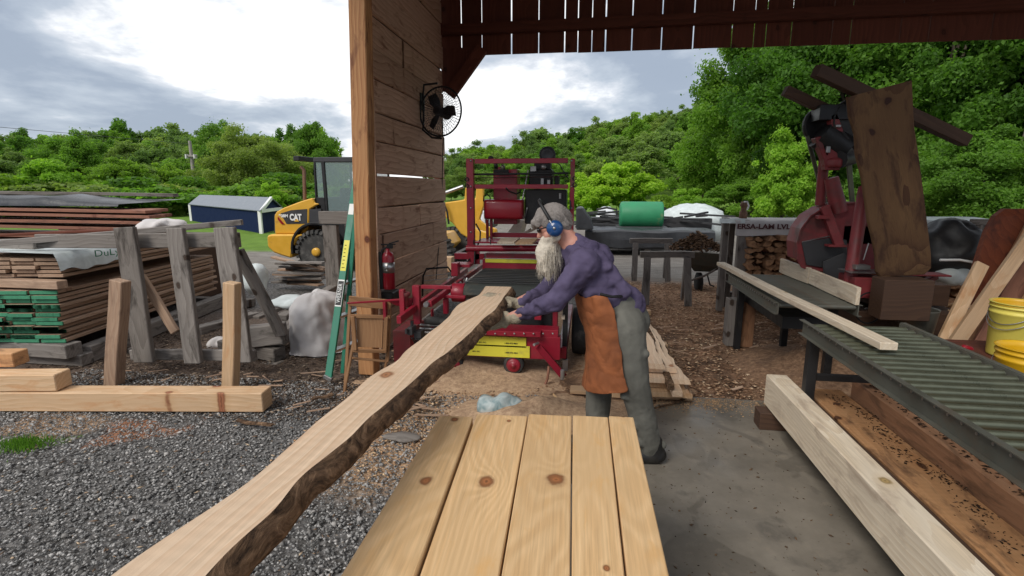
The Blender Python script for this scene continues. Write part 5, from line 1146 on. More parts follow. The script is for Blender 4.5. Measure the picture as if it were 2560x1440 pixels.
# pickups / pale vehicles far back
def pickup(px, py, D, label, col, flip=1, s=1.):
    c = G(px, py); 
    y = D; c = V(px, py, y); c.z = 0
    t = thing('parked_pickup', label, 'pickup truck', c, 'pale vehicles parked at the far side of the yard')
    def pf(pts): return [c+Vector((flip*x*s, 0, z*s)) for x, z in pts]
    MB().prism(pf([(-2.6, .5), (-2.6, 1.02), (-.9, 1.08), (-.7, 1.08), (1.0, 1.08), (2.4, 1.0), (2.6, .8), (2.6, .45)]), (0, 1.8, 0)).build('body', col, t, .05)
    MB().prism(pf([(-.9, 1.08), (-.75, 1.72), (-.5, 1.8), (.3, 1.8), (.55, 1.72), (1.15, 1.08)]), (0, 1.7, 0)).build('cabin', col, t, .06)
    MB().prism([p+Vector((0, -.012, 0)) for p in pf([(-.7, 1.14), (-.6, 1.66), (.3, 1.68), (.85, 1.14)])], (0, .01, 0)).build('window', M['lens'], t)
    for x in (-1.7, 1.7):
        MB().lathe(c+Vector((flip*x*s, -.01, .38*s)), (0, 1, 0), [(.25*s, 0), (.37*s, .01), (.38*s, .2), (.25*s, .22)], 20).build('wheel', M['rubber'], t)
    return t
M['carwhite'] = solid('white_car_paint', (.62, .64, .66), .3, 0, .1, coat=.5)
M['carred'] = solid('faded_red_paint', (.45, .08, .06), .4, 0, .2, coat=.3)
def cover(px0, px1, y0, y1, D, label):
    a, c = V(px0, y1, D), V(px1, y0, D); mb = MB(); S = []; n_ = 14
    for i in range(n_+1):
        t = i/n_; x = a.x+(c.x-a.x)*t; h = (c.z-a.z)*(1-.55*abs(t*2-1)**3)*(1+.08*noise.noise((t*5, px0, 0)))
        S.append([Vector((x, D+.8+.8*cos(k), a.z-.5 if k in (0, pi) else a.z+h*sin(k)**.5)) for k in np.linspace(0, pi, 12)])
    t_ = thing('covered_load', label, 'covered load', ((a.x+c.x)/2, D, 0), 'pale covered loads at the far side of the yard')
    MB().loft(S, smooth=True).build('cover', M['carwhite'], t_)
    MB().tube([V(px0+2, y0+6, D-.02), V((px0+px1)/2, y0+1, D-.02), V(px1-3, y0+6, D-.02), V(px1, y1, D-.02)], .035, 6).build('strap', M['black'], t_)
    MB().box((a.x-.1, D, .3), (c.x+.1, D+1.6, a.z)).build('deck', M['darkgrey'], t_, .03)
cover(1490, 1544, 518, 556, 18, 'pale covered load with black strap, left of the green tank')
cover(1630, 1666, 514, 560, 18, 'pale covered load half hidden behind the green tank')
cover(1190, 1216, 520, 560, 17, 'pale load glimpsed through the left of the mill gantry')
# white plastic wrapped thing right
wc = V(1735, 585, 16); S = []
def blob(name, c, r, mat, seed, amp=.12, **tg):
    mb = MB().ell(c, r, None, 28, 18)
    for i, v in enumerate(mb.v):
        d = Vector(v)-vec(c); k = noise.noise((v[0]*3/max(r)*.5+seed, v[1]*3, v[2]*3)); k2 = noise.noise((v[0]*9+seed, v[1]*9, v[2]*9)); f = 1+amp*k*1.6+amp*.5*k2
        mb.v[i] = tuple(vec(c)+d*f)
    mb.lc = list(mb.v); return mb.build(name, mat, **tg)
blob('covered_pile', (wc.x, 16.5, .55), (1.1, .8, .62), M['tarp2'], 3, label='pile under pale plastic sheet right of the green tank', cat='covered pile')
# wheelbarrow
wb = thing('wheelbarrow', 'dark wheelbarrow heaped with bark scraps beside the firewood rack', 'wheelbarrow', V(1745, 720, 8.9))
By = 8.8
def W(px, py, Y_=By): return V(px, py, Y_)
S = [[W(1712, 628, By), W(1800, 634, By), W(1800, 634, By+.6), W(1712, 628, By+.6)], [W(1722, 660, By+.05), W(1795, 668, By+.05), W(1795, 668, By+.5), W(1722, 660, By+.5)], [W(1735, 678, By+.12), W(1780, 680, By+.12), W(1780, 680, By+.4), W(1735, 678, By+.4)]]
MB().loft(S).build('tray', solid('dull_green_tray', (.075, .075, .06), .6, .2, .5, dirt=(.14, .09, .06)), wb, .01)
MB().lathe(W(1738, 706, By+.15), (1, 0, 0), [(.11, 0), (.17, .02), (.17, .09), (.11, .11)], 20).build('wheel', M['rubber'], wb)
for s_ in (0, .35):
    MB().tube([W(1712, 706, By+s_), W(1760, 690, By+s_), W(1800, 668, By+s_)], .018, 8).build('handle', M['grey'], wb)
    MB().tube([W(1768, 686, By+s_), W(1775, 712, By+s_), W(1785, 716, By+s_)], .012, 6).build('leg', M['black'], wb)
mb = MB(); rr = random.Random(3)
for k in range(420):
    a = rr.random()*6.28; q = rr.random()**.6; cx = W(1752, 610).x+q*cos(a)*.42; cy = By+.3+q*sin(a)*.28; cz = W(1750, 628).z+(1-q)**.8*.30*rr.random()**.3
    d = Vector((rr.uniform(-1, 1), rr.uniform(-1, 1), rr.uniform(-.2, .7))).normalized()*rr.uniform(.03, .07); mb.beam(Vector((cx, cy, cz))-d, Vector((cx, cy, cz))+d, .03, .012)
mb.build('bark_scraps', M['bark'], kind='stuff')

# ================================================================== right foreground pieces
def bucket(c, R, h, mat, label, lidcol=None, group='yellow plastic buckets'):
    t = thing('bucket', label, 'bucket', c, group)
    MB().lathe(c, (0, 0, 1), [(R*.86, 0), (R*.87, .01), (R*.95, h*.78), (R*1.0, h*.8), (R*1.0, h*.83), (R*.96, h*.835), (R*.97, h*.9), (R*1.02, h*.91), (R*1.02, h*.93), (R*.98, h*.935), (R*1.0, h*.985), (R*1.05, h*.99), (R*1.05, h), (R*.95, h), (R*.94, h*.9), (R*.85, .03)], 36).build('shell', mat, t)
    MB().tube([c+Vector((R*1.02*cos(a), R*1.02*sin(a), h*.8-.10*sin((a-2.2)/2.6*pi))) for a in np.linspace(2.2, 4.8, 14)], .003, 6).build('bail', M['steel'], t)
    return t
by = 3.75
bA = V(2540, 765, by); bz = V(2540, 832, by).z
print('BUCKET', bA, bz)
bk1 = bucket(Vector((V(2545, 830, by).x, by+.02, bz-.16)), .150, .36, M['bucket2'], 'pale yellow bucket under the other, with a small grey label')
bk2 = bucket(Vector((V(2545, 830, by).x, by+.02, bz+.02)), .148, bA.z-bz-.02+.02, M['bucket'], 'bright yellow bucket stacked on top of the pale one', )
lbx = V(2490, 875, by); MB().box((lbx.x-.03, by-.155, lbx.z-.045), (lbx.x+.045, by-.150, lbx.z+.035)).build('label', M['rollframe'], bk1)
st = MB().box((V(2545, 830, by).x-.35, by-.25, .012), (V(2545, 830, by).x+.6, by+.4, bz-.165)).build('low_bench', M['barn'], bevel=.01, label='dark low bench carrying the yellow buckets', cat='bench')
b3 = V(2560, 868, 3.15); bucket(Vector((b3.x+.04, 3.15, b3.z-.37)), .150, .37, M['bucket'], 'yellow bucket at the right edge, lower and nearer the conveyor')
MB().box((b3.x-.2, 2.95, .012), (b3.x+.35, 3.4, b3.z-.375)).build('crate', M['barn'], bevel=.01, label='dark crate under the bucket at the right edge', cat='crate')
def lean(name, px0, py0, Y0_, px1, py1, Y1_, w, th, mat, label, wob=.003):
    MB().beam(V(px0, py0, Y0_), V(px1, py1, Y1_), w, th, up=(0, -1, .3), seg=12, wob=wob).build(name, mat, bevel=.003, label=label, cat='plank', group='planks leaning at the right')
lean('leaning_plank', 2345, 880, 4.6, 2455, 660, 4.9, .10, .04, M['pine2'], 'short pale plank leaning farthest left, behind the near conveyor')
lean('leaning_plank', 2372, 880, 4.4, 2600, 560, 4.75, .10, .045, M['pine2'], 'long pale plank leaning across towards the right edge')
lean('leaning_plank', 2450, 900, 4.7, 2640, 560, 5.1, .22, .03, M['redwood'], 'wide reddish plank leaning behind the long pale plank')
lean('leaning_plank', 2420, 900, 4.9, 2620, 520, 5.2, .2, .03, M['brownbeam'], 'brown plank leaning behind the pale planks', )
lean('leaning_plank', 2500, 920, 4.5, 2680, 600, 4.8, .2, .03, M['orange'], 'orange plank leaning behind the yellow buckets')
lean('leaning_plank', 2560, 920, 4.4, 2720, 640, 4.7, .25, .03, M['redwood'], 'dark reddish plank leaning at the far right edge')
S = []
for i, (xl, xr, y) in enumerate(((2400, 2520, 770), (2425, 2545, 720), (2440, 2570, 670), (2455, 2600, 620), (2468, 2625, 580), (2490, 2650, 540), (2515, 2670, 522))):
    Y_ = 5.0+.06*i; a = V(xl, y, Y_); b_ = V(xr, y, Y_); S.append([a, b_, b_+Vector((.01, .05, 0)), a+Vector((-.01, .05, 0))])
MB().loft(S, [[(i*.2, p.x, p.y) for p in q] for i, q in enumerate(S)]).build('red_slab', M['redslab'], bevel=.004, label='wide dark red live-edge slab leaning at the top right, above the planks', cat='wooden slab')
# dark covered machine, pallets and pale scrap beyond
blob('covered_machine', V(2372, 632, 6.0), (.36, .3, .33), M['black'], 8, .22, label='black shapeless covered machine right of the upright slab', cat='covered machine')
blob('pale_bag', V(2385, 690, 5.8), (.17, .15, .10), M['tarp2'], 4, .25, label='crumpled pale plastic bag below the black covered machine', cat='plastic bag')
pl = thing('slatted_gate', 'pale slatted gate standing between black machine and red slab', 'gate', V(2455, 700, 6.3))
for k in range(4): MB().box(V(2432+16*k, 690, 6.3), V(2441+16*k, 560, 6.33)).build('slat', M['grey'], pl, .003)
MB().box(V(2425, 562, 6.28), V(2500, 548, 6.3)).build('rail', M['grey'], pl, .003)
MB().tube([V(2350, 650, 5.4), V(2400, 650, 5.4), V(2440, 657, 5.4)], .012, 8).build('pale_pipe', M['white'], label='thin pale pipe lying across the clutter right of the slab', cat='pipe')
bk = thing('metal_pail', 'dark metal pail on the floor behind the near conveyor', 'pail', V(2285, 860, 5.0))
MB().lathe(V(2285, 850, 4.6), (0, 0, 1), [(.11, 0), (.14, .26), (.145, .27), (.13, .26), (.1, .02)], 24).build('shell', M['rollframe'], bk)
MB().tube([V(2400, 878, 3.9), V(2410, 868, 3.9), V(2425, 872, 3.9), V(2435, 884, 3.9), V(2420, 888, 3.9)], .02, 8).build('red_strap', M['redtank'], label='bright red rolled strap at the foot of the leaning planks', cat='strap')
mb = MB(); rr = random.Random(8)
for k in range(60):
    p = V(rr.uniform(2290, 2440), rr.uniform(760, 860), rr.uniform(4.9, 5.9)); d = Vector((rr.uniform(-1, 1), rr.uniform(-1, 1), rr.uniform(-.3, .3))).normalized()*rr.uniform(.05, .18); mb.beam(p-d, p+d, .05, .02)
mb.build('scrap_wood', M['pine2'], kind='stuff')
MB().box(V(2180, 850, 4.9), V(2300, 800, 5.3)).build('dark_chest', M['barn'], bevel=.01, label='dark low chest on the ground below the upright slab', cat='chest')
# plastic sack
sk = blob('plastic_sack', G(1248, 1020, .06)+Vector((0, .04, .0)), (.18, .10, .10), M['bagblue'], 6, .45, label='crumpled pale blue sack on the sawdust behind the bench', cat='sack')
blob('flat_rag', G(1005, 1092, .01), (.12, .06, .02), M['grey'], 2, .3, label='flat grey stone-like scrap on the gravel left of the bench', cat='scrap')
for k, (xa, ya, xb, yb, w, lb_) in enumerate(((590, 1052, 680, 1062, .03, 'bark strip lying on the gravel below the long beam'), (1365, 960, 1372, 905, .02, 'red-brown stake sticking up from the sawdust'), (780, 1000, 830, 985, .04, 'dark bark piece near the ladder foot'), (1740, 990, 1600, 1030, .012, 'long thin stick at the edge of the concrete'), (1780, 830, 1840, 835, .08, 'flat bark sheet on the chips by the timber block'), (1380, 985, 1450, 1045, .01, 'thin yellow twig on the sawdust behind the bench'))):
    a, b_ = G(xa, ya, .03), G(xb, yb, .035)
    if k == 1: a = G(1365, 962, .0); b_ = a+Vector((.02, .02, .16))
    MB().beam(a, b_, w, .012, seg=6, wob=.012).build('wood_scrap', M['redwood'] if k == 1 else M['bark'] if k != 5 else M['pine'], label=lb_, cat='wood scrap')
# ================================================================== fan, extinguisher, ladder, chair at the post
FYY = 6.3; fc = V(1101, 279, FYY); FR = .285
ax = Vector((-.28, -1, .05)).normalized()
fan = thing('wall_fan', 'round black wire-guarded fan mounted on the plank wall', 'fan', fc+Vector((0, .1, 0)))
mb = MB().ring(fc, ax, FR, .011, 48, 8); mb.build('guard_rim', M['black'], fan)
mb = MB(); x_ = ax.orthogonal().normalized(); y_ = ax.cross(x_)
for s_ in (-1, 1):
    for k in range(3): rr_ = FR*(.3+.22*k); mb.ring(fc+ax*s_*.075*sqrt(max(0, 1-(rr_/FR)**2)), ax, rr_, .0015, 40, 4)
    for k in range(48):
        a = 2*pi*k/48; d = x_*cos(a)+y_*sin(a)
        mb.tube([fc+d*FR*t+ax*s_*.085*sqrt(max(0, 1-t*t)) for t in (.12, .4, .7, .9, 1)], .0022, 4, caps=False)
mb.build('wire_guard', M['darkgrey'], fan)
MB().tube([fc+ax*.05, fc-ax*.16], [.045, .07], 16).tube([fc+ax*.05, fc+ax*.085], .05, 14).build('motor', M['black'], fan)
for k in range(3):
    a = .25+2*pi*k/3; d = x_*cos(a)+y_*sin(a); e_ = ax.cross(d)
    MB().loft([[fc+d*.04-e_*.03, fc+d*.04+e_*.03+ax*.02, fc+d*.04+e_*.03+ax*.024, fc+d*.04-e_*.03+ax*.004], [fc+d*.13-e_*.06, fc+d*.13+e_*.06+ax*.05, fc+d*.13+e_*.06+ax*.054, fc+d*.13-e_*.06+ax*.004], [fc+d*.22-e_*.05, fc+d*.22+e_*.05+ax*.04, fc+d*.22+e_*.05+ax*.044, fc+d*.22-e_*.05+ax*.004]]).build('blade', M['black'], fan, .002)
br = [V(1094, 208, FYY+.1), V(1060, 212, FYY+.1), V(1030, 240, FYY+.12), V(1024, 265, FYY+.13), V(1030, 300, FYY+.12), V(1050, 325, FYY+.08), V(1080, 344, FYY+.03), V(1104, 346, FYY+.0)]
br = [Vector((max(p.x, WX+.04), p.y, p.z)) for p in br]
MB().tube(br, .013, 8).build('bracket', M['black'], fan)
MB().box((WX+.02, FYY+.05, V(1030, 260, FYY).z-.06), (WX+.035, FYY+.2, V(1030, 230, FYY).z), 2).build('wall_plate', M['black'], fan)
cd = MB().tube([V(1105, 300, FYY-.05), V(1108, 345, FYY), V(1106, 420, 7.2), V(1105, 520, 7.3), V(1098, 600, 7.1), V(1090, 700, 6.6)], .006, 6).tube([V(1108, 345, FYY+.01), V(1108, 362, FYY+.01)], .007, 6).build('cord', M['black'], fan)
ex = thing('fire_extinguisher', 'red fire extinguisher hanging on the plank wall by the post', 'fire extinguisher', V(975, 725, 4.75))
EY = 4.75; eb = V(974, 722, EY); et = V(974, 630, EY); eh = et.z-eb.z
MB().lathe(eb, (0, 0, 1), [(.052, 0), (.058, .01), (.058, eh*.88), (.045, eh*.97), (.02, eh*1.02), (.02, eh*1.1)], 24).build('cylinder', M['redtank'], ex)
MB().lathe(eb+Vector((0, 0, eh*.45)), (0, 0, 1), [(.0585, 0), (.0588, 0), (.0588, eh*.28), (.0585, eh*.28)], 24).build('label', M['steel'], ex)
MB().box(et+Vector((-.02, -.02, .035)), et+Vector((.03, .02, .07))).beam(et+Vector((.0, 0, .08)), et+Vector((.1, -.02, .11)), .02, .012).beam(et+Vector((-.08, 0, .07)), et+Vector((.06, 0, .075)), .02, .012).build('valve', M['black'], ex)
MB().tube([et+Vector((-.02, 0, .05)), et+Vector((-.07, -.02, .02)), et+Vector((-.075, -.03, -.1)), et+Vector((-.07, -.03, -.25))], .01, 8).build('hose', M['black'], ex)
MB().box((WX+.03, EY-.03, eb.z), (eb.x-.055, EY+.03, et.z), 2).build('hook', M['black'], ex)
bb = thing('battery_box', 'small dark box on the shelf below the extinguisher', 'box', V(965, 750, 4.7))
MB().box(V(935, 755, 4.75), V(1000, 722, 4.95)).build('case', M['black'], bb, .01); MB().box(V(925, 762, 4.7), V(1005, 755, 5.0)).build('shelf', M['brownbeam'], bb, .003)
MB().box(V(950, 726, 4.74), V(960, 718, 4.76)).build('terminal', M['steel'], bb)
# wire frame cart by the wall
ct = thing('wire_cart', 'thin wire cart frame standing at the far end of the plank wall', 'cart', V(1095, 745, 6.4))
MB().tube([V(1056, 740, 6.2), V(1058, 690, 6.2), V(1066, 672, 6.2), V(1120, 668, 6.4), V(1128, 680, 6.4)], .012, 8).build('frame', M['black'], ct)
for k in range(4): MB().tube([V(1060, 690+12*k, 6.22), V(1124, 684+12*k, 6.4)], .004, 5).build('wire', M['steel'], ct)
# step ladder leaning at the post
ld = thing('step_ladder', 'folded green fibreglass step ladder leaning beside the corner post', 'ladder', V(830, 945, 4.05))
lb0, lt0 = V(821, 948, 3.95), V(898, 400, 4.62)
def lad(nm, a, b_, w, h, mat, up=(0, -1, 0)): return MB().beam(a, b_, w, h, up=up).build(nm, mat, ld, .003)
ra = lad('rail', lb0, lt0, .062, .03, M['ladder']); rb = lad('rail', lb0+Vector((.14, .42, .0)), lt0+Vector((-.06, .42, 0)), .06, .03, M['ladder'])
lad('rear_rail', V(856, 940, 4.25), V(892, 500, 4.35), .035, .025, M['ladder']); lad('rear_rail', V(850, 940, 4.25)+Vector((.1, .3, 0)), V(892, 500, 4.35)+Vector((-.04, .25, 0)), .035, .025, M['ladder'])
for k in range(6):
    t = .12+.15*k; a = lb0.lerp(lt0, t); b_ = (lb0+Vector((.14, .42, 0))).lerp(lt0+Vector((-.06, .42, 0)), t); lad('step', a, b_, .07, .02, M['steel'], (0, 0, 1))
lad('foot', lb0+Vector((-.006, 0, -.0)), lb0+Vector((.008, .0, .03)), .075, .045, M['steel'])
d = (lt0-lb0).normalized()
def sticker(t0, t1, mat, w=.05):
    a = lb0.lerp(lt0, t0)+Vector((0, -.0165, 0)); b_ = lb0.lerp(lt0, t1)+Vector((0, -.0165, 0)); return MB().beam(a, b_, w, .001, up=(0, -1, 0)).build('sticker', mat, ra)
s1 = sticker(.48, .62, M['tapeyellow']); s3 = sticker(.74, .79, M['white'])
sa = sticker(.32, .44, M['white'], .058); sb_ = sticker(.326, .434, M['black'], .05)
sb_.location.y -= .0015
text('WERNER', 'lettering', M['white'], sb_, lb0.lerp(lt0, .38)+Vector((0, -.0195, 0)), .05, xdir=d, updir=Vector((-1, 0, .1)), width=.17)
for k in range(7): c = lb0.lerp(lt0, .495+.017*k)+Vector((0, -.018, 0)); MB().box(c+Vector((-.015, -.0005, -.003)), c+Vector((.015*random.random(), .0005, .003))).build('print_line', M['black'], s1)
# folding chair
ch_ = thing('folding_chair', 'folded brown wooden chair leaning at the foot of the post', 'folding chair', V(920, 930, 3.95))
CY = 3.9
def cp(nm, xa, ya, Ya, xb, yb, Yb, w=.028, h=.018): return MB().beam(V(xa, ya, Ya), V(xb, yb, Yb), w, h, up=(0, -1, 0)).build(nm, M['chairwood'], ch_, .004)
cp('rear_leg', 876, 750, CY+.05, 862, 990, CY-.05); cp('rear_leg', 975, 768, CY+.12, 968, 905, CY+.1); cp('front_leg', 884, 855, CY-.02, 858, 996, CY-.1, .022); cp('front_leg', 972, 860, CY+.1, 962, 930, CY+.1, .022)
cp('back_rail', 872, 752, CY+.03, 978, 762, CY+.1, .085, .016); cp('rung', 880, 895, CY, 962, 903, CY+.1, .018, .018)
cp('seat_frame', 876, 790, CY-.02, 976, 793, CY+.08, .03, .022); cp('seat_frame', 882, 876, CY-.04, 966, 878, CY+.06, .03, .022)
cp('seat_frame', 882, 790, CY-.03, 888, 876, CY-.04, .035, .022); cp('seat_frame', 966, 792, CY+.06, 962, 878, CY+.06, .035, .022)
MB().prism([V(890, 796, CY-.0), V(958, 798, CY+.06), V(955, 870, CY+.05), V(894, 868, CY-.01)], (0, .008, 0)).build('seat', M['chairwood'], ch_, .002)

# ================================================================== left foreground: beams, rack, stacks
b0, b1 = G(-330, 1003, 0), G(660, 1008, 0)
zc = .0
a = G(-300, 1028, 0); c = G(655, 1031, 0); hB = .15
off = Vector((0, .078, hB/2))
MB().beam(a+off, c+off, .155, hB, seg=12, wob=.001).build('long_beam', M['pine2'], bevel=.006, label='long fresh pine beam lying on the gravel below the grey rack', cat='beam')
zz = hB
a = G(-300, 983, zz+.003); c = G(137, 980, zz+.003)
MB().beam(a+Vector((0, .08, .067)), c+Vector((0, .08, .067)), .15, .13, seg=6, wob=.001).build('short_beam', M['pine2'], bevel=.006, label='short pine beam on top of the long beam, lower left', cat='beam')
a = G(-300, 925, .29); c = G(22, 923, .29)
MB().beam(a+Vector((0, .1, .06)), c+Vector((0, .1, .06)), .14, .11).build('short_beam', M['orange'], bevel=.006, label='orange beam end at the left edge, topmost of the small pile', cat='beam')
# grey timber rack
rk = thing('timber_rack', 'weathered grey timber frame of three slanting planks in front of the lumber', 'timber rack', G(450, 950))
def rp(nm, xa, ya, Ya, xb, yb, Yb, w, h, mat='grey', up=(0, -1, 0)): return MB().beam(V(xa, ya, Ya), V(xb, yb, Yb), w, h, up=up, seg=8, wob=.004).build(nm, M[mat], rk, .006)
rp('plank', 312, 568, 4.05, 364, 905, 4.0, .20, .05); rp('plank', 440, 570, 4.05, 485, 908, 4.0, .165, .05); rp('plank', 563, 568, 4.05, 606, 905, 4.0, .19, .05)
rp('top_rail', 95, 603, 4.22, 598, 600, 4.13, .05, .13, up=(0, 0, 1))
rp('top_rail', -60, 612, 4.35, 96, 610, 4.30, .10, .10, up=(0, 0, 1))
rp('bottom_rail', 330, 886, 4.15, 640, 888, 4.1, .05, .10, up=(0, 0, 1))
rp('brace', 352, 690, 4.14, 440, 830, 4.12, .085, .04, 'stackwood'); rp('brace', 595, 625, 4.2, 704, 838, 4.45, .11, .05)
rp('prop', 300, 700, 3.72, 286, 968, 3.70, .12, .10, 'stackwood'); rp('prop', 582, 706, 3.68, 576, 970, 3.68, .105, .09, 'pine2')
rp('foot', 340, 940, 4.6, 335, 870, 4.5, .09, .09)
MB().beam(V(-40, 612, 4.0), V(606, 556, 4.75), .07, .055, seg=8, wob=.004).build('long_grey_board', M['grey'], bevel=.004, label='long grey board laid along the top of the timber rack', cat='board')
# timber crate right of it
cr_ = thing('timber_cribbing', 'cribbing of grey square timbers under the white bundle', 'cribbing', G(640, 930))
def cpb(xa, ya, Ya, xb, yb, Yb, w=.15, h=.15): MB().beam(V(xa, ya, Ya), V(xb, yb, Yb), w, h, seg=6, wob=.004).build('timber', M['grey'], cr_, .008)
cpb(405, 922, 4.6, 705, 920, 4.45, .12, .13); cpb(625, 840, 4.5, 712, 832, 4.55, .15, .2); cpb(560, 862, 4.7, 700, 885, 4.5, .15, .13); cpb(660, 870, 4.55, 840, 742, 6.2, .16, .14)
cpb(705, 800, 5.2, 840, 720, 6.5, .12, .12); cpb(490, 830, 5.2, 640, 790, 6.2, .14, .12); cpb(640, 800, 6.0, 760, 745, 7.2, .1, .1)
# white bundle
S = []
for j in range(15):
    t = j/14; q = []; yy = 742+t*184
    xl = np.interp(yy, [742, 760, 800, 860, 926], [738, 704, 712, 712, 716]); xr = np.interp(yy, [742, 760, 800, 860, 926], [770, 800, 815, 838, 848])
    a, c = V(xl, yy, 4.7), V(xr, yy, 4.7); cx = (a.x+c.x)/2; w = (c.x-a.x)/2; zz_b = max(.004, a.z)
    for k in range(56):
        an = 2*pi*k/56; fold = 1+(.015+.10*t)*noise.noise((cos(an)*2.6, sin(an)*2.6, t*.8))*1.6+.12*t*abs(noise.noise((cos(an)*5, sin(an)*5, t*.9)))+.03*noise.noise((cos(an)*4, sin(an)*4, t*9))
        co, si = cos(an), sin(an); e_ = .75
        q.append(Vector((cx+w*fold*abs(co)**e_*(1 if co > 0 else -1), 4.98+.36*fold*abs(si)**e_*(1 if si > 0 else -1)*(.55+.45*min(1, t*5)), zz_b+(.02*noise.noise((an*2, t*3, 5)) if t < .95 else 0))))
    S.append(q)
bn = MB().loft(S, smooth=True).build('wrapped_bundle', M['tarp'], label='big crumpled white tarp bundle between rack and ladder', cat='tarp bundle')
q = bn.modifiers.new('s', 'SUBSURF'); q.levels = 2; q.render_levels = 2
tx = bpy.data.textures.new('crumple', 'CLOUDS'); tx.noise_scale = .16; tx.noise_depth = 1; q = bn.modifiers.new('crumple', 'DISPLACE'); q.texture = tx; q.strength = .05; q.mid_level = .5; q.texture_coords = 'LOCAL'
b2_ = blob('white_scrap', V(545, 858, 4.9), (.13, .12, .08), M['tarp'], 5, .3, label='white crumpled wrap on the timbers behind the rack', cat='wrap')
b2_ = blob('white_wrap', V(730, 755, 5.6), (.22, .25, .07), M['tarp2'], 15, .3, label='pale wrap lying over timbers behind the tarp bundle', cat='wrap')
blob('pale_bag', V(640, 690, 5.6), (.13, .15, .22), M['tarp2'], 9, .3, label='pale torn bag hanging right behind the rack', cat='plastic bag')
# lumber stack with green ends
def board_stack(origin, ldir, L_, cols, bw, layers, th, pitch, mats, endmat, label, group, rng, endlayers=(), zoff=0., skip=.0):
    ldir = vec(ldir).normalized(); sd = Vector((-ldir.y, ldir.x, 0)) ; sd = sd if sd.x < 0 else -sd
    pr_ = []
    for k in range(6):
        mb = MB().beam(Vector((0, 0, 0)), ldir*L_, bw*(.88+.02*k), th, seg=4, wob=.002)
        o = mb.build('stacked_board', mats, None, .002); o.location = (0, 0, 0); me = o.data
        # restore origin at the board's near end
        pr_.append(o)
    usedp = set(); n_ = 0
    for z_ in range(layers):
        for c_ in range(cols):
            k = rng.randrange(6)
            if rng.random() < skip: continue
            if k in usedp: o = dup(pr_[k])
            else: o = pr_[k]; usedp.add(k)
            g = (z_ in endlayers)
            jit = rng.uniform(-.03, .03)
            p = vec(origin)+sd*(bw*(c_+.5)+rng.uniform(-.006, .006)+(.03 if z_ % 2 else 0))+ldir*(L_/2+jit)+Vector((0, 0, pitch*z_+zoff-th/2+rng.uniform(-.002, .002)))
            o.location = p; o.rotation_euler = (0, 0, rng.uniform(-.006, .006)); o['label'] = label[1] if g else label[0]; o['category'] = 'board'; o['group'] = group[1] if g else group[0]; n_ += 1
            if g:
                e0 = MB(); 
                key = (k,)
                if key not in ends:
                    w_ = bw*(.88+.02*k); me = MB(); me.beam((0, 0, 0), ldir*.012, w_+.002, th+.002); eo = me.build('end_paint', endmat, o); eo.parent = o
                    # place at near end in the board's own space
                    eo.location = (0, 0, 0)
                    vs2 = [v.co.copy() for v in eo.data.vertices]; cc = sum(vs2, Vector())/len(vs2)
                    for v in eo.data.vertices: v.co = v.co-cc-ldir*(L_/2+.001)+Vector((0, 0, th/2))
                    ends[key] = eo
                else:
                    eo = ends[key].copy(); COL.objects.link(eo); eo.parent = o
    for k in range(6):
        if k not in usedp: bpy.data.objects.remove(pr_[k])
ends = {}
rg = random.Random(2)
sO = G(180, 922, 0); ld_ = Vector((-.16, 1, 0))
near = G(160, 922, 0)
lcol = near.x+.02
zb0 = V(160, 855, 4.02).z
board_stack((near.x, 4.02, zb0+.016), ld_, 2.6, 5, .25, 12, .030, .0415, [M['stackwood']], M['greenend'],
    ('stickered board in the front lumber stack, end not painted', 'green-ended board in the front lumber stack'), ('plain boards of the front lumber stack', 'green-ended boards of the front lumber stack'), rg, endlayers=range(0, 9))
zt3 = zb0+12*.0415+.05
MB().beam((near.x-1.2, 4.05, zt3), (near.x+.05, 4.02, zt3), .10, .075).build('sticker_timber', M['stackwood'], bevel=.004, label='thick pale timber across the front lumber stack, above the green ends', cat='timber')
ends = {}
board_stack((near.x-.02, 4.12, zt3+.065), ld_, 2.5, 5, .24, 5, .028, .038, [M['stackwood']], M['greenend'],
    ('thin board in the upper tier of the front lumber stack', ''), ('upper tier boards of the front lumber stack', ''), rg, skip=.08)
pal = thing('stack_base', 'grey timber base under the front lumber stack', 'timber base', (near.x-.6, 4.1, 0))
MB().beam((near.x-1.3, 4.06, zb0-.075), (near.x+.06, 4.02, zb0-.075), .16, .13).build('cross_timber', M['grey'], pal, .006)
MB().beam((near.x+.02, 4.15, zb0-.16), (near.x-.4, 6.75, zb0-.16), .14, .16).build('side_timber', M['grey'], pal, .006)
MB().beam((near.x-1.25, 4.25, zb0-.16), (near.x-1.6, 6.75, zb0-.16), .14, .16).build('side_timber', M['grey'], pal, .006)
for y in (4.1, 5.4, 6.6): MB().beam((near.x-1.4, y, .05), (near.x+.1, y, .05), .13, .11).build('foot_timber', M['grey'], pal, .006)
# pale sheet on top of stack with writing
ztop = zt3+.065+5*.038
S = []
for i in range(24):
    y = 4.0+.9*i/23; w = .012*noise.noise((y*6, 2, 0)); xr = near.x+.03-.16*(y-4)
    S.append([Vector((xr-.95, y, ztop+.03+w)), Vector((xr-.5, y, ztop+.035-w)), Vector((xr, y, ztop+.03+w)), Vector((xr+.03+w, y, ztop-.05)), Vector((xr+.045-w, y, ztop-.13+.05*noise.noise((y*5, 0, 3))))])
sh_ = MB().loft(S, closed=False, cap=False, smooth=True).build('plastic_sheet', M['tarp2'], label='pale printed plastic sheet hanging over the front lumber stack', cat='plastic sheet')
text('DuLy', 'lettering', M['greenend'], sh_, V(268, 632, 4.45), .09, xdir=(.3, 1, 0), width=.22)
blob('white_wrap', V(405, 566, 5.6), (.22, .2, .10), M['tarp'], 33, .55, label='peaked white wrap on the lumber behind the rack', cat='wrap')
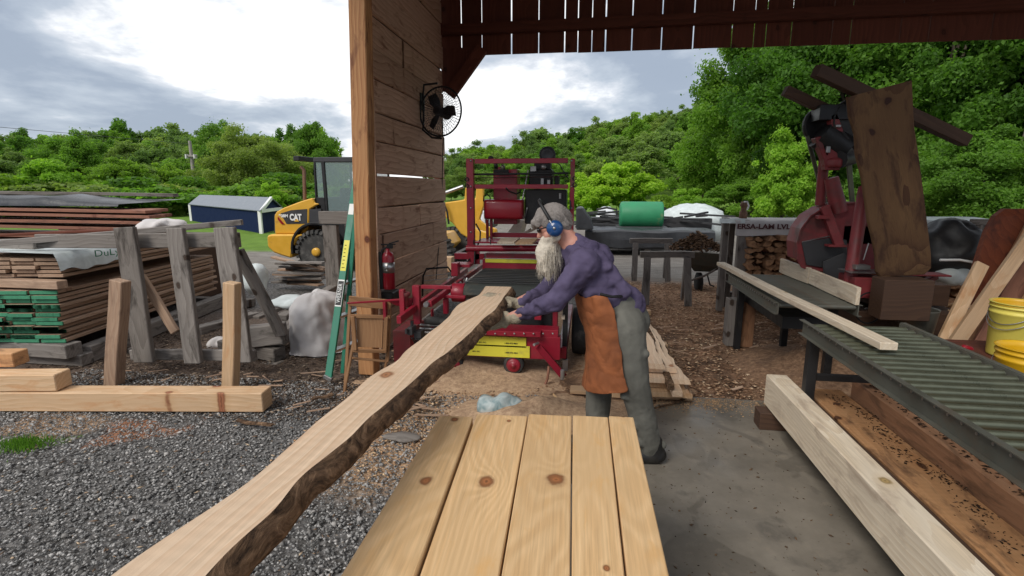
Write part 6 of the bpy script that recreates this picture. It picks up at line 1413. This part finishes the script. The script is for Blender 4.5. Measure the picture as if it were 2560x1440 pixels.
# second stack behind: reddish boards lengthwise across the view
RY = 6.6
xr_ = V(425, 560, RY).x
red_lab = [('lowest reddish board of the rear lumber pile', 'redwood'), ('reddish board second from the bottom of the rear pile', 'redwood'), ('reddish board in the middle of the rear pile', 'redwood'), ('reddish board near the top of the rear pile', 'redwood')]
zz_ = [V(200, y, RY).z for y in (585, 562, 548, 532, 520)]
for k in range(5):
    for j in range(2):
        MB().beam((xr_-7, RY+.3*j, zz_[k]+.02*0), (xr_-.06*k-.15*j, RY+.3*j, zz_[k]-.04), .28, .042, seg=10, wob=.01).build('reddish_board', M['redwood'], bevel=.003,
            label=('front ' if j == 0 else 'back ')+'reddish board, layer %s of the rear pile under the black tarp' % ('one (lowest)', 'two', 'three', 'four', 'five (top)')[k], cat='board', group='reddish boards of the rear lumber pile')
for k, px in enumerate((180, 345)):
    p = V(px, 573, RY-.02); MB().box((p.x-.12, RY-.12, zz_[0]+.021), (p.x+.12, RY+.4, zz_[1]-.035)).build('sticker_block', M['stackwood'], bevel=.004, label='spacer block in the rear pile, '+('farther left' if k == 0 else 'near its right end'), cat='block')
MB().box((xr_-7, RY-.1, .0), (xr_+.1, RY+1.2, zz_[0]-.06)).build('dark_lumber_pile', M['darkbeam'], bevel=.01, label='dark lower part of the rear lumber pile behind the front stack', cat='lumber pile')
S = []
for i in range(30):
    x = xr_-6.5+5.8*i/29; w = .03*noise.noise((x*2, 0, 0)); k_ = 1 if i < 24 else 1-(i-23)/10
    S.append([Vector((x, RY-.1, zz_[4]+.03)), Vector((x, RY-.08, zz_[4]+.14*k_+w)), Vector((x, RY+.5, zz_[4]+.18*k_+w)), Vector((x, RY+1.1, zz_[4]+.1+w))])
MB().loft(S, closed=False, cap=False, smooth=True).build('black_tarp', M['tarpblack'], label='black tarp over the rear lumber pile', cat='tarp')
MB().beam(V(-80, 480, RY+.4), V(440, 488, RY+.9), .14, .05, seg=8, wob=.006).build('long_grey_board', M['grey'], bevel=.004, label='long grey board weighing down the black tarp of the rear pile', cat='board')
MB().beam(V(-80, 592, RY-.5), V(345, 572, RY-.3), .3, .03, seg=8, wob=.006).build('dark_sheet', M['barn'], bevel=.004, label='dark bark-strewn board between front stack and rear pile', cat='board')
# post rack near the ladder and scrap boards
pk = thing('grey_post_rack', 'weathered grey T-shaped timber post in front of the loader wheel', 'timber post', G(850, 760))
PY = 6.4
MB().box(V(797, 560, PY), V(884, 528, PY+.12)).build('cap', M['grey'], pk, .006); MB().beam(V(826, 562, PY+.06), V(838, 742, PY+.06), .20, .08, up=(0, -1, 0)).build('post', M['grey'], pk, .006)
MB().box(V(800, 760, PY-.1), V(880, 728, PY+.3)).build('foot', M['grey'], pk, .006); MB().beam(V(868, 562, PY+.3), V(872, 700, PY+.3), .06, .05, up=(0, -1, 0)).build('post', M['grey'], pk, .006)
rr = random.Random(6)
sl = ['scrap board slanting on top of the scrap pile before the loader', 'second scrap board of the scrap pile', 'scrap board in the pile before the loader wheel']
for k in range(16):
    y = 698-4*k if k < 11 else 650+rr.uniform(0, 20)
    a = V(690+rr.uniform(-8, 45), 708-4.2*k*.9, 7.7+rr.uniform(-.2, .4)); c = V(808+rr.uniform(-12, 4), 712-3.9*k, 7.7+rr.uniform(-.2, .4)); a.z = max(a.z, .02); c.z = max(c.z, .02)
    if k == 15: a, c = V(682, 643, 7.6), V(812, 672, 7.6)
    MB().beam(a, c, .12, .028, seg=4, wob=.008).build('scrap_board', M['grey'] if k % 3 else M['stackwood'], bevel=.002, label='pale scrap board on top, slanting down to the right, by the loader' if k == 15 else 'thin scrap board in the pile before the loader wheel', cat='board', group='scrap boards before the loader')

# ================================================================== yellow loader
LY = 9.5; LW = 1.9
ldr = thing('wheel_loader', 'yellow wheel loader with glass cab parked behind the corner post', 'wheel loader', V(790, 690, LY))
def lp(pts, Y_=LY): return [V(x, y, Y_) for x, y in pts]
def lpart(nm, mat, pts, y0=0., dep=LW, bevel=.01, parent=None):
    P0 = [p+Vector((0, y0, 0)) for p in lp(pts)]; return MB().prism(P0, (0, dep, 0)).build(nm, mat, parent or ldr, bevel)
hood = lpart('hood', M['yellow'], [(678, 586), (676, 540), (682, 530), (700, 520), (745, 503), (772, 495), (778, 508), (790, 510), (766, 524), (764, 566), (754, 586)], .12, LW-.24, .02)
lpart('counterweight', M['yellow'], [(666, 590), (668, 618), (684, 632), (706, 640), (728, 646), (732, 616), (742, 598), (760, 586), (676, 586)], 0, LW, .03)
lpart('rear_bumper', M['darkgrey'], [(670, 584), (670, 538), (678, 532), (679, 584)], .2, LW-.4)
pn = lpart('side_panel', M['darkgrey'], [(693, 534), (720, 526), (760, 523), (760, 560), (708, 561)], .113, .006, 0)
text('CAT', 'logo', M['white'], pn, V(739, 544, LY+.10), .17, bold=.008, width=V(754, 544, LY).x-V(724, 544, LY).x)
text('908M', 'logo', M['white'], pn, V(708.5, 540, LY+.10), .08, bold=.003, width=V(719, 544, LY).x-V(696, 544, LY).x)
MB().prism([V(735, 554, LY+.095), V(748, 554, LY+.095), V(741, 547, LY+.095)], (0, .004, 0)).build('logo_triangle', M['yellow'], pn)
MB().prism([V(694, 541, LY+.1), V(711, 561, LY+.1), V(703, 560, LY+.1), V(694, 548, LY+.1)], (0, .006, 0)).build('stripe', M['redtank'], pn)
lpart('vent_panel', M['darkgrey'], [(766, 524), (795, 522), (798, 566), (766, 566)], .11, .02, 0)
lpart('cab_base', M['black'], [(777, 494), (803, 494), (806, 528), (884, 528), (900, 600), (800, 610), (792, 560), (792, 515), (777, 512)], .15, LW-.3)
rf_ = lpart('cab_roof', M['darkgrey'], [(771, 402), (773, 392), (872, 391), (884, 398), (886, 404), (774, 404)], .15, LW-.3, .01)
MB().box(V(748, 402, LY+.3), V(772, 394, LY+.9)).build('roof_lamp', M['black'], rf_, .01)
for (xa, xb, xc, xd, nm) in ((773, 777, 779, 783, 0), (792, 800, 803, 810, 1), (880, 884, 893, 897, 2)):
    for yo in (.15, LW-.21):
        lpart('cab_pillar', M['black'], [(xa, 403), (xb, 403), (xd, 530), (xc, 530)], yo, .06, .005)
lpart('window', M['glass'], [(801, 404), (880, 404), (893, 528), (811, 528)], .17, .008, 0)
lpart('window', M['glass'], [(777, 404), (792, 404), (802, 494), (784, 494)], .17, .008, 0)
lpart('window', M['glass'], [(801, 404), (880, 404), (893, 528), (811, 528)], LW-.2, .008, 0)
st_ = lpart('seat', M['black'], [(812, 500), (812, 470), (822, 470), (826, 492), (846, 496), (846, 510), (812, 512)], .6, .5, .02)
MB().tube([V(862, 520, LY+.8), V(878, 480, LY+.8)], .02, 8).ring(V(874, 486, LY+.8), (-.8, 0, .6), .16, .015, 20).build('steering_wheel', M['black'], ldr)
MB().tube([V(762, 500, LY+.5), V(760, 425, LY+.5), V(752, 417, LY+.5)], .035, 12).build('exhaust_pipe', M['hydrant'], ldr)
for yo, nm in ((0, 'near'), (LW-.35, 'far')):
    for px in (792, 1098):
        hc = V(px, 640, LY) if px == 792 else V(1098, 615, LY+.6); hc.y = LY+yo; R = .415 if px == 792 else .40; hc.z = R
        w = thing('wheel', None, None, hc); w.parent = ldr; w.location = hc-ldr.location
        MB().lathe(hc, (0, 1, 0), [(R*.62, .0), (R*.93, -.01), (R, .05), (R, .28), (R*.93, .34), (R*.62, .33)], 40).build('tyre', M['tyregrey'], w)
        mb = MB()
        for k in range(26):
            a = 2*pi*k/26; d0 = Vector((cos(a), 0, sin(a))); mb.beam(hc+d0*(R*.86)+Vector((0, -.02, 0)), hc+d0*(R*1.02)+Vector((0, -.0, 0)), .055, .06, up=(0, 1, 0)); mb.beam(hc+d0*(R*1.01)+Vector((0, .0, 0)), hc+d0*(R*1.01)+Vector((.05, .16, 0)), .05, .04, up=d0)
        mb.build('tread', M['tyregrey'], w)
        MB().lathe(hc, (0, 1, 0), [(R*.6, .02), (R*.58, .08), (R*.2, .1)], 30).build('rim', M['black'], w)
        MB().lathe(hc, (0, 1, 0), [(R*.10, -.05), (R*.2, -.04), (R*.22, .1)], 20).build('hub', M['yellow'], w)
S = []
hc = V(792, 640, LY); hc.z = .415
for k in range(15):
    a = radians(190-k*12); d0 = Vector((cos(a), 0, sin(a))); p = Vector((hc.x, LY-.02, .46)); S.append([p+d0*.49, p+d0*.54, p+d0*.54+Vector((0, .42, 0)), p+d0*.49+Vector((0, .42, 0))])
MB().loft(S).build('fender', M['black'], ldr, .01)
lpart('chassis', M['yellow'], [(820, 600), (1090, 590), (1110, 620), (1090, 640), (840, 650)], .5, LW-1.0, .02)
lpart('engine_frame', M['black'], [(740, 590), (880, 560), (900, 620), (780, 640), (735, 645)], .5, LW-1., .01)
# lift arm and bucket seen right of the wall
ar = lpart('lift_arm', M['yellow'], [(1095, 508), (1130, 503), (1148, 500), (1150, 470), (1158, 462), (1170, 462), (1172, 520), (1160, 560), (1185, 580), (1208, 586), (1212, 612), (1170, 608), (1140, 590), (1118, 562), (1096, 545)], .4, .12, .02)
lpart('lift_arm', M['yellow'], [(1095, 508), (1130, 503), (1148, 500), (1150, 470), (1158, 462), (1170, 462), (1172, 520), (1160, 560), (1185, 580), (1208, 586), (1212, 612), (1170, 608), (1140, 590), (1118, 562), (1096, 545)], 1.4, .12, .02)
MB().tube([V(1100, 487, LY+.5), V(1158, 466, LY+.5)], .035, 10).build('hydraulic_rod', M['steel'], ldr)
MB().box(V(1136, 632, LY), V(1200, 606, LY+LW)).build('loader_bucket', M['darkgrey'], ldr, .02)
MB().tube([V(1106, 500, LY+.3), V(1118, 530, LY+.3), V(1122, 560, LY+.3)], .02, 8).build('hose', M['black'], ldr)
MB().box(V(1108, 680, 8.2), V(1136, 640, 8.4)).build('timber_end', M['pine2'], bevel=.004, label='pale timber end just right of the plank wall, behind the mill', cat='timber')

# ================================================================== shed and pole
ga, gb_, gc = G(480, 552), G(655, 584), G(702, 572)
def barn_():
    t = thing('blue_shed', 'low navy blue shed with grey metal roof and white corners', 'shed', (ga+gb_)/2)
    H_ = V(656, 528, gb_.y).z; u = (gb_-ga); v = (gc-gb_); v = v.normalized()*2.6
    A, B, C_, D_ = ga, gb_, gb_+v, ga+v; zv = Vector((0, 0, H_)); rz = Vector((0, 0, H_+.45))
    MB().prism([A, B, C_, D_], (0, 0, H_)).build('wall', M['navy'], t)
    mA, mB_ = (A+D_)/2+rz, (B+C_)/2+rz
    MB().prism([B+zv, C_+zv, mB_], (A-B)*.999).build('gable', M['navy'], t)
    e_ = u.normalized()*.15; ov = v.normalized()*.12; up_ = Vector((0, 0, .03))
    MB().loft([[A+zv-e_-ov, mA-e_, mA-e_+up_, A+zv-e_-ov+up_], [B+zv+e_-ov, mB_+e_, mB_+e_+up_, B+zv+e_-ov+up_]]).build('roof', M['roofgrey'], t)
    MB().loft([[D_+zv-e_+ov, mA-e_, mA-e_+up_, D_+zv-e_+ov+up_], [C_+zv+e_+ov, mB_+e_, mB_+e_+up_, C_+zv+e_+ov+up_]]).build('roof', M['roofgrey'], t)
    for p in (A, B, C_):
        MB().beam(p+Vector((0, -.03, 0)), p+zv+Vector((0, -.03, 0)), .12, .08, up=(0, 1, 0)).build('corner_trim', M['white'], t)
    MB().beam(B+zv+Vector((.05, -.04, 0)), C_+zv+Vector((.05, -.04, 0)), .08, .12).build('eave_trim', M['white'], t)
    MB().beam(B+zv+Vector((.08, -.06, 0)), mB_+Vector((.08, -.06, 0)), .08, .12).build('eave_trim', M['white'], t)
barn_()
pb = V(490, 485, 38); pt = V(474, 352, 38)
up_ = thing('utility_pole', 'leaning grey utility pole with two pale boxes near its top', 'utility pole', (pb.x, pb.y, 0))
MB().tube([(pb.x, pb.y, 0), pb, pt], [.17, .16, .11], 10).build('pole', M['poleg'], up_)
MB().beam(V(464, 389, 37.8), V(492, 390, 37.8), .12, .12).build('crossarm', M['poleg'], up_)
for x in (467, 488): MB().box(V(x-4, 396, 37.6), V(x+4, 386, 37.9)).build('box', M['white'], up_)
MB().tube([V(474, 360, 38), V(-200, 300, 20)], .012, 4).build('cable', M['darkgrey'], up_)

# ================================================================== trees
def crown(seed, nleaf, leaf, W_, H_, z0, ncl, clr=.28, shape=1., droop=0., gap=0.):
    """leaf quads spread through clusters; returns verts, rnd"""
    r = np.random.default_rng(seed)
    C_ = []
    while len(C_) < ncl:
        u = r.uniform(-1, 1, 3); rad = np.linalg.norm(u)
        if rad > 1 or rad < .35: continue
        if u[2] < -.75: continue
        u[0:2] *= (1-.35*max(0, u[2])*shape)
        C_.append(u*(.75+.35*r.random()))
    C_ = np.array(C_); cr_ = clr*(.55+.9*r.random(ncl)); tone = r.random(ncl)
    w = cr_**2; idx = r.choice(ncl, nleaf, p=w/w.sum())
    d = r.normal(size=(nleaf, 3)); d /= np.linalg.norm(d, axis=1)[:, None]; rad = r.random(nleaf)**.45
    p = C_[idx]+d*(cr_[idx]*rad)[:, None]*np.array([1, 1, .7])
    p[:, 2] -= droop*rad*r.random(nleaf)
    p = p*np.array([W_/2, W_/2, H_/2])+np.array([0, 0, z0+H_/2])
    out_ = r.random(nleaf) < .12; p[out_] += r.normal(size=(int(out_.sum()), 3))*np.array([W_, W_, H_])*.035
    nrm = d*.5+r.normal(size=(nleaf, 3))*.8+np.array([0, 0, .3]); nrm /= np.linalg.norm(nrm, axis=1)[:, None]
    t = np.cross(nrm, r.normal(size=(nleaf, 3))); t /= np.linalg.norm(t, axis=1)[:, None]; b_ = np.cross(nrm, t)
    s_ = leaf*(.5+.9*r.random((nleaf, 1)))
    t = t*s_; b_ = b_*s_*.62
    v = np.stack([p-t, p+b_-t*.1, p+t, p-b_-t*.1], 1)
    rn = np.clip(.15+.6*tone[idx]+.35*(r.random(nleaf)-.3), 0, 1)
    return v.reshape(-1, 3), np.repeat(rn, 4), C_*np.array([W_/2, W_/2, H_/2])+np.array([0, 0, z0+H_/2])
def make_tree(mat, seed, nleaf, leaf, W_, H_, z0, ncl, tr=.18, twigs=9, **kw):
    v, rn, C_ = crown(seed, nleaf, leaf, W_, H_, z0, ncl, **kw)
    cm = fastmesh('crown', v, np.arange(len(v)).reshape(-1, 4), mat, rn)
    mb = MB(); rr = random.Random(seed)
    hh = z0+H_*.62; bend = [Vector((rr.uniform(-.2, .2), rr.uniform(-.2, .2), 0)) for _ in range(4)]
    pts = [Vector((0, 0, -.3)), bend[0]*.5+Vector((0, 0, hh*.33)), bend[1]+Vector((0, 0, hh*.66)), bend[2]*1.5+Vector((0, 0, hh))]
    mb.tube(pts, [tr, tr*.75, tr*.5, tr*.15], 8)
    for k in range(twigs):
        c = Vector(C_[rr.randrange(len(C_))]); t = rr.uniform(.35, .9); s_ = Vector((0, 0, hh*t)); mb.tube([s_, (s_+c)/2+Vector((0, 0, .1*H_*rr.random())), c], [tr*.35, tr*.2, tr*.06], 5)
    tm = mb.build('trunk', M['trunk']); tmesh = tm.data
    off = tm.location.copy(); 
    for vv in tmesh.vertices: vv.co += off
    bpy.data.objects.remove(tm)
    return cm, tmesh
def plant(kit, x, y, z, h, name, label, cat='tree', group=None, s=1., sx=1.):
    t = thing(name, label, cat, (x, y, z), group)
    t.scale = (s*sx, s*sx, s); t.rotation_euler = (0, 0, random.uniform(0, 6.28))
    for nm, me in (('crown', kit[0]), ('trunk', kit[1])):
        o = bpy.data.objects.new(nm, me); COL.objects.link(o); o.parent = t
    return t
kb = [make_tree(M['leaf_dark'], 1, 85000, .095, 8.5, 10.5, 1.2, 150, .28, 22, clr=.17), make_tree(M['leaf_dark'], 2, 90000, .095, 9.5, 11, .8, 170, .3, 22, clr=.16)]
km = [make_tree(M['leaf_mid'], 3, 65000, .095, 7.5, 9.0, .8, 120, .22, 16, clr=.18), make_tree(M['leaf_mid'], 4, 60000, .10, 8, 8.0, .5, 110, .2, 16, clr=.19)]
kbr = [make_tree(M['leaf_bright'], 5, 36000, .09, 5, 6.0, .3, 90, .12, 12, clr=.18), make_tree(M['leaf_bright'], 6, 24000, .09, 4.5, 3.6, .0, 70, .1, 8, clr=.22)]
ko = [make_tree(M['leaf_olive'], 7, 70000, .10, 11, 9.5, .6, 170, .28, 26, clr=.14, droop=.15)]
kf = [make_tree(M['leaf_far'], 10+k, 17000, .17, 8, 9.5, .5, 80, .2, 6, clr=.19, shape=1.5) for k in range(4)]+[make_tree(M['leaf_mid'], 20+k, 17000, .17, 8.5, 8.5, .5, 80, .2, 6, clr=.19) for k in range(3)]+[make_tree(M['leaf_dark'], 30, 16000, .17, 7.0, 11, .5, 70, .2, 6, clr=.18, shape=2.2)]
kbush = [make_tree(M['leaf_mid'], 40, 9000, .13, 4.5, 2.8, -.3, 40, .06, 3, clr=.3), make_tree(M['leaf_olive'], 41, 8000, .12, 4, 2.4, -.3, 36, .05, 3, clr=.3)]
def pxpos(px, D):
    d = ray(px, 470); k = D/hypot(d.x, d.y); return d.x*k, d.y*k
def gz_(x, y): return float(hill(np.array(x), np.array(y)))
def tr_(kit, px, D, h_px, name, label, H0, sx=1., group=None, cat='tree'):
    x, y = pxpos(px, D); z = gz_(x, y); dd = D*cos(atan((px-1280)/1324)) ; top = EYE+(470-h_px)/1324*dd*1.0/ (cos(PITCH)**0)
    s = (top-z)/H0; return plant(kit, x, y, z, 0, name, label, cat, group, s, sx)
# right: tall dark trees close to the shed
tr_(kb[0], 1880, 34, 70, 'tall_tree', 'tall dark tree at the left of the big trees, behind the firewood rack', 11.7, 1.0)
tr_(kb[1], 2060, 27, -60, 'tall_tree', 'tall dark tree behind the red saw pulleys', 11.8, .9)
tr_(kb[0], 2330, 25, -110, 'tall_tree', 'tall dark tree right behind the upright slab', 11.7, .95)
tr_(kb[1], 2560, 23, -110, 'tall_tree', 'tall dark tree at the right edge, above the red slab', 11.8, .95)
tr_(kb[0], 2780, 26, -60, 'tall_tree', 'tall dark tree beyond the right edge of the view', 11.7, 1.)
tr_(km[0], 2200, 36, -40, 'tall_tree', 'mid green tree filling in behind the dark trees', 9.8, 1.2)
tr_(km[1], 2440, 34, -60, 'tall_tree', 'mid green tree behind the gap right of the slab', 8.5, 1.2)
tr_(km[0], 1960, 30, 150, 'leafy_tree', 'mid green tree low behind the saw guard', 9.8, 1.)
tr_(kbr[0], 1965, 21, 325, 'bright_tree', 'bright yellow-green young tree left of the red saw', 6.3, .85)
tr_(km[1], 2480, 19, 330, 'leafy_tree', 'low mid green tree above the red slab', 8.5, 1.2)
tr_(km[1], 2230, 20, 380, 'leafy_tree', 'low mid green tree behind the saw frame', 8.5, 1.3)
tr_(km[0], 1760, 38, 300, 'leafy_tree', 'mid green tree right of the bright bushes behind the yard', 9.8, 1.)
tr_(kbr[1], 1560, 34, 405, 'bright_bush', 'larger bright green bush above the green tank', 3.6, 1.15, cat='bush')
tr_(kbr[1], 1465, 32, 432, 'bright_bush', 'smaller bright green bush right of the mill gantry', 3.6, 1.1, cat='bush')
tr_(kbr[1], 1720, 30, 470, 'bright_bush', 'low bright bush between green tank and firewood rack', 3.6, 1.2, cat='bush')
tr_(kbush[0], 1640, 28, 495, 'green_bush', 'low dull green bush behind the green tank', 2.5, 1.3, cat='bush')
tr_(km[1], 1850, 26, 450, 'leafy_tree', 'low mid green tree above the firewood rack', 8.5, 2.2)
# left
tr_(ko[0], 640, 48, 322, 'olive_tree', 'broad olive-green willow-like tree behind the blue shed', 10.1, 1.25)
tr_(kbr[1], 140, 40, 398, 'bright_bush', 'bright green bush at the left, above the rear lumber pile', 3.6, 1.0, cat='bush')
tr_(kbr[1], 677, 36, 455, 'bright_bush', 'small bright bush behind the roof of the blue shed', 3.6, .7, cat='bush')
tr_(km[0], 185, 56, 325, 'leafy_tree', 'tall mid green tree behind the bright bush at the left', 9.8, 1.2)
tr_(km[1], 300, 46, 400, 'leafy_tree', 'rounded grey-green tree left of the utility pole', 8.5, 1.5)
tr_(km[0], 560, 70, 300, 'leafy_tree', 'tree rising behind the left of the olive tree', 9.8, .9)
tr_(km[1], 795, 60, 318, 'leafy_tree', 'tree above the loader cab', 8.5, .8)
tr_(ko[0], 1180, 60, 420, 'olive_tree', 'low olive tree seen through the mill gantry', 10.1, 2.)
tr_(km[1], 1330, 50, 415, 'leafy_tree', 'mid green tree behind the mill air filter', 8.5, 1.5)
rr = random.Random(4)
for i in range(15):
    px = -60+i*68+rr.uniform(-15, 15)
    tr_(kbush[i % 2], px, 42+rr.uniform(-5, 5), 455+rr.uniform(-18, 10), 'green_bush', 'bush in the hedge along the far edge of the lawn', 2.5, rr.uniform(1.3, 2), 'bushes along the far edge of the lawn', 'bush')
# wooded hillside
lo = lambda px: 340+9*sin(px*.013)+7*sin(px*.037) if px < 1000 else 385-.19*(px-1110)+8*sin(px*.031)
n_ = 0
for D, st, dy in ((60, 62, 66), (76, 52, 48), (95, 44, 30), (115, 38, 15), (138, 32, 0)):
    px = -120
    while px < 2000:
        j = rr.uniform(-.35, .35)*st; h = lo(px+j)+dy*(1+.4*rr.random())+rr.uniform(-9, 7)
        if not (760+60 < px < 1080):
            tr_(kf[rr.randrange(8)], px+j, D*(1+rr.uniform(-.06, .06)), h, 'hillside_tree', 'tree in the mixed green wood covering the far hillside', 9.6, rr.uniform(.8, 1.25)*(1.25 if D < 80 else 1.1), 'trees of the wooded hillside'); n_ += 1
        px += st
print('hill trees', n_)
